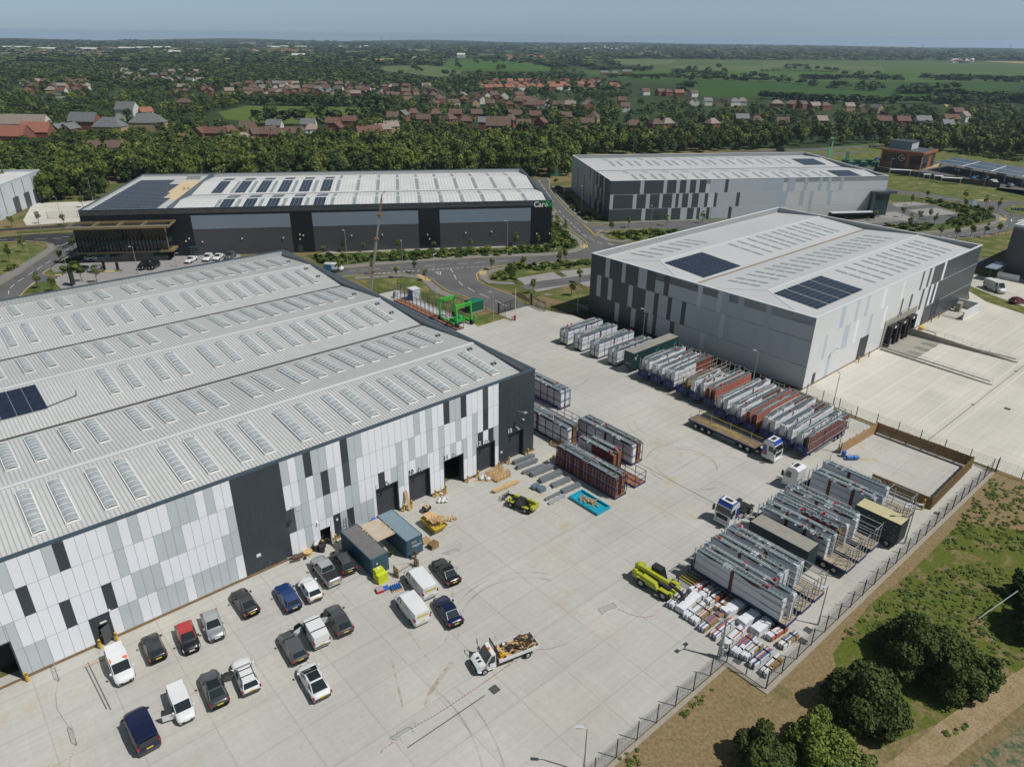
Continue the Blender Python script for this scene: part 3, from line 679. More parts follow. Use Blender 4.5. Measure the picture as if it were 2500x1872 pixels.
for a0,a1,z0,z1 in((0,7,0,q3),(9,14,q2,q3),(8.5,11.5,q1,q2),(13,16.5,q1,q2),(8,13,0,q1),(16,18.5,q2,q3),(15.5,19,0,q1),(20.5,22,q1,q3),(26.5,27.5,q2,q3),(24,25.5,0,q1),(35,36,1,9),(45,46,3,10)):
 cl.append(('L',a0,a1,z0,z1-.03,1))
wallbox(D_,WD,DD,12.9,0,cl,[],ML3)
q=MB();q.box(16.1,17.2,-.07,-.03,0,1.9);q.build('personnel_door',M_door,D_)
q=MB()
q.box(92.6,93.6,-2.0,-.05,0,8.2,0);q.box(93.6,101.2,-2.2,6,7.5,8.25,0);q.box(93.6,99.2,-1.4,-.05,0,7.5,1);q.box(98.35,99.2,-.05,6,0,7.5,1)
for x in np.arange(94.6,99,1.1):q.box(x,x+.07,-1.46,-1.4,.1,7.4,2)
for z in(2.5,3.9,5.6):q.box(93.6,99.2,-1.47,-1.4,z,z+.08,2)
q.build('entrance_porch',[M_anth2,M_glassb,M_char],D_)
sh=thing('bicycle_shelter','long low dark-framed shelter with pale roof in front of the silver-grey warehouse entrance','shelter',OD+UC*76+VC*-6.5,TC)
q=MB();q.box(0,15.5,0,2.6,2.15,2.3,1);q.box(0,.12,0,2.6,0,2.15,0);q.box(15.4,15.5,0,2.6,0,2.15,0);q.box(0,15.5,2.5,2.6,.1,2.1,0)
for x in range(0,16,2):q.box(x,x+.08,0,.08,0,2.15,0)
q.box(0,15.5,-.05,0,1.9,2.2,0);q.build('frame',[M_black,M_lgrey],sh)
E_=thing('warehouse','dark grey warehouse corner with white roof edge at the right margin','warehouse',uv(153.8,-12.5,0),TH)
parapet(E_,0,40,-45,0,13.2,.35,12,M_rib,M_lgrey,M_cap,'BRFL')
b=MB();b.box(0,40,-45,0,0,12.6,0);b.quad((.3,-44.7,12.4+.25),(39.7,-44.7,12.65),(39.7,-.3,12.65),(.3,-.3,12.65),1);b.build('wall',[M_char,M_roofB],E_)
b=MB();b.M=Matrix.Translation((-3.6,-.5,0));b.box(0,3.5,-.2,0,0,1.6);b.box(0,.2,-5,-.2,0,1.6);b.build('compound_wall',M_silver2,E_)
b=MB();b.box(-8.5,-.05,-1.2,1.4,3.1,3.25,0);b.box(-8.4,-8.2,-.1,.1,0,3.1,1);b.box(-7,-.1,6,9,5.0,5.2,0);b.box(-6.9,-6.7,6.2,6.4,0,5,1);b.box(-5.5,-.2,6.4,8.6,0,4.8,1);b.build('entrance_porch',[M_bluegrey,M_anth],E_)
Fb=thing('warehouse','pale warehouse end with a brown brick and glass office corner at the left margin','warehouse',OC+UC*-44.2+VC*42.5,TC)
b=MB();b.box(-60,0,0,42,0,9.6,0)
for x in(-.9,-3.6,-11,-20):b.box(x-.9,x,-.03,0,3.6,9.6,1)
for y in(3,7,12,20,27,34):b.box(0,.03,y,y+.35,1,9.6,1)
b.box(0,.06,18,22,0,5,1);b.box(0,.06,26,30,0,5,1);b.box(0,.06,33,36,0,5,1)
b.build('wall',[mat('pale_blue_white_cladding',(.52,.56,.60),.45,0,.03,.4),M_char],Fb)
b=MB();b.quad((-59.8,.2,9.2+.45),(-.2,.2,9.65),(-.2,41.8,9.65),(-59.8,41.8,9.65));b.build('roof',M_roofC,Fb)
parapet(Fb,-60,0,0,42,10.4,.3,9.5,M_rib,M_lgrey,M_cap,'BRFL')
b=MB();b.box(-30,-4.9,-4,-.05,0,3.6,0);b.box(-4.8,.6,-4.2,-.05,.1,3.5,1);b.box(-31,1,-4.6,-.05,3.6,4.0,2);b.box(-31,1,-4.55,-.1,4.0,4.1,3);b.build('office',[mat('brown_brick',(.16,.12,.075),.9,0,.15,3),M_glassb,M_char,M_roofC],Fb)
gs=c('d',985,1395);ge=c('d',1235,1425)
ang=math.atan2(ge.y-gs.y,ge.x-gs.x)
G_=thing('charging_station','two-storey orange and dark glass building with a white ring sign, top right beyond the road','building',gs,ang)
L_=(ge-gs).length*1.35
b=MB();b.box(0,L_,0,18,0,7.6,0);b.box(-.1,L_+.6,-.5,18.4,6.9,7.9,0)
b.box(.8,L_*.62,-.05,0,2.6,6.6,1);b.box(L_*.30,L_*.62,-.05,0,.3,2.5,1);b.box(L_*.72,L_+.02,-.1,0,.3,6.4,1);b.box(L_,L_+.1,1.5,9,.3,6.4,1);b.box(L_,L_+.12,13,17.5,.3,6.6,1)
b.build('wall',[mat('orange_cladding',(.33,.105,.035),.6,0,.1,1),M_glass],G_)
b=MB();b.box(.2,L_,.2,17.6,7.9,8.0,0);b.box(1.2,L_*.6,5,14,8,11.2,1);b.box(1,L_*.62,4.7,14.3,11.2,11.5,2);b.box(L_*.6,L_*.6+.1,5,14,8.1,11.1,3);b.build('roof',[M_char,M_bluegrey,M_anth,M_lgrey],G_)
b=MB()
def ring(b,cx,cz,r_,y,t=.25):
 for k in range(20):
  if 1<=k<=2:continue
  a0,a1=2*math.pi*k/20,2*math.pi*(k+1)/20
  b.bar((cx+r_*math.cos(a0),y,cz+r_*math.sin(a0)),(cx+r_*math.cos(a1),y,cz+r_*math.sin(a1)),.1,t)
ring(b,L_*.52,4.7,1.35,-.14);b.bar((L_*.52,-.14,4.7),(L_*.52+1.3,-.14,4.7),.1,.25);b.bar((L_*.52,-.14,4.1),(L_*.52,-.14,5.3),.1,.22);b.build('ring_sign',M_pframe,G_)
cp=thing('solar_carport','long flat solar-panel canopy on pale posts over charging cars at the right edge','carport')
b=MB();P0,P1,P2,P3=c('d',1465,1362,4),c('d',2500,1540,4),c('d',2560,1480,4),c('d',1640,1330,4)
b.prism([(p[0],p[1])for p in(P0,P1,P2,P3)],3.85,4.0,0)
n=56
for i in range(n):
 if i%14==13:continue
 for j in range(2):
  A0=P0.lerp(P1,(i+.08)/n);A1=P0.lerp(P1,(i+.92)/n);B0=P3.lerp(P2,(i+.08)/n);B1=P3.lerp(P2,(i+.92)/n)
  s0,s1=(.03,.47)if j==0 else(.53,.97)
  b.add([A0.lerp(B0,s0)+Vector((0,0,.06)),A1.lerp(B1,s0)+Vector((0,0,.06)),A1.lerp(B1,s1)+Vector((0,0,.14)),A0.lerp(B0,s1)+Vector((0,0,.14))],[(0,1,2,3)],1)
b.build('canopy_roof',[M_lgrey,M_pv],cp)
for i in range(7):
 for s_ in(.12,.88):
  p_=P0.lerp(P1,(i+.2)/7).lerp(P3.lerp(P2,(i+.2)/7),s_)
  q=MB();q.cyl((p_.x,p_.y,0),(p_.x,p_.y,3.86),.22,.18,8);q.build('post',M_silver2,cp)
RD=-.012
def road(name,pts,m=M_asph,z=RD):return sheet(name,pts,z,m)
def PXm(*a):return[c(*q)for q in a]
road('road',PXm(('f',560,905),('f',1000,855),('f',1300,829),('f',1600,806),('f',1900,790),('g',0,782),('g',200,777),('g',400,766),('g',560,742),('g',640,715),('g',672,690),('g',655,655),('g',600,612),('g',545,568),('g',500,520),('g',455,475),('g',415,425),('g',380,370),('g',340,290),('g',280,200),('g',215,135),('g',330,118),('g',352,150),('g',350,210),('g',405,285),('g',480,372),('g',560,450),('g',640,505),('g',700,520),('g',800,518),('g',1000,503),('g',1300,490),('g',1700,470),('h',100,470),('h',600,500),('h',900,520),('h',1000,500),('h',1100,620),('g',2000,640),('g',1500,560),('g',1240,545),('g',1050,552),('g',880,557),('g',790,565),('g',745,590),('g',760,612),('g',860,650),('g',1000,668),('g',1300,700),('g',1000,800),('g',690,800),('g',300,832),('g',0,852),('f',2050,862),('f',1930,885),('f',1872,930),('f',1885,985),('f',1960,1025),('f',2080,1070),('f',2208,1120),('g',90,1160),('g',185,1190),('g',0,1245),('f',2070,1262),('f',1990,1235),('f',1880,1165),('f',1760,1110),('f',1650,1080),('f',1570,1030),('f',1500,970),('f',1400,938),('f',1250,925),('f',1000,930),('f',740,950),('f',500,1000)))
road('road',PXm(('r',300,1100),('r',1000,1172),('r',1600,1112),('r',1950,1050),('r',2015,990),('r',1985,940),('r',1880,915),('r',1700,860),('r',1500,800),('r',1200,755),('r',1000,735),('r',740,690),('r',690,655),('r',900,672),('r',1200,710),('r',1500,765),('r',1680,790),('r',2208,790),('r',2700,840),('r',2700,1120),('r',2208,1060),('r',2100,1100),('r',1700,1190),('r',1200,1225),('r',400,1240)),z=RD-.003)
road('car_park',PXm(('r',560,830),('r',760,805),('r',1150,822),('r',1600,960),('r',1500,1020),('r',1100,1050),('r',700,1060),('r',380,1050),('r',560,1000)),z=RD+.001)
sheet('parking_bays',PXm(('r',720,812),('r',980,795),('r',1155,825),('r',780,852)),RD+.006,M_block)
sheet('parking_bays',PXm(('r',900,885),('r',1230,862),('r',1480,930),('r',1110,955)),RD+.006,M_block)
sheet('parking_bays',PXm(('r',560,920),('r',760,905),('r',1000,990),('r',900,1012),('r',600,965)),RD+.006,M_block)
sheet('pavement',PXm(('r',240,1010),('r',600,965),('r',840,1010),('r',420,1045)),.05,M_pave,.12)
sheet('car_park',PXm(('g',60,965),('g',380,910),('g',700,875),('g',700,1035),('g',560,1010),('g',240,1080),('g',130,1010)),RD+.001,M_block)
sheet('car_park_lane',PXm(('g',90,1035),('g',250,990),('g',700,930),('g',700,985),('g',240,1055),('g',150,1060)),RD+.005,M_asph)
for l in([('g',385,912),('g',430,905),('g',500,945),('g',455,955)],[('g',555,1008),('g',600,1000),('g',670,1045),('g',640,1050)],[('g',10,950),('g',60,955),('g',130,1005),('g',60,1010)],[('g',165,1070),('g',225,1065),('g',270,1105),('g',215,1115)]):
 sheet('planting_bed',PXm(*l),.05,M_plant,.1)
road('road',PXm(('s',-200,742),('s',0,735),('s',400,700),('s',870,680),('s',900,780),('s',850,880),('s',700,985),('s',570,1075),('s',480,1130),('s',500,1155),('s',600,1168),('s',700,1150),('s',600,1235),('s',400,1235),('s',290,1320),('s',220,1400),('s',-200,1500),('s',-150,1340),('s',0,1268),('s',200,1150),('s',400,1010),('s',600,880),('s',622,850),('s',600,815),('s',500,785),('s',300,775),('s',0,790),('s',-200,800)),M_asph)
road('road',PXm(('s',-200,740),('s',0,733),('s',400,699),('s',870,679),('s',890,760),('s',800,830),('s',700,870),('s',630,830),('s',500,783),('s',300,773),('s',0,788),('s',-200,797)),M_asphd,RD+.005)
road('driveway',PXm(('s',-200,655),('s',0,637),('s',400,612),('s',790,590),('s',870,570),('s',870,612),('s',400,640),('s',0,663),('s',-200,680)),M_asphd)
sheet('service_yard',PXm(('s',290,350),('s',800,335),('s',1100,318),('s',1100,400),('s',880,560),('s',300,600),('s',260,540),('s',340,400)),RD,M_yardB)
sheet('forecourt',PXm(('s',600,1235),('s',720,1145),('s',860,1090),('s',900,1000),('s',1000,940),('s',2000,940),('s',2700,900),('s',2700,1060),('s',2000,1240),('s',700,1320)),RD,M_block)
sheet('pavement',PXm(('s',560,1075),('s',700,990),('s',850,885),('s',900,890),('s',900,960),('s',760,1020),('s',700,1120),('s',600,1130)),.06,M_pave,.12)
sheet('pavement',PXm(('s',0,1290),('s',0,1170),('s',200,1060),('s',400,945),('s',540,850),('s',520,810),('s',440,795),('s',600,815),('s',622,850),('s',600,880),('s',400,1010),('s',200,1150),('s',0,1268)),.06,M_pave,.12)
def kerb(pts,w=.22,name='kerb',m=M_kerb,z=.06):
 b=MB();strip(b,pts,w,z);strip(b,[Vector((p[0],p[1],0))for p in pts],w,z-.14)
 for i in range(len(pts)-1):b.bar((pts[i][0],pts[i][1],z-.07),(pts[i+1][0],pts[i+1][1],z-.07),w,.132)
 b.build(name,m,kind='structure')
kl=[PXm(('f',700,880),('f',1000,853),('f',1300,827),('f',1600,804),('f',1900,788),('g',0,781),('g',200,776),('g',400,765),('g',560,741),('g',640,714),('g',672,690),('g',655,655),('g',600,612),('g',545,568),('g',500,520),('g',455,475),('g',415,425),('g',380,370)),PXm(('g',330,118),('g',352,150),('g',350,210),('g',405,285),('g',480,372),('g',560,450),('g',640,505),('g',700,520),('g',800,518)),PXm(('g',1240,545),('g',1050,552),('g',880,557),('g',790,565),('g',745,590),('g',760,612),('g',860,650),('g',1000,668)),PXm(('g',700,798),('g',300,832),('g',0,852),('f',2050,862),('f',1930,885),('f',1872,930),('f',1885,985),('f',1960,1025),('f',2080,1070),('f',2208,1120)),PXm(('f',2070,1262),('f',1990,1235),('f',1880,1165),('f',1760,1110),('f',1650,1080),('f',1570,1030),('f',1500,970),('f',1400,938),('f',1250,925),('f',1000,930),('f',740,950)),PXm(('s',870,880),('s',700,985),('s',570,1075),('s',480,1130),('s',500,1155),('s',600,1168)),PXm(('s',0,1268),('s',200,1150),('s',400,1010),('s',600,880),('s',622,850),('s',600,815),('s',500,785),('s',300,775),('s',0,790)),PXm(('s',220,1400),('s',290,1320),('s',400,1235)),PXm(('s',0,715),('s',300,695),('s',840,660)),PXm(('r',1000,1172),('r',1600,1112),('r',1950,1050),('r',2015,990),('r',1985,940),('r',1900,920)),PXm(('r',1300,1222),('r',1700,1190),('r',2070,1132)),PXm(('r',1680,790),('r',1830,780),('r',2208,792)),PXm(('f',1840,1340),('f',1890,1371),('f',2110,1305),('f',2180,1330)),PXm(('f',1200,1058),('f',1320,1095))]
for l in kl:kerb(l)
def rib_(name,pts,w,z,m):b=MB();strip(b,pts,w,z);return b.build(name,m,kind='structure')
rib_('pavement',PXm(('f',720,868),('f',1000,841),('f',1300,815),('f',1600,793),('f',1900,778),('g',0,770),('g',300,762),('g',500,745),('g',600,715),('g',635,688),('g',600,650),('g',540,610),('g',480,560),('g',430,510),('g',400,450),('g',390,400)),2.2,.05,M_pave)
rib_('pavement',PXm(('g',390,190),('g',430,270),('g',510,360),('g',590,440),('g',665,500),('g',800,503),('g',1200,487),('g',1600,472)),1.9,.05,M_pave)
rib_('pavement',PXm(('f',850,965),('f',1250,940),('f',1420,960),('f',1480,1010),('f',1560,1080),('f',1700,1130)),2.1,.05,M_pave)
rib_('pavement',PXm(('f',2208,880),('f',2060,885),('f',1960,920),('f',1930,960),('f',1990,1000),('f',2208,1010)),1.9,.05,M_pave)
rib_('pavement',PXm(('g',690,815),('g',300,848),('g',0,868),('f',2100,876)),1.6,.05,M_pave)
rib_('pavement',PXm(('g',1150,620),('g',960,655),('g',840,640),('g',780,605),('g',820,578),('g',900,572)),1.6,.05,M_pave)
rib_('pavement',PXm(('r',1000,1150),('r',1500,1105),('r',1800,1058),('r',1930,1010),('r',1930,960),('r',1880,930)),2.0,.05,M_pave)
rib_('footpath',PXm(('g',310,1095),('g',420,1120),('g',560,1170),('g',690,1225)),1.5,.0,M_pave)
rib_('footpath',PXm(('f',650,765),('f',1000,738),('f',1500,716),('f',2208,696),('g',370,683)),2.2,.03,M_conc)
rib_('footpath',PXm(('f',640,800),('f',600,770),('f',680,740)),4.0,.02,M_block)
for l in([('f',1360,935),('f',1400,932),('f',1500,985),('f',1440,990)],[('g',610,690),('g',650,680),('g',680,705),('g',620,715)],[('r',1930,970),('r',2010,985),('r',1990,1010),('r',1930,1000)],[('r',1690,770),('r',1830,770),('r',1830,790),('r',1690,785)],[('s',620,1150),('s',700,1150),('s',680,1165),('s',610,1165)],[('s',1170,1115),('s',1280,1108),('s',1280,1128),('s',1180,1130)],[('f',1890,905),('f',1960,900),('f',1950,935),('f',1900,940)]):
 sheet('tactile_paving',PXm(*l),.064,M_buff,.01)
b=MB();zp=RD+.012
def dash(t,a,e,n,w=.13,duty=.5,z=zp):
 P,Q=c(t,*a),c(t,*e)
 for i in range(n):
  strip(b,[P.lerp(Q,i/n),P.lerp(Q,(i+duty)/n)],w,z)
dash('f',(800,905),(1100,880),3,duty=.6);dash('f',(1150,877),(1850,833),5,duty=.6);dash('f',(1850,833),(2208,812),2,duty=.6)
dash('f',(1000,925),(1660,880),16,.3,.55);dash('f',(1660,880),(2000,862),8,.2,.55)
for l in([(1655,880),(1675,915)],[(1685,935),(1705,970)],[(1725,990),(1760,1025)],[(1800,1040),(1860,1078)],[(1900,1093),(1985,1130)],[(2030,1150),(2130,1198)]):strip(b,[c('f',*l[0]),c('f',*l[1])],.14,zp)
for l in([(1533,912),(1568,936)],[(1568,936),(1574,908)],[(1574,908),(1533,912)]):strip(b,[c('f',*l[0]),c('f',*l[1])],.2,zp)
dash('g',(260,140),(390,330),6,.15,.7)
for l in([(345,335),(375,350)],[(430,395),(445,410)],[(465,435),(480,450)],[(495,460),(515,480)],[(525,495),(545,510)],[(550,520),(575,540)],[(585,550),(610,575)],[(625,590),(665,615)],[(685,625),(730,647)],[(745,655),(795,673)]):strip(b,[c('g',*l[0]),c('g',*l[1])],.14,zp)
strip(b,PXm(('g',735,562),('g',800,555)),.3,zp);strip(b,PXm(('g',840,670),('g',890,685)),.3,zp)
for l in([(165,757),(260,755)],[(385,752),(520,748)],[(600,745),(700,747)],[(0,762),(80,760)],[(700,728),(780,728)],[(680,830),(800,775)],[(515,1030),(575,992)],[(415,1095),(480,1052)],[(310,1160),(370,1122)],[(200,1232),(270,1188)],[(115,1303),(160,1262)],[(95,1370),(100,1330)],[(720,895),(770,868)]):strip(b,[c('s',*l[0]),c('s',*l[1])],.15,zp+.003)
dash('s',(600,1235),(700,1150),4,.3,.5);dash('s',(300,1310),(390,1230),7,.25,.5)
dash('r',(1280,1190),(1860,1120),8,.14,.5);dash('r',(1880,1100),(2050,1060),3,.14,.6);dash('r',(900,700),(1600,795),8,.14,.5)
strip(b,PXm(('r',2065,1018),('r',2070,990)),.25,zp);strip(b,PXm(('r',2055,1000),('r',2070,988),('r',2083,1000)),.2,zp)
strip(b,PXm(('r',2140,1010),('r',2208,990)),.5,zp);strip(b,PXm(('r',2085,970),('r',2120,975)),.2,zp)
b.build('road_markings',M_paint,kind='structure')
b=MB()
for i in(0,3):strip(b,kl[i],.16,zp+.002)if False else None
b2=MB();strip(b2,PXm(('g',650,525),('g',690,560),('g',720,590),('g',745,610)),.35,.07);b2.build('yellow_line',M_yel,kind='structure')
def bed(pts,m=M_plant,z=.03,name='planting_bed'):sheet(name,PXm(*pts),z,m,.05)
bed([('f',440,770),('f',1000,745),('f',1600,722),('f',2208,703),('g',370,690),('g',370,470),('g',430,540),('g',520,620),('g',590,680),('g',570,715),('g',400,745),('g',0,757),('f',1900,768),('f',1300,805),('f',740,852),('f',640,870),('f',500,800)])
bed([('g',840,575),('g',1240,560),('g',1500,570),('g',1500,640),('g',1000,650),('g',850,615)],M_verge)
bed([('f',1980,950),('f',2060,890),('f',2208,872),('g',300,848),('g',700,822),('g',700,870),('g',440,900),('g',380,905),('g',60,955),('f',2208,990),('f',2050,985)],M_verge)
bed([('f',880,990),('f',1100,965),('f',1330,965),('f',1470,1040),('f',1640,1180),('f',1840,1290),('f',2000,1260),('f',2180,1330),('f',2110,1303),('f',1890,1369),('f',1560,1195),('f',1310,1090),('f',1210,1057),('f',1070,1093)],M_verge)
bed([('g',300,1110),('g',420,1100),('g',690,1070),('g',680,1200),('g',600,1180)],M_verge)
bed([('g',30,1090),('g',110,1085),('g',185,1140),('g',170,1160)],M_dark)
bed([('s',-100,815),('s',400,810),('s',520,840),('s',530,870),('s',200,1060),('s',-100,1220)],M_verge,.0,'verge')
bed([('s',655,1080),('s',760,1050),('s',860,1085),('s',850,1120),('s',780,1140),('s',700,1125)]);bed([('s',1100,1110),('s',1180,1092),('s',1180,1125),('s',1120,1125)]);bed([('s',1285,1105),('s',1390,1090),('s',1370,1112),('s',1300,1118)])
bed([('s',700,1030),('s',850,940),('s',930,930),('s',850,1030),('s',760,1045)])
bed([('s',300,1340),('s',400,1260),('s',560,1250),('s',640,1320),('s',500,1400)]);bed([('s',700,640),('s',880,612),('s',880,650),('s',700,670),('s',200,690),('s',180,670)])
bed([('r',680,500),('r',1250,560),('r',1950,640),('r',2700,720),('r',2700,830),('r',2208,775),('r',1680,770),('r',1300,715),('r',1000,665),('r',690,640)],M_verge,.0,'verge')
bed([('r',660,690),('r',1000,745),('r',1400,800),('r',1700,870),('r',1880,940),('r',1900,1000),('r',1500,1080),('r',1270,1110),('r',1230,1080),('r',640,1060),('r',900,1045),('r',1200,1050),('r',1590,1000),('r',1600,950),('r',1180,815),('r',980,780),('r',760,795),('r',640,740)])
bed([('r',1550,1225),('r',1800,1200),('r',2060,1175),('r',2050,1240),('r',1900,1420),('r',1640,1400),('r',1690,1290)],M_verge)
bed([('r',1960,870),('r',2030,840),('r',2200,835),('r',2400,860),('r',2400,930),('r',2208,945),('r',2050,920)],M_verge,.06,'roundabout_island')
bed([('h',1700,1045),('h',1760,1030),('h',1950,1110),('h',2208,1205),('h',2600,1330),('h',2600,1400),('h',2208,1265),('h',1900,1165)],M_verge,.05,'verge')
bed([('h',1740,900),('h',1800,860),('h',2000,890),('h',2010,940),('h',1960,965),('h',1760,930)],M_verge,.05,'verge')
sheet('access_road',PXm(('h',1760,800),('h',1900,790),('h',2100,830),('h',2100,880),('h',1750,860)),.02,M_asph)
sheet('highway',PXm(('d',-400,1290),('d',150,1262),('d',600,1242),('d',1020,1218),('d',1020,1236),('d',600,1262),('d',150,1280),('d',-400,1310)),.0,M_asph)
sheet('highway',PXm(('d',300,1320),('d',600,1288),('d',880,1270),('d',880,1285),('d',620,1306),('d',420,1330)),.0,M_asph)
sheet('highway',PXm(('d',1960,1600),('d',2208,1650),('d',2600,1700),('d',2600,1640),('d',2208,1600),('d',2010,1575)),.0,M_asph)
sheet('verge',PXm(('d',-500,1330),('d',150,1270),('d',1000,1208),('d',1500,1240),('d',2208,1330),('d',2700,1380),('d',2700,1720),('d',2208,1650),('d',1000,1480),('d',500,1330),('d',200,1350)),-.02,M_verge)
sheet('forecourt',PXm(('d',700,1360),('d',1000,1400),('d',1450,1370),('d',1650,1330),('d',2600,1460),('d',2600,1640),('d',2000,1580),('d',1300,1480),('d',960,1440),('d',640,1390)),-.008,M_asph)
sheet('forecourt',PXm(('d',1200,1425),('d',1450,1390),('d',1500,1375),('d',1480,1405),('d',1300,1440)),.0,M_buff)
sw=thing('timber_screen_fence','long brown timber screen fence below the orange building','fence',(0,0,0))
b=MB();P_=PXm(('d',985,1400),('d',965,1445),('d',1300,1490),('d',1600,1535),('d',2000,1585))
for p_,q_ in zip(P_,P_[1:]):b.bar((p_.x,p_.y,1.1),(q_.x,q_.y,1.1),.12,2.2)
b.build('boards',mat('grey_brown_boards',(.085,.07,.055),.9,0,.1,1),sw)
def leafmat(name,dark,light,attr=False):
 m=bpy.data.materials.new(name);m.use_nodes=True;nt=m.node_tree;b=nt.nodes['Principled BSDF'];ln=nt.links.new
 b.inputs['Roughness'].default_value=.75;b.inputs['Specular IOR Level'].default_value=.2
 oi=N(nt,'ShaderNodeAttribute',attribute_name='tint')if attr else N(nt,'ShaderNodeObjectInfo')
 ti=N(nt,'ShaderNodeAttribute',attribute_name='leaf')
 mx=N(nt,'ShaderNodeMix',data_type='RGBA');mx.inputs['A'].default_value=(*dark,1);mx.inputs['B'].default_value=(*light,1)
 ln(oi.outputs['Fac']if attr else oi.outputs['Random'],mx.inputs['Factor'])
 mr=N(nt,'ShaderNodeMapRange');mr.inputs['To Min'].default_value=.6;mr.inputs['To Max'].default_value=1.45;ln(ti.outputs['Fac'],mr.inputs['Value'])
 vm=N(nt,'ShaderNodeVectorMath',operation='SCALE');ln(mx.outputs['Result'],vm.inputs[0]);ln(mr.outputs[0],vm.inputs['Scale']);ln(vm.outputs[0],b.inputs['Base Color'])
 MATS[name]=m
 return m
L_wood=leafmat('woodland_leaves',(.045,.078,.014),(.155,.185,.034))
L_dark=leafmat('dark_leaves',(.030,.054,.016),(.062,.092,.022))
L_big=leafmat('hedge_tree_leaves',(.052,.072,.018),(.085,.108,.026))
L_lime=leafmat('lime_leaves',(.10,.14,.035),(.15,.18,.045))
L_mass=leafmat('massed_leaves',(.038,.068,.014),(.150,.178,.034),True)
M_bark=mat('bark',(.10,.075,.05),.9,0,.2,3)
nr=np.random.RandomState(11)
def crown_arrays(h,r,nl,nf,leaf,seed,base=.22,squash=1.0,core=True):
 """leaf-cluster faces spread over the lobes of a crown; returns verts, quads, per-face leaf value"""
 rs=np.random.RandomState(seed)
 lob=[]
 for i in range(nl):
  a=rs.uniform(0,2*math.pi);t=rs.uniform(0,1);rr=r*.62*math.sqrt(rs.uniform(.05,1))*math.sqrt(max(.12,1-(t-.35)**2*1.7))
  z=h*(base+(1-base)*(.15+.72*t));lr=r*rs.uniform(.30,.48)*(1.1-.35*t)
  lob.append((rr*math.cos(a),rr*math.sin(a),z,lr,rs.uniform(0,1)))
 lob.append((0,0,h*.62,r*.6,.5));lob=np.array(lob)
 w_=lob[:,3]**2;idx=rs.choice(len(lob),nf,p=w_/w_.sum())
 d=rs.normal(size=(nf,3));d[:,2]=d[:,2]*.8+.35;d/=np.linalg.norm(d,axis=1)[:,None]
 rad=lob[idx,3]*rs.uniform(.78,1.10,nf)
 ctr=lob[idx,:3]+d*rad[:,None]*np.array([1,1,squash])
 ctr[:,2]=np.maximum(ctr[:,2],h*base*.55)
 n=d+rs.normal(size=(nf,3))*.55;n/=np.linalg.norm(n,axis=1)[:,None]
 t1=np.cross(n,rs.normal(size=(nf,3)));t1/=np.linalg.norm(t1,axis=1)[:,None];t2=np.cross(n,t1)
 s_=leaf*rs.uniform(.6,1.4,nf)[:,None]
 v=np.stack([ctr-t1*s_-t2*s_*.7,ctr+t1*s_-t2*s_*.5,ctr+t1*s_*.6+t2*s_,ctr-t1*s_*.8+t2*s_*.7],1)
 val=np.clip(lob[idx,4]*.55+rs.uniform(0,.45,nf),0,1)
 V_=v.reshape(-1,3);Q=np.arange(nf*4).reshape(-1,4)
 if core:
  for L in lob:
   k=len(V_);u_=6;m_=4;cv=[]
   for a in range(m_+1):
    ph=math.pi*a/m_
    for b_ in range(u_):th=2*math.pi*b_/u_;q=L[3]*.74*rs.uniform(.85,1.1);cv.append((L[0]+q*math.sin(ph)*math.cos(th),L[1]+q*math.sin(ph)*math.sin(th),max(h*base*.5,L[2]+q*math.cos(ph)*squash)))
   V_=np.vstack([V_,cv]);qs=[(k+a*u_+b_,k+(a+1)*u_+b_,k+(a+1)*u_+(b_+1)%u_,k+a*u_+(b_+1)%u_)for a in range(m_)for b_ in range(u_)]
   Q=np.vstack([Q,qs]);val=np.concatenate([val,np.full(len(qs),.15)])
 return V_,Q,val
def mesh_np(name,V_,Q,val,m,tint=None):
 me=bpy.data.meshes.new(name);nq=len(Q)
 me.vertices.add(len(V_));me.vertices.foreach_set('co',V_.astype(np.float32).ravel())
 me.loops.add(nq*4);me.loops.foreach_set('vertex_index',Q.astype(np.int32).ravel())
 me.polygons.add(nq);me.polygons.foreach_set('loop_start',np.arange(0,nq*4,4,dtype=np.int32));me.polygons.foreach_set('loop_total',np.full(nq,4,dtype=np.int32))
 a=me.attributes.new('leaf','FLOAT','FACE');a.data.foreach_set('value',val.astype(np.float32))
 if tint is not None:a=me.attributes.new('tint','FLOAT','FACE');a.data.foreach_set('value',tint.astype(np.float32))
 me.materials.append(m);me.update();me.validate()
 return me
def join_crowns(l):
 Vs,Qs,vs_,o_=[],[],[],0
 for(V_,Q,v_),(dx,dy,dz)in l:Vs.append(V_+np.array([dx,dy,dz]));Qs.append(Q+o_);o_+=len(V_);vs_.append(v_)
 return np.vstack(Vs),np.vstack(Qs),np.concatenate(vs_)
def trunk_mesh(h,r,seed,limbs=4):
 rs=random.Random(seed);b=MB();p=Vector((0,0,-.1));q=Vector((rs.uniform(-.2,.2),rs.uniform(-.2,.2),h*.4))
 b.cyl(p,q,r,r*.7,7);b.cyl(q,(0,0,h*.75),r*.7,r*.25,6)
 for i in range(limbs):
  a=rs.uniform(0,6.28);b.cyl(q*rs.uniform(.75,1),(math.cos(a)*h*.22,math.sin(a)*h*.22,h*rs.uniform(.5,.75)),r*.4,r*.12,5)
 me=bpy.data.meshes.new('trunk');me.from_pydata(b.v,[],b.f);me.materials.append(M_bark);return me
def tree_proto(kind,h,r,nl,nf,leaf,seed,m,**kw):
 V_,Q,val=crown_arrays(h,r,nl,nf,leaf,seed,**kw)
 return kind,mesh_np('crown',V_,Q,val,m),trunk_mesh(h,r*kw.get('tr',.07),seed)
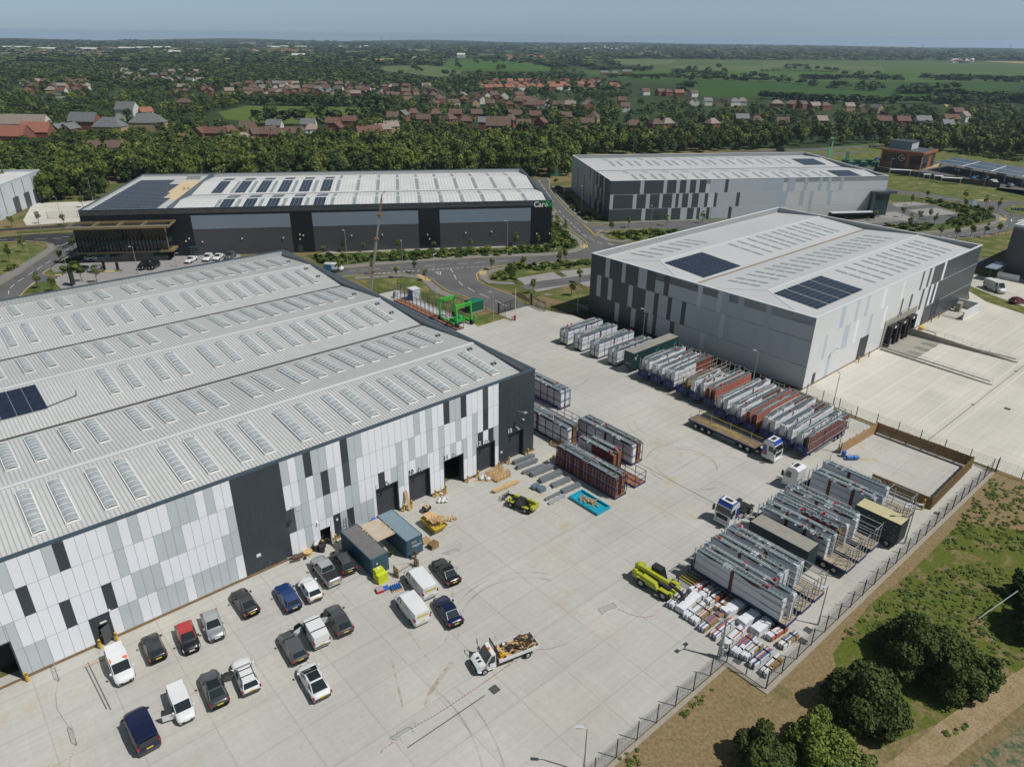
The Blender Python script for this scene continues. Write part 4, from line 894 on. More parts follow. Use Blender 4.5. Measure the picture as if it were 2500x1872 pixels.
def plant_tree(proto,loc,label,cat='tree',group=None,s=1.0,rz=None,name=None,trunk=True):
 kind,cm,tm=proto
 t=thing(name or kind,label,cat,loc,rnd.uniform(0,6.28)if rz is None else rz,group);t.scale=(s,s,s*rnd.uniform(.9,1.1))
 o=bpy.data.objects.new('crown',cm);COL.objects.link(o);o.parent=t
 if trunk:o=bpy.data.objects.new('trunk',tm);COL.objects.link(o);o.parent=t
 return t
SAP=[tree_proto('young_tree',4.6,1.15,6,420,.11,30+k,L_wood,base=.30,core=False)for k in range(3)]
SAP2=[tree_proto('young_tree',4.2,1.0,6,420,.11,40+k,L_lime,base=.35,core=False)for k in range(2)]
SHR=[tree_proto('shrub',1.5,1.1,6,260,.11,50+k,L_wood,base=.05,core=True)for k in range(3)]
sap=[('f',590,770,'thin young tree by the black warehouse corner, lime-leaved',1),('f',765,745,'small dark young tree against the middle charcoal wall',0),('f',925,745,'lime-leaved young tree in the bed left of the crane boom',1),('f',1215,735,'young tree in the bed below the white lamp on the charcoal wall',1),('f',1515,735,'yellow-green bushy young tree before the black gap between bays',1),('f',1830,715,'faint young tree before the right charcoal bay',1),('f',2200,700,'young tree near the bay edge beside the tall lamp',0),('f',1000,930,'young tree right of the crane boom on the pavement',0),('f',1195,960,'slender young tree on the verge left of the junction',1),('f',1355,920,'round dark young tree at the kerb before the give way triangle',0),('f',1445,985,'lime young tree beside the curved pavement',1),('f',2005,890,'round young tree at the junction island tip',0),('f',720,920,'bushy tree beside the blue and white car',0),('g',75,705,'tall narrow young tree under the left end of the lit bay',0),('g',250,700,'small conical tree against the black corner wall',0),('g',410,520,'young tree beside the branch road at the black corner',0),('g',485,600,'second young tree down the branch road bend',0),('g',135,880,'tall young tree on the verge by the main road',0),('g',480,830,'young tree near the lamp by the junction bend',0),('g',435,850,'faint young tree left of the junction lamp',1),('g',40,940,'lime young tree beside the block-paved bays',1),('g',215,1090,'tall lime young tree standing in the car park bed',1),('g',605,1000,'young tree in the car park bed by the grey wall',1),('g',535,1110,'staked young tree on the grass patch by the path',0),('g',865,590,'dark upright young tree at the side-road corner',0),('g',1015,540,'pair-trunk lime tree before the charcoal wall',1),('g',1330,520,'lime young tree by the small dark door',1),('g',1635,500,'young tree before the pale striped wall',0),('g',1920,440,'young tree rising over the near roof edge',1),('h',490,430,'young tree left of the low shelter',1),('h',945,480,'lime young tree before the glazed porch',1),('h',1245,545,'dark upright young tree left of the far car park',0),('h',1180,450,'lime young tree beside the block bays',1),('h',1255,350,'young tree at the top bays',1),('h',1320,490,'lime young tree by the footway lamp',1),('h',1405,470,'round lime tree at the lower bay edge',1),('h',1450,520,'dark young tree below the round lime tree',0),('h',1495,620,'young tree at the far kerb of the right road',0),('h',1755,620,'round young tree on the right road verge',0),('h',1630,640,'thin brownish young tree on the right road verge',0),('h',1870,620,'small dark young tree on the right road verge',0),('h',1990,600,'young tree before the dark warehouse corner',0),('h',1985,400,'young tree beside the roundabout',0),('h',1880,370,'young tree near the blue road sign',0),('h',1385,300,'small tree on the bank below the long grass',0),('h',1700,320,'small tree on the bank near the signs',0),('h',1630,440,'tree at the corner of the far car park',1),('h',1700,380,'tree above the bushy corner bank',0),('s',140,620,'lime young tree before the brown office',1),('s',440,580,'thin pale tree before the concrete yard at far left',1),('s',725,600,'lime young tree left of the black office',1),('s',275,900,'feathery young tree on the left verge',0),('s',110,1010,'rounded young tree on the left verge nearest the frame edge',0),('s',690,1010,'young tree beside the left road near the pavement bend',0),('s',840,900,'dark young tree at the glazed office corner',0),('s',430,1310,'big leafy young tree behind the roof at left',0),('s',600,1340,'young tree right of the leafy one behind the roof',0),('s',1090,1240,'small tree poking over the roof edge near the forecourt',0),('s',930,1230,'low bushy tree near the totem sign',0),('s',935,395,'small conifer-like tree behind the office roof corner',0)]
for i,(t,x,y,lab,k)in enumerate(sap):
 pr=(SAP2 if k else SAP)[i%(2 if k else 3)]
 plant_tree(pr,c(t,x,y),lab,s=.82 if t in 'f' else(.95 if t=='g' else 1.0),group='young trees planted along the estate roads')
M_tyre=mat('tyre',(.015,.015,.016),.85)
M_rim=mat('alloy',(.38,.39,.40),.3,.6)
M_cglass=mat('car_glass',(.014,.020,.022),.05,0,spec=.9)
M_lampw=mat('headlamp_lens',(.55,.57,.60),.1,spec=.8)
M_lampr=mat('tail_lamp_lens',(.32,.012,.012),.15,spec=.8)
M_plateY=mat('plate_yellow',(.62,.45,.03),.5)
M_plateW=mat('plate_white',(.62,.62,.60),.5)
M_trim=mat('black_trim',(.02,.02,.022),.55)
def paint(name,col,metal=.25,rough=.28):
 m=mat('paint_'+name,col,rough,metal,.03,.6,spec=.6)
 try:m.node_tree.nodes['Principled BSDF'].inputs['Coat Weight'].default_value=.6;m.node_tree.nodes['Principled BSDF'].inputs['Coat Roughness'].default_value=.06
 except Exception:pass
 return m
PNT=dict(white=paint('white',(.66,.67,.68),0),black=paint('black',(.014,.014,.016)),dkgrey=paint('dark_grey',(.065,.068,.075)),grey=paint('grey',(.11,.115,.125)),silver=paint('silver',(.36,.37,.38),.5),blue=paint('blue',(.010,.045,.17)),navy=paint('navy',(.008,.014,.055)),red=paint('red',(.42,.010,.012)),dred=paint('dark_red',(.16,.010,.016)),bronze=paint('bronze_grey',(.085,.075,.07)),green=paint('green',(.02,.09,.05)),lblue=paint('light_blue',(.05,.20,.42)))
KIND=dict(hatch=(4.0,1.74,1.48,.88,.95,.44,.10,-.72,-.93,1.0),suv=(4.45,1.84,1.64,.98,1.05,.46,.12,-.74,-.95,1.05),sedan=(4.6,1.80,1.44,.86,.92,.40,.08,-.42,-.74,.94),estate=(4.55,1.80,1.46,.87,.94,.42,.10,-.80,-.96,.99),liftback=(4.72,1.86,1.45,.80,.90,.58,.12,-.40,-.82,.93),van=(4.95,1.95,1.98,1.15,1.15,.70,.42,-.985,-.995,1.15),smallvan=(4.4,1.80,1.84,1.02,1.05,.62,.32,-.985,-.995,1.05),mpv=(4.95,1.95,1.98,1.12,1.12,.70,.42,-.95,-.985,1.12),bigvan=(5.9,2.0,2.45,1.2,1.25,.74,.48,-.99,-.997,1.25))
def ringpts(w_,zt,zl,crown=.04):
 return[(-w_*.55,zt+crown),(w_*.55,zt+crown),(w_*.88,zt),(w_*.985,zt-.13),(w_,zt-.32),(w_*.985,zl+.16),(w_*.93,zl),(-w_*.93,zl),(-w_*.985,zl+.16),(-w_,zt-.32),(-w_*.985,zt-.13),(-w_*.88,zt)]
def wheel(parent,x,y,r,w_=.22,side=1,name='wheel'):
 b=MB();b.cyl((x,y-w_/2,r),(x,y+w_/2,r),r,r,16,0)
 o=b.build(name,M_tyre,parent)
 b=MB();yy=y+side*(w_/2+.005);b.cyl((x,yy-.02*side,r),(x,yy,r),r*.62,r*.58,12,0);b.cyl((x,yy,r),(x,yy+.02*side,r),r*.16,r*.14,8,0);b.build('rim',M_rim,o)
 return o
def car(kind,col,label,nose,tail,doors=(),roof=None,rails=None,hood=None,pano=False,cat=None,glassrear=True,group='cars and vans parked on the yard',trim=None,decals=None,scale=None):
 L,W,H_,zh,zb,fws,frf,frr,frb,ztail=KIND[kind]
 ctr=(nose+tail)*.5;d=nose-tail;rz=math.atan2(d.y,d.x)
 t=thing('parked_van' if 'van' in kind or kind=='mpv' else 'parked_car',label,cat or('van' if 'van' in kind or kind=='mpv' else 'car'),Vector((ctr.x,ctr.y,0.0)),rz,group)
 if scale:t.scale=(scale,)*3
 hl=L/2;w_=W/2;pm=PNT[col];hm=PNT[hood]if hood else pm
 st=[(-hl,.50,ztail-.28,w_*.80),(-hl+.06,.36,ztail-.10,w_*.90),(-hl+.28,.28,ztail,w_*.975),(-hl*.55,.24,ztail*.45+zb*.55,w_),(0,.24,zb,w_),(hl*fws,.24,zb*.6+zh*.4+.02,w_),(hl*.78,.25,zh-.05,w_*.975),(hl-.28,.28,zh-.14,w_*.92),(hl-.09,.34,zh-.24,w_*.80),(hl,.44,zh-.40,w_*.66)]
 b=MB();n=12
 for x,zl,zt,ww in st:
  for y,z in ringpts(ww,zt,zl):b.v.append((x,y,z))
 for i in range(len(st)-1):
  for k in range(n):b.f.append((i*n+k,(i+1)*n+k,(i+1)*n+(k+1)%n,i*n+(k+1)%n));b.m.append(1 if(hood and i>=4)else 0)
 b.f.append(tuple(range(n)));b.m.append(0);b.f.append(tuple(range((len(st)-1)*n+n-1,(len(st)-1)*n-1,-1)));b.m.append(0)
 for sx in(.60,-.60):
  for sy in(-1,1):
   for k in range(7):
    a0,a1=math.pi*k/7,math.pi*(k+1)/7;rr=.40
    b.add([(sx*hl+rr*math.cos(a0),sy*(w_+.008),.32+rr*math.sin(a0)),(sx*hl+rr*math.cos(a1),sy*(w_+.008),.32+rr*math.sin(a1)),(sx*hl,sy*(w_+.008),.30)],[(0,1,2)],2)
 b.box(hl-.10,hl+.012,-w_*.5,w_*.5,.36,.52,2)
 b.box(hl-.2,hl-.02,-w_*.42,w_*.42,zh-.47+.03,zh-.36,2)
 b.build('body',[pm,hm,M_trim],t,smooth=True)
 wb,wt=w_*.93,w_*(.90 if 'van' in kind or kind=='mpv' else .74)
 xs=[(-hl*-frb,zb if frb>-.98 else zb,wb*.95),None]
 A_=(hl*frb,ztail+(.0 if kind!='sedan' else-.02));B1=(hl*frr,H_-.05);C1=(hl*frf,H_-.03);D1=(hl*fws,zb*.6+zh*.4+.03);Mid=((B1[0]+C1[0])/2,H_)
 b=MB()
 L0=[(A_[0],wb*.88,A_[1]),(B1[0],wt*.93,B1[1]),(Mid[0],wt,Mid[1]),(C1[0],wt*.96,C1[1]),(D1[0],wb*.92,D1[1])]
 base=[(A_[0],wb*.88,A_[1]-.06),(B1[0],wb,zb-.06),(Mid[0],wb,zb-.06),(C1[0],wb,zb-.06),(D1[0],wb*.92,D1[1]-.06)]
 k=len(L0)
 for s_ in(1,-1):
  for(x,y,z)in L0:b.v.append((x,s_*y,z))
  for(x,y,z)in base:b.v.append((x,s_*y,z))
 for i in range(k-1):b.f.append((i,i+1,2*k+i+1,2*k+i));b.m.append(0)
 for i in range(k-1):
  b.f.append((k+i,k+i+1,i+1,i));b.m.append(0);b.f.append((2*k+i,2*k+i+1,3*k+i+1,3*k+i));b.m.append(0)
 b.f.append((0,2*k,3*k,k));b.m.append(0)
 rm=PNT[roof]if roof else pm
 b.build('cabin',rm,t)
 def pane(name,pts,inset,off,m=M_cglass):
  P_=[Vector(p)for p in pts];c0=sum(P_,Vector())/len(P_);nn=(P_[1]-P_[0]).cross(P_[2]-P_[1]).normalized()
  if nn.dot(c0-Vector((0,0,.8)))<0:nn=-nn
  q=[p.lerp(c0,inset)+nn*off for p in P_]
  b=MB();b.add(q,[tuple(range(len(q)))],0);return b.build(name,m,t)
 R0,R1=L0[0],L0[1];F0,F1=L0[4],L0[3]
 pane('windscreen',[(F0[0],F0[1],F0[2]),(F0[0],-F0[1],F0[2]),(F1[0],-F1[1],F1[2]),(F1[0],F1[1],F1[2])],.07,.012)
 if glassrear:
  if kind in('van','mpv','smallvan','bigvan'):pane('rear_window',[(-hl*.995-.0,wt*.85,H_-.2),(-hl*.995,-wt*.85,H_-.2),(-hl*.995,-wt*.9,zb+.12),(-hl*.995,wt*.9,zb+.12)],.04,.02)
  else:pane('rear_window',[(R0[0],R0[1],R0[2]),(R0[0],-R0[1],R0[2]),(R1[0],-R1[1],R1[2]),(R1[0],R1[1],R1[2])],.09,.012)
 for s_ in(1,-1):
  g=lambda p,q,f:(p[0]+(q[0]-p[0])*f,s_*(p[1]+(q[1]-p[1])*f),p[2]+(q[2]-p[2])*f)
  if kind in('van','smallvan','bigvan'):
   xr=hl*(frf-.18)
   P_=[g(base[4],L0[4],.5),(C1[0]-.02,s_*wt*.965,C1[1]-.10),(xr,s_*wt*.985,H_-.12),(xr,s_*wb,zb+.02)]
  else:
   P_=[(D1[0]-.10,s_*wb*.94,D1[1]+.02),(C1[0],s_*(wt*.98+.005),C1[1]-.06),(Mid[0],s_*(wt+.01),H_-.08),(B1[0]+.05,s_*(wt*.96+.005),B1[1]-.07),(A_[0]+.35,s_*wb*.94,A_[1]+.03)]
  pane('side_window',P_,.03,.014)
 if pano:pane('glass_roof',[(C1[0]-.05,wt*.8,H_-.0),(C1[0]-.05,-wt*.8,H_),(B1[0]+.1,-wt*.8,H_),(B1[0]+.1,wt*.8,H_)],.02,.02)
 if rails:
  b=MB()
  if rails=='bars':
   for x in(C1[0]-.4,B1[0]+.9):b.bar((x,-wt*.98,H_+.09),(x,wt*.98,H_+.09),.07,.05)
  else:
   for s_ in(1,-1):b.bar((C1[0]-.15,s_*wt*.9,H_+.05),(B1[0]+.15,s_*wt*.9,H_+.05),.05,.05)
   if rails=='cross':
    for x in(C1[0]-.45,B1[0]+.75):b.bar((x,-wt*.9,H_+.09),(x,wt*.9,H_+.09),.06,.04)
  b.build('roof_rack' if rails=='bars' else 'roof_rail',M_trim,t)
 for sx in(.60,-.60):
  for sy in(-1,1):wheel(t,sx*hl,sy*(w_-.12),.33,.24,sy)
 for s_ in(-1,1):
  b=MB();b.add([(hl-.02,s_*w_*.62,zh-.42),(hl-.20,s_*w_*.90,zh-.36),(hl-.42,s_*w_*.90,zh-.15),(hl-.16,s_*w_*.60,zh-.22)],[(0,1,2,3)if s_>0 else(3,2,1,0)],0)
  b.M=Matrix.Translation((.012,s_*.015,.02));b.v=[tuple(Vector(p)+Vector((.015,s_*.015,.03)))for p in b.v];b.build('headlight',M_lampw,t)
  b=MB();zt=ztail-.12;hh=.45 if 'van' in kind or kind=='mpv' else .17
  b.box(-hl-.012,-hl+.28,s_*w_*.88-.075,s_*w_*.88+.075,zt-(0 if hh>.3 else .12),zt+hh-.12);b.build('taillight',M_lampr,t)
  b=MB();b.box(hl*fws-.32,hl*fws-.14,s_*(w_+.07)-.09,s_*(w_+.07)+.09,zb,zb+.14);b.build('mirror',pm if col!='red' else PNT['red'],t)
 b=MB();b.box(-hl-.03,-hl+.02,-.26,.26,ztail-.30,ztail-.19);b.build('number_plate',M_plateY,t)
 b=MB();b.box(hl-.02,hl+.03,-.26,.26,.50,.61);b.build('number_plate',M_plateW,t)
 for s_,a in doors:
  q=MB();hx=hl*fws-.35;Lr=1.1
  q.M=Matrix.Translation((hx,s_*w_,0))@Matrix.Rotation(-s_*R(a),4,'Z')
  q.box(-Lr,0,-.04,.04,.35,zb,0)
  q.bar((-Lr,0,zb),(-Lr+.1,-s_*.06,H_-.1),.05,.05,1);q.bar((-Lr+.1,-s_*.06,H_-.1),(-.35,-s_*.06,H_-.12),.05,.05,1);q.bar((-.35,-s_*.06,H_-.12),(0,0,zb),.05,.05,1)
  q.add([(-Lr,0,zb),(0,0,zb),(-.35,-s_*.06,H_-.12),(-Lr+.1,-s_*.06,H_-.1)],[(0,1,2,3)],2)
  q.build('door',[pm,M_trim,M_cglass],t)
  q=MB();q.box(hx-1.05,hx-.05,s_*w_*.985-.02,s_*w_*.985+.02,.38,zb-.03);q.build('door_opening',M_trim,t)
 if decals:
  for nm,m,quad in decals:
   q=MB();q.add(quad,[tuple(range(len(quad)))],0);q.build(nm,m,t)
 return t
def cc(t,x,y):return c(t,x,y,.55)
M_org=mat('orange_decal',(.70,.16,.03),.4)
M_ylab=mat('yellow_decal',(.62,.47,.02),.45)
hw=KIND['smallvan']
car('smallvan','white','white van with orange swooshes on its bonnet and roof edge beside the open grey door',cc('m',1085,995),cc('m',950,650),glassrear=False,decals=[('orange_mark',M_org,[(.70,.62,1.86),(.30,.30,1.885),(.15,.70,1.85),(.45,.80,1.80)]),('orange_mark',M_org,[(.72,-.75,1.80),(-.1,-.85,1.75),(-.25,-.70,1.86),(.3,-.6,1.87)]),('orange_mark',M_org,[(-1.7,.84,1.5),(-2.1,.84,1.5),(-2.1,.80,1.8),(-1.9,.80,1.8)]),('orange_mark',M_org,[(1.50,.55,1.065),(1.25,.78,1.07),(1.15,.62,1.09),(1.38,.42,1.08)])])
car('hatch','black','black hatchback in the row by the wall, right of the white and orange van',cc('m',1245,545),cc('m',1345,765))
car('hatch','black','small black car with bright red roof and mirrors',cc('m',1622,690),cc('m',1540,460),roof='red')
car('hatch','silver','silver hatchback facing the camera, right of the red-roofed car',cc('m',1835,580),cc('m',1755,365))
car('sedan','black','glossy black saloon between the silver hatchback and the blue estate',cc('m',1985,165),cc('m',2140,385))
car('sedan','dkgrey','dark saloon with a panoramic glass roof and its right door standing open',cc('m',1745,865),cc('m',1858,1135),pano=True,doors=[(-1,75)])
car('estate','white','white estate car with black roof rails and crossbars, nose to the wall',cc('m',2020,770),cc('m',2120,1010),rails='cross')
car('smallvan','white','small white van with its left door swung wide open, facing the camera',cc('m',1580,1270),cc('m',1480,1010),doors=[(-1,78)],scale=.90,glassrear=False)
car('mpv','navy','large dark blue van parked alone in the bottom left of the yard',cc('m',1120,1190),cc('m',1275,1525))
car('estate','blue','bright blue estate car next to the white hatchback near the wall',cc('n',225,305),cc('n',345,500))
car('hatch','white','white hatchback between the blue estate and the silver pickup',cc('n',418,245),cc('n',530,425))
car('suv','black','black sport utility car squeezed between the pickup and the rusty-roofed container',cc('n',690,25),cc('n',810,195),rails='rails')
car('estate','grey','grey estate car left of the white van with both doors open',cc('n',262,705),cc('n',395,935))
car('smallvan','white','small white van with both front doors open and two black roof bars',cc('n',450,585),cc('n',582,810),doors=[(-1,70),(1,70)],rails='bars',glassrear=False)
car('suv','dkgrey','dark grey crossover just right of the white van with open doors',cc('n',643,495),cc('n',778,705))
car('liftback','white','white car with one long black glass roof, alone below the grey estate',cc('n',428,975),cc('n',578,1240),pano=True)
yd=[('yellow_label',M_ylab,[(-2.485,-.62,1.62),(-2.485,.62,1.62),(-2.485,.62,1.40),(-2.485,-.62,1.40)]),('yellow_label',M_ylab,[(.2,.985,1.58),(-1.2,.985,1.58),(-1.2,.982,1.44),(.2,.982,1.44)]),('yellow_label',M_ylab,[(-2.0,-.985,1.3),(-1.2,-.985,1.3),(-1.2,-.985,1.5),(-2.0,-.985,1.5)])]
car('van','white','white van with yellow strips, the one nearer the stacked pallets',cc('n',1315,185),cc('n',1490,400),glassrear=False,decals=yd)
car('van','white','white van with yellow strips, lower one of the pair',cc('n',1240,385),cc('n',1425,620),glassrear=False,decals=yd)
car('sedan','black','black saloon right of the upper white van with yellow strips',cc('n',1540,95),cc('n',1690,280))
car('sedan','navy','dark navy saloon right of the lower white van',cc('n',1565,420),cc('n',1700,620))
G2='cars parked along the far warehouses'
car('sedan','black','dark saloon left in front of the glazed office',cc('e',725,860),cc('e',665,905),group=G2)
car('sedan','silver','silver saloon in front of the glazed office',cc('e',765,895),cc('e',835,865),group=G2)
car('suv','black','dark sport utility car, left of a pair by the office lamp',cc('e',1178,880),cc('e',1240,845),group=G2)
car('suv','black','black sport utility car, right of a pair by the office lamp',cc('e',1258,878),cc('e',1325,840),group=G2)
car('sedan','white','white coupe beside the lit side door of the black warehouse',cc('e',1575,825),cc('e',1640,790),group=G2)
car('suv','white','white car, left of a white pair along the charcoal wall',cc('e',1725,815),cc('e',1775,770),group=G2)
car('sedan','white','white car, right of a white pair along the charcoal wall',cc('e',1810,805),cc('e',1862,765),group=G2)
car('suv','grey','grey car half hidden by the near roof edge',cc('e',1910,795),cc('e',1965,760),group=G2)
car('van','white','white van with a blue rear half on the estate road',cc('f',730,885),cc('f',620,880),group=G2,decals=[('blue_panel',PNT['lblue'],[(-2.4,.99,.5),(-.1,.99,.5),(-.5,.985,1.7),(-2.4,.985,1.85)]),('blue_panel',PNT['lblue'],[(-2.4,-.99,.5),(-.1,-.99,.5),(-.5,-.985,1.7),(-2.4,-.985,1.85)])])
car('bigvan','white','long white panel van beyond the pale warehouse at the right margin',cc('h',2035,1080),cc('h',1890,1020),glassrear=False,group=G2)
car('hatch','dred','dark red hatchback at the right margin',cc('h',2200,1150),cc('h',2110,1160),group=G2)
car('mpv','black','black people carrier on the road behind the far warehouse',cc('d',190,1268),cc('d',125,1265),group='vehicles on the road behind the warehouses')
car('sedan','dkgrey','dark saloon on the road left of the orange building',cc('d',968,1233),cc('d',908,1235),group='vehicles on the road behind the warehouses')
for i,(x0,y0,x1,y1,k,col,lab)in enumerate([(1600,1455,1670,1440,'suv','black','black car charging under the canopy, leftmost'),(1760,1500,1830,1488,'hatch','lblue','light blue car charging under the canopy'),(1850,1515,1910,1500,'suv','navy','dark blue car beside the light blue one under the canopy'),(1990,1535,1910,1548,'van','white','white van waiting under the canopy edge'),(2130,1555,2060,1570,'estate','silver','silver car by the end of the timber screen'),(1600,1490,1680,1505,'hatch','dred','dark red car behind the screen under the canopy'),(1990,1455,2060,1468,'sedan','white','white car in the rear row under the canopy'),(940,1350,1000,1338,'hatch','blue','blue car left of the orange building'),(1720,1405,1770,1415,'hatch','red','red car in the rear row under the canopy')]):
 car(k,col,lab,cc('d',x0,y0),cc('d',x1,y1),group='cars at the charging station')
def pickup():
 nose,tail=cc('n',525,85),cc('n',682,285);ctr=(nose+tail)*.5;d=nose-tail
 t=thing('pickup_truck','silver double-cab pickup with a black load bed, left of the black sport utility car','pickup',Vector((ctr.x,ctr.y,0)),math.atan2(d.y,d.x),'cars and vans parked on the yard')
 pm=PNT['silver'];hl,w_=2.6,.92
 b=MB();st=[(-hl,.5,.95,w_*.9),(-hl+.1,.45,1.1,w_),(-.9,.4,1.1,w_),(.9,.4,1.08,w_),(1.9,.42,1.02,w_*.97),(hl-.2,.45,.92,w_*.9),(hl,.5,.75,w_*.72)]
 for x,zl,zt,ww in st:
  for y,z in ringpts(ww,zt,zl,.03):b.v.append((x,y,z))
 n=12
 for i in range(len(st)-1):
  for k in range(n):b.f.append((i*n+k,(i+1)*n+k,(i+1)*n+(k+1)%n,i*n+(k+1)%n));b.m.append(0)
 b.f.append(tuple(range(n)));b.m.append(0);b.f.append(tuple(range((len(st)-1)*n+n-1,(len(st)-1)*n-1,-1)));b.m.append(0)
 b.build('body',pm,t,smooth=True)
 b=MB();b.add([(-.9,-.82,1.05),(-.9,.82,1.05),(1.15,.84,1.05),(1.15,-.84,1.05),(-.7,-.68,1.72),(-.7,.68,1.72),(.45,.68,1.74),(.45,-.68,1.74)],[(4,7,6,5),(0,4,5,1),(2,6,7,3),(1,5,6,2),(3,7,4,0)]);b.build('cabin',pm,t)
 for nm,q in(('windscreen',[(1.09,.76,1.13),(1.09,-.76,1.13),(.50,-.62,1.70),(.50,.62,1.70)]),('rear_window',[(-.905,-.7,1.2),(-.905,.7,1.2),(-.74,.6,1.66),(-.74,-.6,1.66)]),('side_window',[(-.75,.835,1.15),(.95,.84,1.13),(.42,.71,1.66),(-.62,.71,1.66)]),('side_window',[(-.75,-.835,1.15),(.95,-.84,1.13),(.42,-.71,1.66),(-.62,-.71,1.66)])):
  b=MB();P_=[Vector(p)for p in q];b.add([p+Vector(((.02 if nm=='windscreen' else-.02 if nm=='rear_window' else 0),(.02 if q[0][1]>0 and 'side' in nm else-.02 if 'side' in nm else 0),.01))for p in P_],[(0,1,2,3)]);b.build(nm,M_cglass,t)
 b=MB();b.box(-hl+.1,-1.0,-.74,.74,1.10,1.145,0);b.box(-hl+.1,-1.0,-.83,-.75,1.1,1.2,0);b.box(-hl+.1,-1.0,.75,.83,1.1,1.2,0)
 for i in range(6):b.box(-hl+.25+i*.23,-hl+.29+i*.23,-.7,.7,1.145,1.165,0)
 b.build('load_bed',M_trim,t)
 for sx in(1.6,-1.6):
  for sy in(-1,1):wheel(t,sx,sy*(w_-.1),.37,.26,sy)
 for s_ in(-1,1):
  b=MB();b.box(-hl-.02,-hl+.06,s_*.82-.08,s_*.82+.08,.8,1.08);b.build('taillight',M_lampr,t)
  b=MB();b.box(hl-.3,hl+.0,s_*.68-.14,s_*.68+.14,.72,.88);b.build('headlight',M_lampw,t)
  b=MB();b.box(.85,1.0,s_*1.05-.12,s_*1.05+.12,1.1,1.3);b.build('mirror',M_trim,t)
 b=MB();b.box(-hl-.03,-hl+.02,-.26,.26,.55,.66);b.build('number_plate',M_plateY,t);b=MB();b.box(-hl-.1,-hl+.02,-.8,.8,.42,.54);b.build('bumper',M_gal,t)
pickup()
def dropside():
 nose,tail=c('n',1850,985,.6),c('n',2360,790,.6);d=nose-tail;rz=math.atan2(d.y,d.x);Dn=d.normalized();base=nose-Dn*3.3
 t=thing('dropside_truck','white dropside truck loaded with scrap, its left cab door open','truck',Vector((base.x,base.y,0)),rz)
 wm=PNT['white'];w_=.98
 b=MB();b.box(-3.2,1.4,-.35,.35,.5,.75,1)
 st=[(1.35,.45,1.95,.96),(1.6,.42,2.0,.98),(2.1,.40,1.15,.98)]
 b.add([(1.35,-w_,.45),(3.0,-w_,.45),(3.25,-w_*.85,.5),(3.3,-w_*.75,.95),(2.95,-w_*.95,1.15),(2.35,-w_*.96,1.25),(1.75,-w_*.86,2.1),(1.35,-w_*.88,2.1)]+[(1.35,w_,.45),(3.0,w_,.45),(3.25,w_*.85,.5),(3.3,w_*.75,.95),(2.95,w_*.95,1.15),(2.35,w_*.96,1.25),(1.75,w_*.86,2.1),(1.35,w_*.88,2.1)],[(0,1,2,3,4,5,6,7),tuple(range(15,7,-1))]+[((i+1)%8,i,i+8,(i+1)%8+8)for i in range(8)],0)
 b.box(3.2,3.36,-.8,.8,.38,.6,1);b.box(3.18,3.33,-.45,.45,.68,.9,1);b.box(2.6,2.9,-.35,-.1,1.19,1.22,1);b.box(2.6,2.9,.1,.35,1.19,1.22,1)
 b.build('cab',[wm,M_trim],t)
 for nm,q in(('windscreen',[(2.39,-.86,1.29),(2.39,.86,1.29),(1.80,.76,2.06),(1.80,-.76,2.06)]),('side_window',[(2.25,.99,1.25),(1.45,.99,1.25),(1.45,.90,1.95),(1.75,.90,1.95)]),('side_window',[(2.25,-.99,1.25),(1.45,-.99,1.25),(1.45,-.90,1.95),(1.75,-.90,1.95)])):
  b=MB();b.add(q,[(0,1,2,3)]);b.build(nm,M_cglass,t)
 b=MB();b.box(-3.3,1.05,-1.02,1.02,.86,.94,1)
 for y in(-1.04,1.0):b.box(-3.3,1.05,y,y+.04,.9,1.28,0)
 b.box(-3.34,-3.3,-1.04,1.04,.9,1.28,0);b.build('dropside_body',[wm,M_wood],t)
 b=MB();b.box(1.08,1.2,-1.0,1.0,.9,1.3,0)
 for y in np.arange(-1,1.01,.25):b.box(1.1,1.16,y-.02,y+.02,1.3,2.3,0)
 b.box(1.08,1.2,-1.05,1.05,2.25,2.33,0);b.build('headboard',M_trim,t)
 b=MB();b.box(1.6,1.85,-.12,.12,2.1,2.24);b.build('beacon',mat('amber_beacon',(.5,.14,.01),.3),t)
 for sx in(2.55,-2.1):
  for sy in(-1,1):wheel(t,sx,sy*.85,.35,.26,sy)
 for s_ in(-1,1):
  b=MB();b.box(3.05,3.3,s_*.72-.1,s_*.72+.1,.78,.95);b.build('headlight',M_lampw,t)
  b=MB();b.box(2.15,2.25,s_*1.15-.1,s_*1.15+.1,1.2,1.55);b.build('mirror',M_trim,t)
 q=MB();q.M=Matrix.Translation((2.4,-w_,0))@Matrix.Rotation(R(72),4,'Z');q.box(-.95,0,-.04,.04,.5,1.25,0);q.bar((-.95,0,1.25),(-.9,0,2),.05,.05,1);q.bar((-.9,0,2),(-.5,0,2),.05,.05,1);q.bar((-.5,0,2),(0,0,1.25),.05,.05,1);q.build('door',[wm,M_trim],t)
 b=MB();b.box(3.33,3.37,-.26,.26,.42,.52);b.build('number_plate',M_plateW,t)
 ld=thing('scrap_metal','tangled heap of rusty scrap and timber on the dropside truck','scrap',Vector((base.x,base.y,0)),rz)
 rs=random.Random(5);mats_=[mat('rust',(.16,.07,.03),.9,0,.3,5),mat('dark_scrap',(.03,.025,.02),.8),mat('light_scrap',(.4,.36,.3),.7),M_wood]
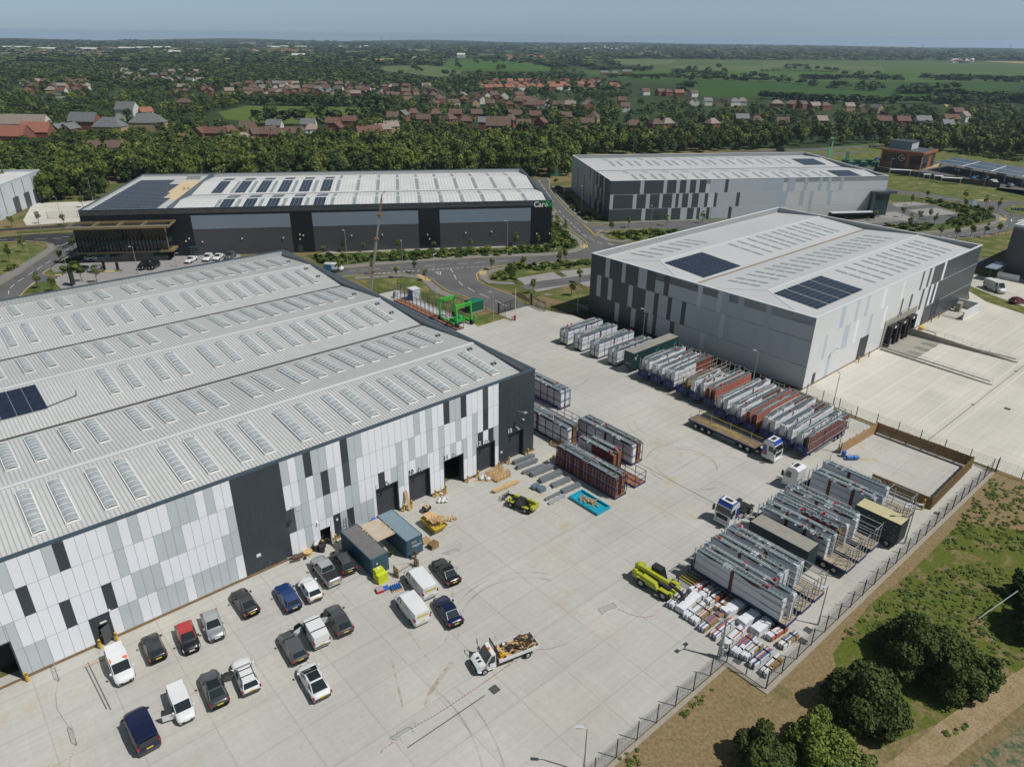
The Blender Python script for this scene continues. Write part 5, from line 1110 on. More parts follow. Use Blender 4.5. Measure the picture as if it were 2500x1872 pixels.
 for nm,k0,rng_,n in(('scrap_pile',0,(-3.1,-1.6),60),('scrap_pile',1,(-1.6,.8),45)):
  b=MB()
  for i in range(n):
   x=rs.uniform(*rng_);y=rs.uniform(-.85,.85);z=.98+rs.uniform(0,.75 if k0==0 else .4)*(1-abs(y)*.5)
   a=rs.uniform(0,3.14);l=rs.uniform(.2,.7);dz=rs.uniform(-.2,.35);b.bar((x-math.cos(a)*l*.5,y-math.sin(a)*l*.5*.7,z),(x+math.cos(a)*l*.5,y+math.sin(a)*l*.5*.7,z+dz),rs.uniform(.03,.16),rs.uniform(.03,.12),rs.choice([0,0,1,1,2,3]))
  for i in range(4):
   x=rs.uniform(*rng_);y=rs.uniform(-.6,.6);b.cyl((x,y,1.0),(x+.1,y,1.3),.18,.18,10,1)
  b.build(nm,mats_,ld)
 if True:
  b=MB();b.cyl((-.2,-.6,.96),(-.2,-.6,1.35),.17,.15,10);b.build('bucket',M_pframe,ld)
  b=MB();b.box(.2,.7,.2,.6,.96,1.3);b.cyl((.45,.4,1.3),(.45,.4,1.45),.12,.1,8);b.build('generator',mat('site_yellow',(.55,.36,.02),.5),ld)
dropside()
M_navy=mat('trailer_blue',(.010,.022,.13),.45,.1,.1,1,spec=.5)
M_chass=mat('chassis_black',(.018,.018,.022),.6,0,.1,2)
M_deck=mat('worn_deck_boards',(.17,.125,.08),.9,0,.25,3,var2=.15,scale2=.5)
M_deckp=mat('pale_deck_boards',(.33,.27,.19),.9,0,.15,3)
M_cabblue=paint('cab_blue',(.012,.06,.33),.1)
def truckcab(t,x,front=1,top=None):
 """tractor cab, front face towards +x at x"""
 w_=1.12;wm=PNT['white'];top=top or wm
 b=MB()
 sec=[(-2.0,.9),(-2.0,3.05),(-1.5,3.3),(-.55,3.25),(-.25,2.75),(0,1.75),(.02,.95),(-.05,.45),(-1.9,.45)]
 n=len(sec)
 for s_ in(1,-1):
  for xx,z in sec:b.v.append((x+xx,s_*w_*(1 if z<2.4 else .93),z))
 cols=[0,0,1,1,1,0,0,0,0]
 for i in range(n):b.f.append((i,(i+1)%n,(i+1)%n+n,i+n));b.m.append(1 if i in(1,2,3)else 0)
 b.f.append(tuple(range(n-1,-1,-1)));b.m.append(0);b.f.append(tuple(range(n,2*n)));b.m.append(0)
 o=b.build('cab',[wm,top],t)
 b=MB();b.box(x-1.35,x-.85,-.5,.5,3.32,3.37,0);b.build('roof_hatch',M_trim,t)
 b=MB();b.add([(x-.235,-1.0,2.68),(x-.235,1.0,2.68),(x+.012,1.06,1.80),(x+.012,-1.06,1.80)],[(0,3,2,1)],0);b.build('windscreen',M_cglass,t)
 for s_ in(-1,1):
  b=MB();yy=s_*(w_+.012);b.add([(x-.25,yy,1.75),(x-1.05,yy,1.75),(x-1.05,yy*.97,2.55),(x-.45,yy*.97,2.55)],[(0,1,2,3)],0);b.build('side_window',M_cglass,t)
  b=MB();b.box(x-.1,x+.18,s_*1.32-.1,s_*1.32+.1,1.75,2.5);b.build('mirror',M_trim,t)
  b=MB();b.box(x-.1,x+.04,s_*.85-.18,s_*.85+.18,.62,.82);b.build('headlight',M_lampw,t)
  if top is not wm:
   b=MB();b.add([(x-1.15,yy*1.002,.95),(x-1.95,yy*1.002,.95),(x-1.95,yy*1.002,2.5),(x-1.45,yy*1.002,2.5)],[(0,1,2,3)],0);b.build('blue_flash',top,t)
   b=MB();b.add([(x-1.2,yy*1.004,1.0),(x-1.9,yy*1.004,1.3),(x-1.5,yy*1.004,1.75)],[(0,1,2)],0);b.build('red_flash',PNT['red'],t)
 b=MB();b.box(x-.02,x+.05,-.8,.8,1.0,1.6,0)
 for k in range(4):b.box(x+.05,x+.07,-.78,.78,1.05+k*.14,1.1+k*.14,1)
 b.box(x-.1,x+.12,-1.08,1.08,.32,.58,2);b.build('grille',[M_trim,M_chass,wm],t)
 if top is not wm:b=MB();b.box(x-1.62,x-.55,-.85,.85,3.295,3.33);b.build('roof_panel',wm,t)
def tractor(loc,rz,label,top=None,dark=False):
 t=thing('tractor_unit',label,'truck',loc,rz)
 truckcab(t,5.6,top=top)
 b=MB();b.box(0,5.2,-.42,.42,.55,.85,0);b.box(.2,3.4,-.9,.9,.86,.93,0);b.cyl((1.3,0,.93),(1.3,0,1.08),.5,.5,14,1);b.box(2.3,3.3,.5,1.05,.4,.85,2);b.box(2.3,3.3,-1.05,-.5,.4,.85,2);b.box(2.9,3.5,-.9,.9,.94,1.5,1)
 for sx in(.55,1.9):
  for sy in(-1,1):b.box(sx-.55,sx+.55,sy*.88-.28,sy*.88+.28,1.02,1.07,0)
 b.build('chassis',[M_chass,M_trim,M_gal],t)
 for sx in(.55,1.9,4.6):
  for sy in(-1,1):wheel(t,sx,sy*.92,.47,.34,sy)
 return t
tractor(uv(11.4,-28.6),TH+math.pi,'blue and white tractor unit without a trailer, facing left across the yard',M_cabblue)
def trailer(u0,v0,ang,L,label,Wd=2.12,bulk=M_navy,rails=True,deck=M_deckp,name='flatbed_trailer',posts=True,group='flatbed trailers parked on the yard',frame=M_gal,sides=None,zt=4.05):
 """flatbed with headboard at local x = 0; x runs to the tail"""
 t=thing(name,label,'trailer',uv(u0,v0),TH+ang,group);w_=Wd/2;zd=1.18
 b=MB();b.box(.1,L-.1,-.4,.4,.78,1.08,0);b.box(0,L,-w_,w_,1.06,1.14,0);b.box(0,L,-w_-.04,-w_,.98,zd+.02,1);b.box(0,L,w_,w_+.04,.98,zd+.02,1);b.box(L,L+.05,-w_,w_,.8,zd,1)
 for x in(1.9,):
  for s_ in(-1,1):b.box(x,x+.15,s_*.6-.07,s_*.6+.07,.05,1.06,0);b.box(x-.1,x+.25,s_*.6-.15,s_*.6+.15,0,.05,0)
 b.build('chassis',[M_chass,bulk],t)
 b=MB();n=int(L/.45)
 for i in range(n):b.box(i*L/n+.02,(i+1)*L/n-.02,-w_+.01,w_-.01,1.14,zd-(.0 if i%3 else .008),0)
 b.build('deck',deck,t)
 if posts:
  b=MB();b.box(-.05,.04,-w_,w_,.75,2.05,0)
  for y in(-w_+.02,-w_*.45,w_*.45,w_-.1):b.box(-.13,-.03,y,y+.1,.75,2.1,0)
  b.box(-.14,-.03,-w_,w_,2.0,2.1,0);b.box(-.065,-.055,-.4,.4,1.35,1.7,1);b.build('headboard',[bulk,mat('faded_lettering_plate',(.05,.09,.22),.6)],t)
 b=MB()
 for s_ in(-1,1):b.box(3.4,L-4.6,s_*w_-.03,s_*w_+.03,.45,.50,0);b.box(3.4,L-4.6,s_*w_-.03,s_*w_+.03,.72,.77,0)
 b.build('side_guard',M_gal,t)
 for k in range(3):
  for sy in(-1,1):wheel(t,L-3.9+k*1.25,sy*(w_-.16),.44,.32,sy)
 if rails:
  b=MB()
  for s_ in(-1,1):
   xs_=np.linspace(.15,L-.15,6)
   for x in xs_:b.box(x-.04,x+.04,s_*.03-.03,s_*.03+.03,zd,zt-.2,0)
  for x in np.linspace(.15,L-.12,5):
   b.box(x-.03,x+.03,-w_+.05,w_-.05,zt-.28,zt-.22,0)
  for x in(L-.12,.12):
   for y in(-w_+.05,w_-.1):b.box(x-.04,x+.04,y,y+.07,zd,zt+.02,0)
  if sides:
   for s_ in(-1,1):
    for z in(2.0,2.9,3.7):b.box(L*sides,L-.1,s_*(w_-.06)-.03,s_*(w_-.06)+.03,z,z+.07,0)
  b.build('load_frame',frame,t)
 return t
M_wrap=mat('white_sheeting',(.64,.66,.70),.45,0,.05,.8,spec=.5)
M_wrap2=mat('grey_white_sheeting',(.50,.54,.60),.4,0,.06,.8,spec=.5)
M_redbr=mat('red_brown_board',(.15,.035,.025),.7,0,.15,1.5)
M_redor=mat('brick_red_board',(.42,.11,.07),.75,0,.12,1.5)
M_teal=mat('green_board',(.03,.16,.13),.7,0,.1,1)
M_joist=mat('galvanised_joist',(.30,.36,.38),.4,.4,.1,3)
M_joistd=mat('blue_grey_sheet',(.15,.205,.23),.45,.2,.15,2)
M_tag=mat('red_cap',(.55,.015,.02),.5)
M_osb=mat('chipboard',(.30,.20,.10),.85,0,.15,4)
M_strapm=mat('dark_strap',(.02,.025,.06),.7)
M_yst=mat('yellow_strap',(.60,.48,.03),.6)
def wrapbox(b,x0,x1,y0,y1,z0,z1,mi,seed,sag=.12,amp=.035):
 """sheeted bundle: sides ripple, the top hem droops"""
 rs=random.Random(seed);nx=max(3,int((x1-x0)/.35));nz=6
 ph=[rs.uniform(0,6.28)for _ in range(6)]
 def off(x,z):return amp*(math.sin(x*2.3+ph[0])*.5+math.sin(x*5.1+z*2.2+ph[1])*.35+math.sin(z*5+x*1.1+ph[2])*.3)
 def top(x):f=(x-x0)/(x1-x0);return z1-sag*(math.sin(f*math.pi)*(.6+.4*math.sin(f*7+ph[3])))
 for s_,y in((-1,y0),(1,y1)):
  o=len(b.v)
  for i in range(nx+1):
   x=x0+(x1-x0)*i/nx
   for k in range(nz+1):z=z0+(top(x)-z0)*k/nz;b.v.append((x,y+s_*off(x,z),z))
  for i in range(nx):
   for k in range(nz):
    a=o+i*(nz+1)+k;q=(a,a+nz+1,a+nz+2,a+1);b.f.append(q if s_<0 else q[::-1]);b.m.append(mi)
 o=len(b.v)
 for i in range(nx+1):
  x=x0+(x1-x0)*i/nx;b.v+=[(x,y0-off(x,z1),top(x)),(x,(y0+y1)/2,top(x)+.03),(x,y1+off(x,z1),top(x))]
 for i in range(nx):
  for k in range(2):a=o+i*3+k;b.f.append((a,a+3,a+4,a+1));b.m.append(mi)
 b.add([(x0,y0,z0),(x0,y1,z0),(x0,y1,z1-.02),(x0,y0,z1-.02)],[(0,3,2,1)],mi);b.add([(x1,y0,z0),(x1,y1,z0),(x1,y1,z1-.02),(x1,y0,z1-.02)],[(0,1,2,3)],mi)
nst=[0]
def stack(root_M,x0,x1,yc,w_,z0,z1,style,label,group,seed,rz,loc):
 """a row of upright wall panels: wrap or bare boards, joist cassette along the top"""
 t=thing('wall_panel_stack',label,'panel stack',loc,rz,group)
 rs=random.Random(seed);y0,y1=yc-w_/2,yc+w_/2
 segs=[]
 if style in('white','grey','mixed','teal'):
  k=rs.choice([2,2,3]);cuts=[x0]+sorted(x0+(x1-x0)*(i+rs.uniform(.75,1.2))/k for i in range(k-1))+[x1]
  for i in range(k):segs.append((cuts[i]+(.22 if i else 0),cuts[i+1]-(.22 if i<k-1 else 0)))
 else:segs=[(x0,x1)]
 hasw=style in('white','grey','mixed','teal')
 b=MB()
 n=5
 for i in range(n):
  ya=y0+.05+(w_-.1)*i/n;b.box(x0+.05,x1-.05,ya,ya+(w_-.1)/n*.72,z0,z1-.14,i%2)
 cm={'teal':M_teal,'bare':M_redor,'osb':M_osb}.get(style,M_redbr)
 if style in('bare','brown'):
  for x in np.arange(x0+.3,x1,.55):
   b.box(x,x+.05,y0-.02,y0+.05,z0,z1-.14,2);b.box(x,x+.05,y1-.05,y1+.02,z0,z1-.14,2)
  for zz in((z0+z1)/2,):b.box(x0,x1,y0-.012,y0+.02,zz,zz+.05,2)
  b.box(x0,x1,y0+.02,y0+.06,z0,z1-.2,0);b.box(x0,x1,y1-.06,y1-.02,z0,z1-.2,0)
 b.build('boards',[cm,M_osb if style!='bare' else M_redbr,M_gal],t)
 if hasw:
  b=MB();wm=M_wrap if style!='grey' else M_wrap2
  for i,(a,e)in enumerate(segs):
   if style=='mixed' and i==len(segs)-1 and rs.random()<.5:continue
   wrapbox(b,a,e,y0-.02,y1+.02,z0+.02,z1-rs.uniform(.0,.12),0,seed*7+i,sag=rs.uniform(.05,.32))
   for zz in(z0+(z1-z0)*.35,z0+(z1-z0)*.72):b.box(a,e,y0-.065,y0-.058,zz,zz+.035,1);b.box(a,e,y1+.058,y1+.065,zz,zz+.035,1)
  b.build('sheeting',[wm,M_strapm if rs.random()<.6 else mat('dark_red_strap',(.12,.01,.02),.7)],t)
 b=MB();zt=z1+.02;yy0,yy1=y0+.06,y1-.06
 b.bar((x0+.1,yy0,zt+.05),(x1-.1,yy0,zt+.05),.07,.12,0);b.bar((x0+.1,yy1,zt+.05),(x1-.1,yy1,zt+.05),.07,.12,0)
 x=x0+.15
 while x<x1-.4:
  b.box(x,x+.05,yy0,yy1,zt,zt+.13,0)
  if rs.random()<.75:b.box(x+.05,x+.40,yy0+.04,yy1-.04,zt-.03,zt+.03,1)
  x+=.45
 b.build('joist_tray',[M_joist,M_joistd],t)
 b=MB()
 xa=x0+(x1-x0)*rs.uniform(.02,.12);xb=x0+(x1-x0)*rs.uniform(.6,.98);yr=rs.choice([yy0,yy1])
 b.tube([(xa,yr,zt+.12),(xa+.15,yr,zt+.34),(xb-.15,yr,zt+.34),(xb,yr,zt+.1)],.035,6,0)
 for f in(.25,.5,.75):x=xa+(xb-xa)*f;b.cyl((x,yr,zt+.05),(x,yr+.05,zt+.5),.025,.02,5,0)
 b.build('handrail',M_pframe,t)
 for k in range(rs.choice([0,1,1,2])):
  b=MB();x=rs.uniform(x0+.3,x1-.3);y=rs.uniform(yy0,yy1)
  b.box(x-.14,x+.14,y-.11,y+.11,zt+.10,zt+.30);b.box(x-.04,x+.04,y-.04,y+.04,zt+.30,zt+.40);b.build('red_cap',M_tag,t)
 if rs.random()<.6:
  b=MB()
  for x in(x0+.06,x1-.06):
   b.bar((x,y0-.03,z0),(x,y0+.12,z1),.05,.03,0);b.bar((x,y1+.03,z0),(x,y1-.12,z1),.05,.03,0)
  b.build('lashing',M_yst,t)
 nst[0]+=1
 return t
def load(u0,v0,ang,L,styles,labels,z0=1.2,z1=3.95,w_=.70,off=.62,x0=.15,x1=None,group='wrapped wall panel stacks loaded on trailers'):
 x1=x1 or L-.15
 for s_,st_,lab in zip((-1,1),styles,labels):
  if not st_:continue
  xa,xb=x0,x1
  if isinstance(st_,tuple):st_,fa,fb=st_;xa,xb=L*fa,L*fb
  stack(None,xa+rnd.uniform(0,.45),xb-rnd.uniform(0,.8),s_*off,w_*rnd.uniform(.85,1.05),z0,z1-rnd.uniform(0,.4),st_,lab,group,100+nst[0],TH+ang,uv(u0,v0))
rowB=[(31.1,5.2,('white','white')),(31.1,2.4,('white','mixed')),(31.1,-.35,('mixed','mixed')),(31.0,-3.25,(('osb',.0,.55),None)),(30.9,-6.0,(('white',.05,.62),('mixed',.0,.7))),(30.8,-8.85,('bare','bare')),(29.0,-12.3,('white','white')),(28.7,-15.0,('mixed','white')),(28.5,-17.9,('bare','bare')),(28.5,-20.8,('white','mixed')),(28.4,-23.7,('white','mixed')),(28.3,-26.5,('brown','mixed'))]
ordw=['first','second','third','fourth','fifth','sixth','seventh','eighth','ninth','tenth','eleventh','last']
for i,(u0,v0,st_)in enumerate(rowB):
 L=11.3 if i<6 else 12.6
 trailer(u0,v0,0,L,f'blue-headboard flatbed trailer, {ordw[i]} in line from the dark green box trailer',sides=.05 if st_[1]is None else(.6 if i in(4,)else None),frame=M_gal if i%3 else M_deckp)
 nm={'white':'white-sheeted','mixed':'part-sheeted','bare':'brick-red','brown':'red-brown','osb':'bare timber','grey':'grey-sheeted'}
 labs=[f"{nm[s_[0] if isinstance(s_, tuple) else s_]} panel stack, {side} side of the {ordw[i]} trailer from the green box trailer" if s_ else '' for s_,side in zip(st_,('near','far'))]
 load(u0,v0,0,L,st_,labs)
rowC=[(-3.8,('white','white')),(-.85,('grey','white')),(1.85,('grey','mixed')),(9.0,('white','grey')),(11.75,('mixed','white')),(14.9,('white','mixed')),(20.95,('grey','grey')),(24.6,('white',None))]
for i,(uu,st_)in enumerate(rowC):
 L=11.7
 trailer(uu,-31.9,-math.pi/2,L,f'loaded flatbed trailer, {ordw[i]} from the telehandler in the block by the fence',sides=.72,bulk=M_navy)
 labs=[f"{nm[s_]} panel stack on the {side} side of the {ordw[i]} trailer from the telehandler" if s_ else '' for s_,side in zip(st_,('near','far'))]
 load(uu,-31.9,-math.pi/2,L,tuple((s_,.012,.80)if s_ and i not in(0,)else s_ for s_ in st_),labs,z1=4.1)
def boxbody(name,label,u0,v0,ang,L,W_,zb_,zt_,side,roof,cat,legs=True,marks=None):
 t=thing(name,label,cat,uv(u0,v0),TH+ang);w_=W_/2
 b=MB();b.box(0,L,-w_,w_,zb_,zt_-.03,0)
 for x in np.arange(.3,L-.1,.55):b.box(x,x+.05,-w_-.015,w_+.015,zb_+.1,zt_-.12,0)
 b.box(-.03,.05,-w_-.02,w_+.02,zb_,zt_,0);b.box(L-.05,L+.03,-w_-.02,w_+.02,zb_,zt_,0)
 b.build('box_body',side,t)
 b=MB();b.box(-.02,L+.02,-w_-.01,w_+.01,zt_-.02,zt_,0)
 for x in np.arange(.4,L,.5):b.box(x,x+.04,-w_,w_,zt_,zt_+.015,0)
 b.build('roof',roof,t)
 if legs:
  b=MB();b.box(.1,L-.1,-.4,.4,zb_-.35,zb_,0)
  for s_ in(-1,1):b.box(1.6,1.75,s_*.6-.07,s_*.6+.07,0,zb_-.3,0)
  b.build('chassis',M_chass,t)
  for k in range(3):
   for sy in(-1,1):wheel(t,L-3.6+k*1.25,sy*(w_-.16),.44,.32,sy)
 return t,w_
M_dgreen=mat('dark_green_curtain',(.010,.042,.045),.5,0,.06,.7)
M_dust=mat('dusty_roof',(.27,.255,.225),.85,0,.12,1,var2=.1,scale2=.4)
t,w_=boxbody('box_trailer','dark green box trailer with a dusty grey roof among the panel trailers',31.8,9.35,0,13.1,2.15,1.0,4.0,M_dgreen,M_dust,'trailer')
M_cy=mat('cyan_mark',(.02,.35,.42),.5)
for x in(.7,6.6,12.1):
 b=MB()
 for dx,dz,m_ in((-.18,.15,0),(.18,.15,0),(0,0,0),(-.18,-.2,0),(.18,-.2,0),(.4,.5,0)):b.box(x+dx-.06,x+dx+.06,-w_-.03,-w_-.02,2.9+dz-.1,2.9+dz+.1,0)
 b.build('side_marking',M_cy if x>1 else M_pframe,t)
b=MB();b.box(x-.3,x-.1,-w_-.03,-w_-.02,2.5,2.7);b.build('side_marking',M_yst,t)
b=MB();b.box(-.06,-.04,-.7,.7,1.75,1.82);b.build('end_stripe',M_pframe,t)
boxbody('box_trailer','grey-roofed dark box trailer behind the blue and white tractor unit',5.5,-33.1,-math.pi/2,7.4,2.25,1.0,3.85,mat('black_green_curtain',(.012,.03,.032),.5,0,.1,.7),M_dust,'trailer')
t,w_=boxbody('box_trailer','box trailer with a cream roof and dark flower-patterned sides by the fence',18.55,-39.5,-math.pi/2,5.5,2.15,.9,3.75,mat('patterned_side',(.022,.038,.045),.5,0,.1,.7),mat('cream_roof',(.46,.41,.24),.8,0,.08,1,var2=.06,scale2=.5),'trailer')
rs=random.Random(9);b=MB()
for i in range(60):
 x,z,s_=rs.uniform(.2,5.2),rs.uniform(1.1,3.4),rs.uniform(.05,.12)
 for a in range(5):b.box(x+s_*math.cos(a*1.256)-.04,x+s_*math.cos(a*1.256)+.04,-w_-.03,-w_-.02,z+s_*math.sin(a*1.256)-.04,z+s_*math.sin(a*1.256)+.04,rs.choice([0,0,1,2]))
b.build('flower_pattern',[mat('pattern_teal',(.02,.13,.16),.6),mat('pattern_ochre',(.28,.2,.03),.6),mat('pattern_pale',(.2,.27,.3),.6)],t)
wt_=thing('tractor_unit','white tractor unit coupled to a loaded trailer beside the timber pen','truck',uv(20.9,-34.0),TH+math.pi/2);truckcab(wt_,5.3)
b=MB();b.box(-1.5,4.5,-.4,.4,.5,.74,0);b.build('chassis',M_chass,wt_)
for sx in(-.3,4.2):
 for sy in(-1,1):wheel(wt_,sx,sy*.9,.47,.34,sy)
ft=trailer(24.95,-22.0,math.pi/2,11.9,'empty flatbed lorry trailer with worn boards and yellow lashings, in mid yard',Wd=2.3,rails=False,deck=M_deck,posts=False,group=None)
b=MB()
for x in(2.2,5.8,9.3,11.6):
 for s_ in(-1,1):b.box(x-.04,x+.04,s_*1.1-.04,s_*1.1+.04,1.18,2.2)
b.build('stake_post',M_gal,ft)
b=MB();rs=random.Random(3)
for i in range(7):b.bar((rs.uniform(.5,11),rs.uniform(-1,1),1.19),(rs.uniform(.5,11),rs.uniform(-1,1),1.19),.06,.01)
b.bar((.3,-1.12,1.9),(11.6,-1.12,2.0),.03,.07);b.build('lashing',M_yst,ft)
fc=thing('tractor_unit','white tractor unit with blue roof and red flash pulling the empty flatbed','truck',uv(24.95,-19.7),TH-math.pi/2);truckcab(fc,5.3,top=M_cabblue)
b=MB();b.box(-1.5,4.5,-.4,.4,.5,.74,0);b.build('chassis',M_chass,fc)
for sx in(-.2,1.0,4.2):
 for sy in(-1,1):wheel(fc,sx,sy*.9,.47,.34,sy)
M_blue=mat('rack_blue',(.02,.025,.13),.5,0,.1,2)
M_orange=mat('rack_boards',(.30,.13,.055),.8,0,.15,2)
def rack(u0,v0,ang,L,Wd,H_,label,fill=(),boards=True,yel=True,group='steel racks standing on the yard',frame=None,labs=(),rows=2):
 """open steel rack: base frame, corner and mid posts, rails"""
 t=thing('steel_rack',label,'rack',uv(u0,v0),TH+ang,group);w_=Wd/2
 b=MB();b.box(0,L,-w_,-w_+.12,.05,.22);b.box(0,L,w_-.12,w_,.05,.22)
 for x in np.linspace(0,L-.12,7):b.box(x,x+.12,-w_+.12,w_-.12,.06,.20)
 b.build('base_frame',frame or M_blue,t)
 if boards:
  b=MB();b.box(.1,L-.1,-w_+.14,-.1,.21,.27);b.box(.1,L-.1,.1,w_-.14,.21,.27);b.build('boards',M_orange,t)
 b=MB();n=max(2,int(L/1.6))
 for s_ in(-1,1):
  y=s_*(w_-.06)
  for i in range(n+1):x=.05+(L-.1)*i/n;b.bar((x,y,.2),(x,y,H_),.07)
  for z in(H_*.5,H_):b.bar((.05,y,z),(L-.05,y,z),.06)
 for x in(.05,L-.05):
  for z in(H_*.5,H_):b.bar((x,-w_+.06,z),(x,w_-.06,z),.06)
 b.build('rails',frame or M_blue,t)
 if yel:
  for y in(-w_+.1,w_-.1):b=MB();b.bar((-.03,y-.1,.25),(-.03,y+.15,H_*.75),.08,.03);b.bar((-.03,y+.15,.25),(-.03,y-.1,H_*.6),.07,.03);b.build('yellow_sling',M_yst,t)
 return t
GS='panel stacks standing in racks on the yard'
for i,(v0,st_)in enumerate([(26.1,('mixed','white')),(22.2,('white','white')),(17.85,('white','mixed')),(13.3,('white','mixed'))]):
 w4=('farthest','third','second','nearest')[i]
 rack(31.9,v0,0,10.3,2.2,3.1,f'steel rack with yellow slings, {w4} of four left of the dark green box trailer')
 for s_,s2,sd in zip((-1,1),st_,('near','far')):
  stack(None,.1,10.1 if s_<0 else 9.6,s_*.6,.82,.28,3.15,s2,f'panel stack, {sd} row in the {w4} rack left of the green box trailer',GS,300+i*2+s_,TH,uv(31.9,v0))
VD=-math.pi/2
for j,(u0,v0,L,st_,nm_)in enumerate([(13.1,17.9,11.4,('white','grey'),'rack farthest from the black wall end'),(5.3,8.4,11.4,('mixed','mixed'),'rack right beside the black wall end'),(8.9,-1.4,10.9,('white','mixed'),'rack right of the timber crates'),(4.9,-5.3,11.0,(('mixed',.0,.62),('brown',.1,.6)),'half-empty rack in the middle of the three front racks'),(.8,-5.1,11.3,('brown','brown'),'front rack nearest the blue sheet')]):
 rack(u0,v0,VD,L,2.3,3.0 if j!=3 else 1.9,'blue steel '+nm_,yel=j in(0,1))
 for s_,s2,sd in zip((-1,1),st_,('near','far')):
  xa,xb=.1,L-.2
  if isinstance(s2,tuple):s2,fa,fb=s2;xa,xb=L*fa+.1,L*fb
  stack(None,xa,xb,s_*.62,.8,.28,3.2,s2,f'{nm[s2]} panel stack, {sd} row in the {nm_}'.replace(' of the three front racks',''),GS,400+j*2+s_,TH+VD,uv(u0,v0))
rack(9.5,14.2,VD,13.4,2.3,1.6,'empty blue rack with orange boards behind the black wall corner',yel=False)
rack(21.0,69.6,VD,24.0,2.0,3.2,'long empty blue rack with orange boards beside the green gantry',yel=False)
rack(30,11,0,1,.1,.1,'x')if False else None
def pack(P0,P1,w_,h,label,kind,seed):
 d=P1-P0;rz=math.atan2(d.y,d.x);L=d.length
 t=thing('panel_bundle',label,'panel bundle',Vector((P0.x,P0.y,0)),rz,'strapped panel bundles by the fence corner')
 rs=random.Random(seed);n=6 if kind=='strips' else 3;b=MB()
 for x in(.3,L/2,L-.4):b.box(x,x+.1,-w_/2,w_/2,0,.12,5)
 for i in range(n):
  y0=-w_/2+w_*i/n;hh=h*rs.uniform(.82,1.0);xx=rs.uniform(-.12,.12)
  m_=(rs.choice([0,1,0,2,3,4])if kind=='strips' else 0)
  b.box(xx,L+xx+rs.uniform(-.15,.15),y0+.02,y0+w_/n-.02,.12,hh,m_)
  if m_ and rs.random()<.7:b.box(xx-.01,L*rs.uniform(.2,.5),y0+.015,y0+w_/n-.015,.14,hh+.015,0)
 b.build('panels',[M_wrap,M_wrap2,M_redor,mat('denim_blue',(.09,.13,.25),.6,0,.1,2),M_osb,M_wood],t)
 b=MB()
 for x in(L*.25,L*.75):b.box(x,x+.06,-w_/2-.015,w_/2+.015,.1,h+.03)
 b.build('strap',M_trim,t)
 if kind=='white':
  b=MB();wrapbox(b,-.05,L+.05,-w_/2-.03,w_/2+.03,.16,h+.04,0,seed,sag=.03,amp=.02)
  b.build('sheeting',M_wrap,t)
pk=[((1365,320),(1490,205),'s','orange and white bundle under the telehandler tip'),((1445,360),(1590,235),'w','white bundle beside the orange and white one'),((1495,415),(1640,300),'s','blue and red striped bundle third from the telehandler'),((1560,455),(1700,345),'s','red and white bundle fourth from the telehandler'),((1630,515),(1790,390),'s','bundle with a chipboard top below the lamp head'),((1730,580),(1880,450),'s','white and orange bundle behind the tall mast'),((1820,650),(1975,510),'s','blue and orange bundle right of the mast'),((1900,725),(2060,575),'s','orange-striped white bundle inside the fence corner'),((1980,755),(2120,640),'s','blue and white bundle inside the fence corner'),((2050,820),(2210,690),'s','long blue and orange bundle inside the fence corner'),((2145,895),(2290,760),'s','narrow blue bundle nearest the fence corner'),((1545,200),(1670,120),'s','pale bundle just beyond the telehandler forks'),((1620,240),(1745,150),'s','brick-red bundle beside the first loaded trailer'),((1680,295),(1830,200),'s','grey striped bundle beside the first loaded trailer'),((1765,350),(1900,250),'s','red and white bundle in the upper row'),((1820,385),(1985,290),'w','broad white bundle with black straps in the upper row'),((1960,470),(2110,370),'w','tall white bundle with black straps alone by the trailer'),((2075,540),(2215,430),'w','white bundle by the trailer wheels'),((2190,590),(2330,500),'s','orange and grey strapped bundle at the trailer tail'),((2290,660),(2425,560),'s','white bundle with an orange top edge nearest the fence')]
for i,(a,e,k_,lab)in enumerate(pk):pack(c('o',*a,.1),c('o',*e,.1),(.82 if k_=='s' else 1.0),.72,lab,'strips' if k_=='s' else 'white',700+i)
t=thing('slatted_stillage','black and yellow slatted stillage at the telehandler forks','stillage',c('o',1500,150),TH)
b=MB()
for i in range(9):b.box(i*.22,i*.22+.06,-1.2,1.2,.5,.58,i%2)
for x in(0,1.8):
 for y in(-1.2,1.1):b.box(x,x+.1,y,y+.1,0,.9,0)
b.build('slats',[M_trim,M_yst],t)
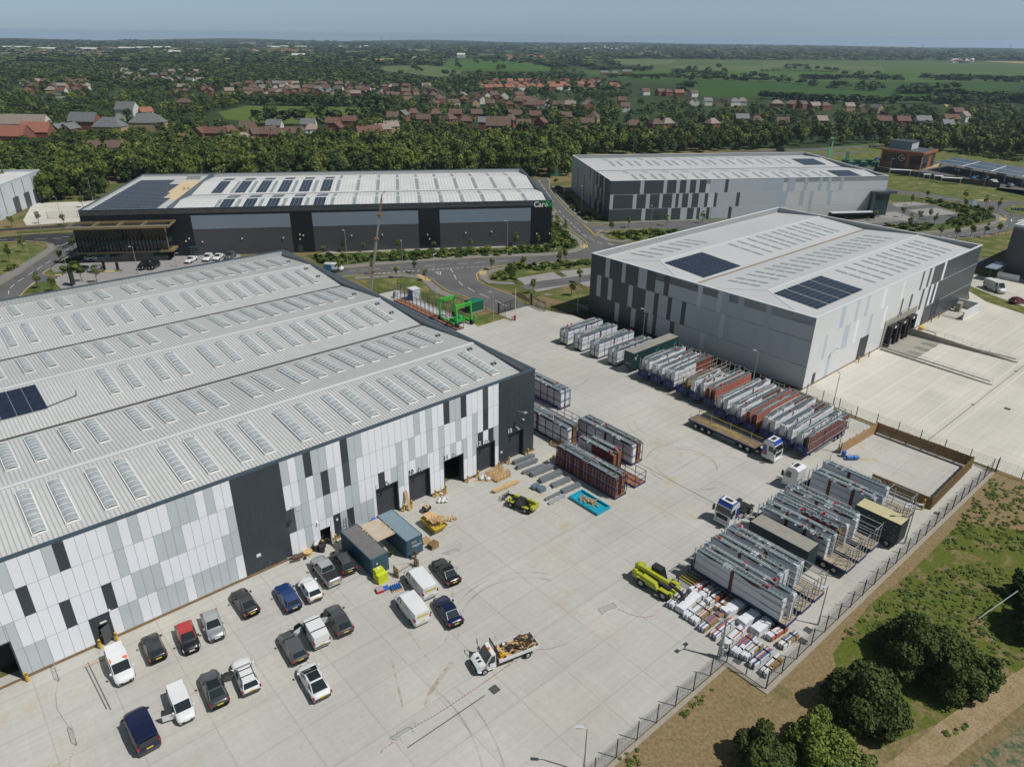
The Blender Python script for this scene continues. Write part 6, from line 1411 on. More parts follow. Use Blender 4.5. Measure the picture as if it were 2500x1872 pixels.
def container(u0,v0,L,Wd,Hc,label,m,roof,rust=False):
 t=thing('shipping_container',label,'container',uv(u0,v0),TH+math.pi/2*-1);w_=Wd/2
 b=MB()
 b.box(0,L,-w_+.04,w_-.04,.12,Hc-.06,0)
 for x in np.arange(.2,L-.1,.28):
  b.box(x,x+.13,-w_+.005,-w_+.04,.2,Hc-.2,0);b.box(x,x+.13,w_-.04,w_-.005,.2,Hc-.2,0)
 for x in(0,L-.12):
  for y in(-w_,w_-.12):b.box(x,x+.12,y,y+.12,0,Hc,0)
 for z0 in(.02,Hc-.14):
  b.box(.12,L-.12,-w_,-w_+.1,z0,z0+.13,0);b.box(.12,L-.12,w_-.1,w_,z0,z0+.13,0);b.box(-.01,.1,-w_+.12,w_-.12,z0,z0+.13,0);b.box(L-.1,L+.01,-w_+.12,w_-.12,z0,z0+.13,0)
 b.build('body',m,t)
 b=MB();b.box(.05,L-.05,-w_+.05,w_-.05,Hc-.07,Hc-.03,0)
 for x in np.arange(.15,L-.15,.28):b.box(x,x+.12,-w_+.12,w_-.12,Hc-.03,Hc+.012,1 if rust else 2)
 b.build('roof',roof,t)
 b=MB()
 for y in(-.9,-.25,.25,.9):b.cyl((L+.03,y*Wd/2.44,.2),(L+.03,y*Wd/2.44,Hc-.2),.022,n=6)
 b.box(L+.0,L+.015,-.01,.01,.2,Hc-.2);b.build('locking_bar',M_seam,t)
 b=MB();b.box(L+.012,L+.022,-w_+.1,-.03,.2,Hc-.18,0);b.box(L+.012,L+.022,.03,w_-.1,.2,Hc-.18,0);b.build('door',m,t)
 return t
M_cblue=mat('container_blue',(.035,.085,.13),.55,0,.12,1,var2=.1,scale2=.4)
M_crust=mat('rusty_roof',(.14,.10,.075),.85,0,.35,2.5)
c1=container(-31.45,-2.0,6.9,2.25,2.45,'blue shipping container with a rust-streaked roof nearest the parked cars',M_cblue,[mat('faded_blue_roof',(.16,.20,.24),.7,0,.15,1.2),M_crust,M_crust],True)
c2=container(-26.65,-2.2,6.5,2.25,2.45,'blue shipping container with a ribbed blue roof and white lettering on its doors',M_cblue,[mat('ribbed_blue_roof',(.10,.16,.20),.6,0,.1,1),M_crust,mat('pale_rib',(.24,.31,.35),.6)])
text('door_lettering','Weston',.42,M_pframe,c2,(6.5+.05,.95,1.25),(R(90),0,R(90)),.01,align='RIGHT').location=(6.56,-.95+0.0,1.25)
o=[x for x in c2.children if x.name.startswith('door_lettering')][0];o.rotation_euler=(R(90),0,R(90));o.location=(6.56,.95,1.25)
b=MB();b.box(6.55,6.57,-.1,.5,1.1,1.16,0);b.box(6.55,6.57,.62,.85,1.72,1.82,0);b.build('blue_mark',M_cy,c2)
b=MB();b.box(6.55,6.57,-.45,.25,1.75,2.05,0);b.build('data_plate',M_dust,c2)
b=MB();b.box(6.95,6.97,-.5,-.3,1.5,1.7,0);b.build('data_plate',M_pframe,c1)
t=thing('plywood_cover','pale plywood sheets bridging the gap between the two blue containers','cover',uv(-29.05,-2.6,2.35),TH-math.pi/2)
b=MB();b.box(0,3.9,-1.22,1.22,0,.06,0);b.build('sheets',[mat('weathered_ply',(.42,.35,.27),.9,0,.12,1),M_wood],t)
b=MB();rs=random.Random(4)
for i in range(9):x=rs.uniform(-.2,4.6);q_=rs.choice([-1.55,1.0]);b.box(x,x+.08,q_,q_+rs.uniform(.3,.6),.13,.18,0)
b.build('battens',M_wood,t)
t=thing('plant_in_gap','green leafy weed growing between the two containers','plant',uv(-28.9,-7.0),0)
V_,Q,val=crown_arrays(1.0,.5,4,90,.10,77,base=.05,core=False);o=bpy.data.objects.new('leaves',mesh_np('leaves',V_,Q,val,L_wood));COL.objects.link(o);o.parent=t
t=thing('yellow_tank','lime yellow plastic tank with its lid up beside the rusty-roofed container','tank',uv(-31.9,-9.9),TH)
b=MB();b.box(-.75,.45,-.6,.6,.12,1.15,0);b.box(-.7,.3,-.1,.6,1.15,1.5,0);b.box(-.75,.5,-.65,.65,0,.12,0)
for z in(.45,.8):b.box(-.78,.48,-.63,.63,z,z+.05,0)
b.build('body',mat('lime_plastic',(.50,.56,.02),.5,0,.08,2),t)
b=MB();b.cyl((-.2,.3,1.5),(-.2,.3,1.56),.16,.16,12);b.build('filler_cap',M_pframe,t)
M_lime=mat('lime_paint',(.37,.39,.03),.4,0,.08,2,spec=.5)
def telehandler(P0,P1,label,sc,forks=True,boom=0.0):
 d=P1-P0;rz=math.atan2(d.y,d.x)
 t=thing('telehandler',label,'telehandler',Vector((P0.x,P0.y,0)),rz,'telehandlers on the yard');t.scale=(sc,)*3
 b=MB();b.box(-1.0,3.6,-.55,.55,.65,1.05,1);b.box(-1.35,-.2,-1.0,.2,.7,1.45,0);b.add([(0,-1.15,.75),(2.2,-1.15,.75),(2.2,-.5,.75),(0,-.5,.75),(0,-1.1,1.55),(1.7,-1.1,1.45),(1.7,-.55,1.45),(0,-.55,1.6)],[(0,3,2,1),(4,5,6,7),(0,1,5,4),(1,2,6,5),(2,3,7,6),(3,0,4,7)],0)
 b.box(-1.4,-.9,-.9,.9,1.0,1.6,0);b.box(3.3,3.8,-.9,.9,.6,1.15,0)
 for sx in(0,2.9):
  for s_ in(-1,1):b.box(sx-.6,sx+.6,s_*1.0-.25,s_*1.0+.25,1.15,1.22,0)
 b.build('body',[M_lime,M_chass],t)
 b=MB();b.add([(.2,.15,1.0),(2.0,.15,1.0),(2.0,1.05,1.0),(.2,1.05,1.0),(.35,.2,2.35),(1.5,.2,2.35),(1.5,.95,2.35),(.35,.95,2.35)],[(4,5,6,7),(0,1,5,4),(1,2,6,5),(2,3,7,6),(3,0,4,7)],0)
 b.box(.3,1.55,.15,1.0,2.35,2.42,1)
 for x,y in((.35,.2),(1.5,.2),(.35,.95),(1.5,.95)):b.bar((x if x<1 else 2.0,y,1.0),(x,y,2.4),.07,mi=1)
 b.build('cab',[M_cglass,M_chass],t)
 b=MB();b.bar((-1.1,-.25,1.9),(3.0,-.25,1.9-.35+boom),.34,.42,0);b.bar((-1.35,-.25,1.75),(-.9,-.25,1.95),.5,.6,0);b.bar((2.9,-.25,1.56+boom),(4.6,-.25,1.2+boom),.24,.3,1);b.bar((4.5,-.25,1.3+boom),(4.9,-.25,.7),.22,.3,1);b.cyl((1.2,-.25,1.2),(2.6,-.25,1.6),.07,n=8,mi=2);b.build('boom',[M_lime,M_chass,M_gal],t)
 b=MB();b.box(4.85,4.95,-1.0,.7,.35,1.3,0)if False else None
 for y in(-1.1,-.6,0,.55):b.box(4.85,4.93,y,y+.07,.3,1.3,0)
 for z in(.35,.8,1.25):b.box(4.86,4.92,-1.1,.62,z,z+.07,0)
 for y in(-.7,.2):b.box(4.93,6.0,y,y+.12,.3,.36,0)
 b.build('fork_carriage',M_chass,t)
 for sx in(0,2.9):
  for s_ in(-1,1):
   q=MB();q.cyl((sx,s_*.85,.58),(sx,s_*1.22,.58),.58,.58,16);o=q.build('wheel',M_tyre,t)
   for k in range(10):
    a=k*.628;
   q=MB();q.cyl((sx,s_*1.20,.58),(sx,s_*1.24,.58),.3,.28,12);q.build('rim',mat('grey_rim',(.35,.36,.36),.5),o)
 b=MB();b.bar((2.6,.9,1.3),(2.9,1.35,1.6),.05);b.box(2.82,2.98,1.3,1.42,1.5,1.9);b.build('mirror',M_chass,t)
telehandler(c('k',175,1315,.3),c('k',60,1265,.3),'small lime and black telehandler beside the steel beams',.78)
telehandler(c('o',1170,80,.4),c('o',1365,195,.4),'large lime yellow telehandler reaching over the panel bundles',1.0,boom=.25)
M_purlin=mat('grey_steel_section',(.20,.225,.245),.5,.3,.1,2)
def bundle(P0,P1,w_,h,n,label,m=M_purlin,name='steel_bundle',cat='steel bundle',group='bundles of grey steel sections beside bay 13',slack=.1):
 d=P1-P0;L=d.length;t=thing(name,label,cat,Vector((P0.x,P0.y,0)),math.atan2(d.y,d.x),group);rs=random.Random(int(P0.x*10))
 b=MB()
 rows=max(1,int(h/.16))
 for r_ in range(rows):
  for i in range(n):y=-w_/2+w_*i/n;e=rs.uniform(-slack,slack);b.box(e,L+e,y+.01,y+w_/n-.015,.1+r_*.16,.1+(r_+1)*.16-.012)
 b.build('sections',m,t)
 b=MB()
 for x in(L*.15,L*.5,L*.85):b.box(x,x+.09,-w_/2-.15,w_/2+.15,0,.1)
 b.build('bearer',M_wood,t);return t
SB=[((45,945),(215,880),.55,.5,4,'nearest the black wall, topmost'),((75,985),(245,920),.55,.5,4,'second from the black wall'),((125,1025),(300,960),.5,.35,4,'third from the wall with a timber offcut on top'),((190,1045),(370,970),.95,.5,6,'widest one in the middle'),((270,1095),(445,1020),.9,.5,6,'fifth, below the widest'),((370,1135),(520,1072),.85,.35,6,'low flat one right of centre'),((455,1185),(600,1120),.85,.35,6,'low one left of the blue sheet'),((312,1248),(440,1185),.45,.25,3,'thin dark one near the small telehandler')]
for a,e,w_,h,n,lab in SB:bundle(c('k',*a),c('k',*e),w_,h,n,'grey steel section bundle, '+lab)
bundle(c('k',345,1280),c('k',480,1205),.5,.12,2,'pair of pale folded steel sheets beside the thin dark bundle',mat('pale_folded_steel',(.38,.41,.45),.45,.3),'steel_sheet','steel sheets',None)
for i,(x,y)in enumerate([(232,1145),(282,1165)]):
 t=thing('bracket_stack',f'{"left" if i == 0 else "right"} one of two small blocks of stacked steel brackets','bracket stack',c('k',x,y),TH,'small steel bracket stacks')
 b=MB();rs=random.Random(i)
 for a in range(4):
  for z in range(4):b.box(-.5+a*.26,-.28+a*.26,-.4+rs.uniform(-.05,.05),.4,.1+z*.13,.2+z*.13)
 b.box(-.55,.55,-.45,.45,0,.08);b.build('brackets',mat('bluish_steel',(.22,.30,.36),.4,.5,.1,3),t)
t=thing('blue_groundsheet','turquoise plastic sheet tray lying on the concrete','sheet',uv(-4.7,-12.2),TH-math.pi/2)
b=MB();L,W_=5.1,2.5;b.box(0,L,0,W_,.02,.10,0)
for x0,x1,y0,y1 in((0,L,0,.16),(0,L,W_-.16,W_),(0,.16,.16,W_-.16),(L-.16,L,.16,W_-.16)):b.box(x0,x1,y0,y1,.1,.42,0)
b.build('tray',mat('turquoise_plastic',(.01,.30,.42),.4,0,.1,1),t)
def timberpile(name,label,loc,rz,n,Lr,W_,H_,seed,cat='timber',mats_=None,pal=0,group=None):
 t=thing(name,label,cat,loc,rz,group);rs=random.Random(seed);b=MB()
 for i in range(n):
  x,y,z=rs.uniform(-Lr,Lr),rs.uniform(-W_,W_),rs.uniform(.04,H_);a=rs.uniform(0,3.14);l=rs.uniform(.3,.9)
  b.bar((x-math.cos(a)*l/2,y-math.sin(a)*l/2,z),(x+math.cos(a)*l/2,y+math.sin(a)*l/2,z+rs.uniform(-.08,.12)),rs.uniform(.06,.16),.04,rs.choice([0,0,1]))
 b.build('pieces',mats_ or[M_wood,M_wood2],t);return t
def palletmesh(b,x,y,z,a=0.0,s=1.0,mi=0):
 ca,sa=math.cos(a),math.sin(a);M0=b.M;b.M=(M0 or Matrix.Identity(4))@Matrix.Translation((x,y,z))@Matrix.Rotation(a,4,'Z')@Matrix.Scale(s,4)
 for i in range(6):b.box(-.6+i*.22,-.6+i*.22+.12,-.5,.5,.11,.135,mi)
 for yy in(-.5,-.05,.4):b.box(-.6,.62,yy,yy+.1,.022,.11,mi)
 for i in range(3):b.box(-.6+i*.55,-.5+i*.55,-.5,.5,0,.022,mi)
 b.M=M0
timberpile('broken_timber','heap of broken pale timber lying in the turquoise tray',uv(-3.5,-14.7,.1),TH-math.pi/2,40,1.4,.6,.35,21)
bundle(c('j',2015,1185),c('j',2220,1095),.55,.45,4,'long bundle of pale timber lengths in front of the open bay',M_wood,'timber_bundle','timber',None,.25)
def crate(loc,rz,L,W_,H_,label,g='pale slatted timber crates by bay 12'):
 t=thing('timber_crate',label,'crate',loc,rz,g);b=MB()
 for z in np.arange(.05,H_,.22):b.box(0,L,0,.03,z,z+.1);b.box(0,L,W_-.03,W_,z,z+.1);b.box(0,.03,.03,W_-.03,z,z+.1);b.box(L-.03,L,.03,W_-.03,z,z+.1)
 for x in np.arange(0,L,.55):b.box(x,x+.08,-.03,0,0,H_+.08);b.box(x,x+.08,W_,W_+.03,0,H_+.08)
 b.box(.03,L-.03,.03,W_-.03,.04,.08);b.build('slats',M_wood,t)
crate(c('j',1985,1062),TH,2.6,.9,.8,'pale slatted crate against the wall side, rear one');crate(c('j',2050,1098),TH,2.5,.9,.75,'pale slatted crate in front, nearer the timber lengths')
crate(c('k',355,780),TH-math.pi/2*.9,1.9,1.0,.55,'small slatted crate behind the black wall corner, farther one');crate(c('k',375,895),TH-math.pi/2*.9,2.0,1.0,.6,'small slatted crate by the brown panel rack, nearer one')
M_bag=mat('white_bag',(.55,.55,.54),.6,0,.15,3)
def blob(parent,name,m,seed,n=7,r=.35,spread=.5):
 rs=random.Random(seed);b=MB()
 for i in range(n):
  x,y,z=rs.uniform(-spread,spread),rs.uniform(-spread,spread),rs.uniform(.1,.3);q=r*rs.uniform(.5,1)
  vs=[(x+q*math.sin(ph)*math.cos(th)*rs.uniform(.8,1.2),y+q*math.sin(ph)*math.sin(th)*rs.uniform(.8,1.2),max(.01,z+q*.7*math.cos(ph)))for ph in(0.01,.8,1.57,2.4,3.13)for th in[k*math.pi/4 for k in range(8)]]
  b.add(vs,[(a*8+k,(a+1)*8+k,(a+1)*8+(k+1)%8,a*8+(k+1)%8)for a in range(4)for k in range(8)])
 return b.build(name,m,parent,smooth=True)
t=thing('rubbish_sacks','white plastic sacks and boards between bays 11 and 12','rubbish',c('j',1945,1065),0);blob(t,'sacks',M_bag,1,6,.4,.5)
b=MB();b.box(-1.4,1.2,-.7,-.5,.0,.06);b.box(-1.2,1.3,-.4,-.2,.06,.1);b.M=None;b.build('planks',M_wood,t)
t=thing('rubbish_sacks','white sacks spilling before the gap between bays 10 and 11','rubbish',c('j',1590,1250),0);blob(t,'sacks',M_bag,2,8,.4,.6)
t=timberpile('timber_offcuts','small heap of timber offcuts against the wall between bays 10 and 11',c('j',1580,1195),TH,16,.7,.4,.35,22);blob(t,'sack',M_bag,3,2,.3,.3)
t=thing('skip','yellow skip heaped with pallets and plywood in front of bay 9','skip',uv(-22.0,-5.9),TH-math.pi/2)
b=MB();b.add([(-1.1,-.7,.1),(1.1,-.7,.1),(1.1,.7,.1),(-1.1,.7,.1),(-1.7,-.9,1.0),(1.7,-.9,1.0),(1.7,.9,1.0),(-1.7,.9,1.0)],[(0,3,2,1),(0,1,5,4),(1,2,6,5),(2,3,7,6),(3,0,4,7)]);b.box(-1.75,1.75,-.95,-.9,.95,1.04);b.box(-1.75,1.75,.9,.95,.95,1.04);b.box(-1.6,1.6,-.85,.85,.8,.84);b.build('body',mat('skip_yellow',(.50,.36,.03),.6,0,.2,2),t)
t=timberpile('pallet_heap','broken pallets and plywood heaped on the yellow skip',uv(-21.9,-5.9,.85),TH-math.pi/2,40,1.2,.7,.5,23)
b=MB()
for i in range(5):palletmesh(b,-.3+.25*i,(-1)**i*.25,.35+.09*i,i*.5)
b.box(-1.6,-.2,-.7,.6,.55,.58);b.build('pallets',M_wood,t)
timberpile('broken_pallet','scattered broken pallet pieces right of the yellow skip',c('j',1655,1410),TH,18,.7,.35,.25,24)
t=thing('fire_basket','black round drum with timber blocks on top beside bay 10','drum',c('j',1455,1340),0)
b=MB();b.cyl((0,0,.55),(0,0,.62),.62,.62,18,0);b.cyl((0,0,0),(0,0,.55),.3,.35,12,0);b.build('drum',M_trim,t)
b=MB()
for x,y in((-.25,.1),(.15,.15),(0,-.2)):b.cyl((x,y,.62),(x,y,.85),.18,.16,8)
b.build('log_blocks',M_wood,t)
t=thing('leaning_board','single tall plywood board leaning on the wall between bays 9 and 10','board',uv(-22.25,-.75),TH)
b=MB();b.add([(-.22,-.3,.02),(.22,-.3,.02),(.22,.62,2.6),(-.22,.62,2.6),(-.22,-.26,.02),(.22,-.26,.02),(.22,.66,2.6),(-.22,.66,2.6)],[(0,1,2,3),(7,6,5,4),(0,3,7,4),(1,5,6,2),(3,2,6,7)]);b.build('board',mat('tan_board',(.40,.28,.15),.8),t)
for i,(x,y,n_,lab)in enumerate([(1440,1595,3,'pallets leaning at the far corner of the ribbed-roof container'),(1510,1640,5,'low stack of brown pallets right of the ribbed-roof container')]):
 t=thing('pallet_stack',lab,'pallets',c('j',x,y),TH);b=MB()
 for k in range(n_):palletmesh(b,0,0,k*.14,.05*k,.9)
 b.build('pallets',M_wood if i==0 else M_wood2,t)
for i,(x,y,lab)in enumerate([(1365,150,'slatted pallet standing upright below the lettered container'),(1195,230,'brown slatted pallet standing upright left of the upper white van')]):
 t=thing('upright_pallet',lab,'pallet',c('n',x,y),TH);b=MB();b.M=Matrix.Rotation(R(90),4,'Y')@Matrix.Translation((-.6,0,0));palletmesh(b,0,0,0);b.build('boards',M_wood2,t)
t=thing('rusty_machine','small brown pump standing on a post by the lettered container','pump',c('n',1365,85),TH);b=MB();b.cyl((0,0,0),(0,0,.9),.08,n=8);b.cyl((0,0,.9),(0,0,1.3),.25,.2,10);b.box(-.3,.3,-.15,.15,.7,.9);b.build('body',mat('brown_steel',(.10,.06,.035),.8),t)
t=thing('timber_rail','long thin timber batten lying from the upright pallet to the white van','timber',c('n',1215,225),0);a_,e_=c('n',1215,222,.9),c('n',1375,130,.9)
b=MB();b.bar((0,0,.9),(e_.x-a_.x,e_.y-a_.y,.9),.08,.04);b.bar((0,0,0),(0,0,.9),.06);b.bar((e_.x-a_.x,e_.y-a_.y,0),(e_.x-a_.x,e_.y-a_.y,.9),.06);b.build('batten',M_wood,t)
t=thing('crate_tray','red and blue shallow crates on a pallet left of the white vans','crate',c('n',1085,345),TH-.2);b=MB()
b.box(-.75,.1,-.4,.4,.05,.3,0);b.box(.12,.7,-.3,.35,.05,.22,1);b.box(-.7,.05,-.35,.35,.3,.305,2);b.build('crates',[mat('red_plastic',(.42,.015,.02),.5),mat('blue_plastic',(.02,.12,.40),.5),mat('grey_load',(.3,.3,.32),.8)],t)
t=thing('loaded_pallet','pallet of blue drums lying left of the white vans','pallet',c('n',1200,330),TH-.2);b=MB();palletmesh(b,0,0,0,0,1.1,1)
for k in range(5):b.cyl((-.5+k*.24,-.4,.28),(-.5+k*.24,.4,.28),.1,n=8,mi=0)
b.build('drums',[MATS['blue_plastic'],M_wood],t)
t=thing('black_bins','two black rubble bins topped with white sacks by the open white door','bins',c('n',530,10),TH);b=MB()
for x,y in((0,0),(.9,.1),(.4,-.6)):b.cyl((x,y,0),(x,y,.9),.32,.38,12)
b.build('bins',M_trim,t);o=blob(t,'sacks',M_bag,5,4,.3,.4);o.location=(0.2,0,.8)
t=thing('cable_drum','wooden cable reel lying flat beside the black bins','cable reel',c('n',455,40),0);b=MB();b.cyl((0,0,.02),(0,0,.1),.55,n=20);b.cyl((0,0,.1),(0,0,.35),.25,n=14);b.cyl((0,0,.35),(0,0,.42),.55,n=20);b.build('reel',M_wood,t)
t=thing('wheelbarrow','brown loaded wheelbarrow with pale handles by the black wall edge','wheelbarrow',c('n',375,100),.4);b=MB();b.add([(-.5,-.3,.5),(.5,-.25,.5),(.5,.25,.5),(-.5,.3,.5),(-.6,-.4,.8),(.6,-.35,.75),(.6,.35,.75),(-.6,.4,.8)],[(0,3,2,1),(0,1,5,4),(1,2,6,5),(2,3,7,6),(3,0,4,7),(4,5,6,7)],0);b.bar((.4,.2,.5),(-1.2,.3,.6),.04,mi=1);b.bar((.4,-.2,.5),(-1.2,-.3,.6),.04,mi=1);b.cyl((.75,-.05,.2),(.75,.05,.2),.2,n=12,mi=2);b.build('barrow',[MATS['brown_steel'],M_bag,M_tyre],t)
t=thing('plastic_pipes','white plastic pipes lying along the wall foot','pipes',c('n',330,60),TH);b=MB()
for k in range(3):b.cyl((0,-k*.1,.06),(3.4-k*.5,.1-k*.1,.06),.05,n=6)
b.build('pipes',M_pframe,t)
def bicycle(loc,rz,m,label):
 t=thing('bicycle',label,'bicycle',loc,rz,'bicycles leaning on the black wall')
 for x in(0,1.05):
  b=MB();P_=[(x+.34*math.cos(a*.4488),.0,.34+.34*math.sin(a*.4488))for a in range(15)];b.tube(P_,.022,5);b.cyl((x,-.03,.34),(x,.03,.34),.03);b.build('wheel',M_tyre,t)
 b=MB();Q_={'bb':(.42,0,.3),'s':(.3,0,.78),'h':(.88,0,.8),'r':(0,0,.34),'f':(1.05,0,.34)}
 for p,q in(('bb','s'),('bb','h'),('s','h'),('r','bb'),('r','s'),('h','f')):b.cyl(Q_[p],Q_[q],.025,n=5)
 b.build('frame',m,t)
 b=MB();b.cyl((.86,-.28,.98),(.86,.28,.98),.02,n=5);b.cyl((.88,0,.8),(.86,0,.98),.02,n=5);b.build('handlebar',M_trim,t);b=MB();b.box(.15,.42,-.07,.07,.86,.92);b.bar((.3,0,.78),(.28,0,.88),.03);b.build('saddle',M_trim,t)
bicycle(c('n',225,118),TH+.1,mat('sky_blue_frame',(.08,.40,.62),.4),'sky blue bicycle leaning at the edge of the black panels')
bicycle(c('n',150,150),TH,M_seam,'dark bicycle beside the sky blue one');bicycle(c('n',105,175),TH-.05,M_seam,'dark bicycle farthest left along the black panels')
t=thing('folding_frame','dark tent-like ladder frame leaning on the wall behind the container','ladder',uv(-31.2,-.9),TH);b=MB();b.bar((0,0,0),(.3,.7,2.6),.07);b.bar((.9,0,0),(.6,.7,2.6),.07)
for k in range(6):b.bar((.05+k*.04,.1+k*.1,.4+k*.36),(.85-k*.04,.1+k*.1,.4+k*.36),.05)
b.build('ladder',M_seam,t)
t=thing('blue_barrel','blue plastic barrel against the wall behind the containers','barrel',uv(-27.3,-.6),0);b=MB();b.cyl((0,0,0),(0,0,.9),.32,n=14);b.build('barrel',MATS['blue_plastic'],t)
def bollard(P,label,h=1.15):
 t=thing('bollard',label,'bollard',P,0,'yellow bollards guarding the doors')
 b=MB();b.cyl((0,0,0),(0,0,h),.12,n=12,mi=0);b.cyl((0,0,h),(0,0,h+.04),.12,.08,12,0);b.cyl((0,0,h*.72),(0,0,h*.80),.125,n=12,mi=1);b.cyl((0,0,h*.88),(0,0,h*.94),.125,n=12,mi=1);b.build('post',[M_yel,M_trim],t)
bl=[(-26.65,'left of bay 9, behind the container'),(-22.95,'right of bay 9'),(-21.75,'left of bay 10'),(-18.0,'right of bay 10'),(-16.3,'left of the open bay 11'),(-12.6,'right of the open bay 11'),(-10.8,'left of bay 12'),(-7.1,'right of bay 12'),(-5.2,'left of bay 13'),(-1.6,'right of bay 13'),(-34.3,'left of the open white door'),(-32.6,'right of the open white door'),(-58.45,'left of the grey door'),(-56.95,'right of the grey door'),(-64.7,'at the dark opening by the frame edge')]
for u_,lab in bl:bollard(uv(u_,-.65),'yellow bollard with black bands '+lab)
for u_,lab in((68.9,'left of the dock-side roller door'),(73.1,'right of the dock-side roller door'),(102.2,'left of the far roller door'),(106.1,'right of the far roller door')):bollard(uv(u_,-15.8),'plain yellow bollard '+lab)
bollard(c('l',1350,1325),'yellow bollard at the near corner of the timber pen',1.6)
M_mesh=mat('fence_wire',(.030,.034,.034),.6)
def meshfence(P_,label,h=2.3,step=2.6,back=None,posts=True):
 t=thing('mesh_fence',label,'fence',(P_[0].x,P_[0].y,0));o_=Vector((P_[0].x,P_[0].y,0));b=MB();pb=[]
 for p_,q_ in zip(P_,P_[1:]):
  p0=Vector((p_.x,p_.y,0))-o_;q0=Vector((q_.x,q_.y,0))-o_;L=(q0-p0).length;d=(q0-p0)/L
  for z in np.arange(.15,h-.2,.2):b.bar(p0+Vector((0,0,z)),q0+Vector((0,0,z)),.014,.014)
  for x in np.arange(.2,L,.42):a=p0+d*x;b.bar(a+Vector((0,0,.1)),a+Vector((0,0,h-.2)),.008,.008)
  n=max(1,round(L/step))
  for i in range(n+1):pb.append(p0+d*(L*i/n))
 b.build('wire_panels',M_mesh,t)
 for p_ in pb:
  q=MB();q.bar(p_,p_+Vector((0,0,h)),.08,.08);q.build('post',M_mesh,t)
 return t
def U2(*l):return[uv(*p)for p in l]
meshfence(U2((-42,-41.85),(-12.4,-41.85),(-12.4,-46.15),(45.6,-46.15)),'dark mesh fence along the bottom and right of the yard',step=2.75)
meshfence(U2((46.2,-46.5),(46.55,-36),(46.75,-26),(48.4,-16.5)),'dark mesh fence between the trailers and the pale concrete apron',step=3.4,h=2.2)
meshfence(U2((46.6,-46.5),(47.4,-62)),'dark mesh fence at the right margin beyond the pen',step=3)
meshfence([uv(25.3,48),uv(25.3,76),uv(20,76.2)],'dark mesh fence round the gantry corner',h=2.2,step=3)
meshfence([uv(32.4,44.6),uv(33.2,47.8),uv(29,60),uv(26,76)],'low dark fence along the access road verge',h=1.6,step=3.2)
meshfence([uv(45.2,37),uv(43.4,41.5),uv(42.4,48)],'dark mesh fence from the gate to the striped warehouse corner',h=2.0,step=2.4)
meshfence(PXm(('s',540,528),('s',880,515)),'dark mesh fence in front of the far left concrete yard',h=2.4,step=4)
meshfence(PXm(('h',1740,950),('h',1760,1000),('h',1960,1100),('h',2208,1195)),'dark mesh fence on the verge at the right margin',h=2.0,step=6)
def gate(P0,P1,label,h=2.1):
 d=P1-P0;t=thing('yard_gate',label,'gate',Vector((P0.x,P0.y,0)),math.atan2(d.y,d.x),'black steel gates at the yard entrance');L=d.length;b=MB()
 for z in(.15,h):b.bar((0,0,z),(L,0,z),.09)
 for x in np.linspace(0,L,max(3,int(L/1.3))):b.bar((x,0,.1),(x,0,h),.08)
 for x in np.arange(.12,L,.16):b.bar((x,0,.2),(x,0,h-.05),.015)
 b.build('leaf',M_black,t);b=MB();b.bar((-.15,0,0),(-.15,0,h+.5),.28);b.build('post',M_black,t);return t
gate(c('f',2065,1262),c('f',2208,1213),'left black gate leaf at the yard entrance')
gt=gate(c('g',198,1190),c('g',312,1245),'right black gate leaf carrying the NO ENTRY board')
text('sign_lettering','NO ENTRY',.85,M_pframe,gt,(.9,-.08,1.0),(R(90),0,0),.01,bold=.01)
t=thing('height_pole','white barrier pole standing at the entrance','pole',c('g',62,1240),0);b=MB();b.cyl((0,0,0),(0,0,5.2),.07,n=8);b.build('pole',M_pframe,t)
t=thing('red_cylinder','red drum beside a small white post inside the entrance','drum',c('g',58,1318),0);b=MB();b.cyl((0,0,0),(0,0,1.15),.25,n=12);b.build('drum',MATS['red_plastic'],t)
t=thing('card_reader','small white post box beside the red drum','post',c('g',35,1315),0);b=MB();b.box(-.2,.2,-.15,.15,0,1.1);b.build('box',M_silver2,t)
M_grn=mat('bright_green_paint',(.035,.42,.03),.4,0,.06,1)
t=thing('straddle_carrier','bright green four-legged lifting gantry beside the yard entrance','gantry',uv(21.0,46.6),TH)
b=MB()
for x in(0,3.8):
 b.bar((x,0,.5),(x,.3,4.8),.3,.36);b.bar((x,6.2,.5),(x,5.9,4.8),.3,.36)
for y in(.3,5.9):b.bar((-.2,y,4.8),(4.0,y,4.8),.34,.3);b.bar((-.1,y,4.3),(3.9,y,4.3),.2,.2)
b.build('portal_frame',M_grn,t)
b=MB()
for x in(0,3.8):b.bar((x,.3,4.75),(x,5.9,4.75),.12,.14);b.bar((x,.3,4.3),(x,5.9,4.4),.08,.1)
b.build('side_beam',mat('dark_green_beam',(.02,.12,.05),.5),t)
b=MB();b.bar((0,0,.7),(0,6.2,.7),.35,.3);b.bar((3.8,0,.7),(3.8,6.2,.7),.35,.3);b.box(.6,3.2,1.2,3.6,.55,1.1);b.bar((3.8,0,.5),(5.0,-.2,1.6),.16);b.bar((4.6,-.2,.1),(4.6,-.2,2.0),.2);b.build('base_beam',M_grn,t)
for x in(0,3.8):
 for y in(-.0,6.2):q=MB();q.cyl((x-.2,y,.55),(x+.2,y,.55),.55,n=16);q.build('wheel',M_tyre,t)
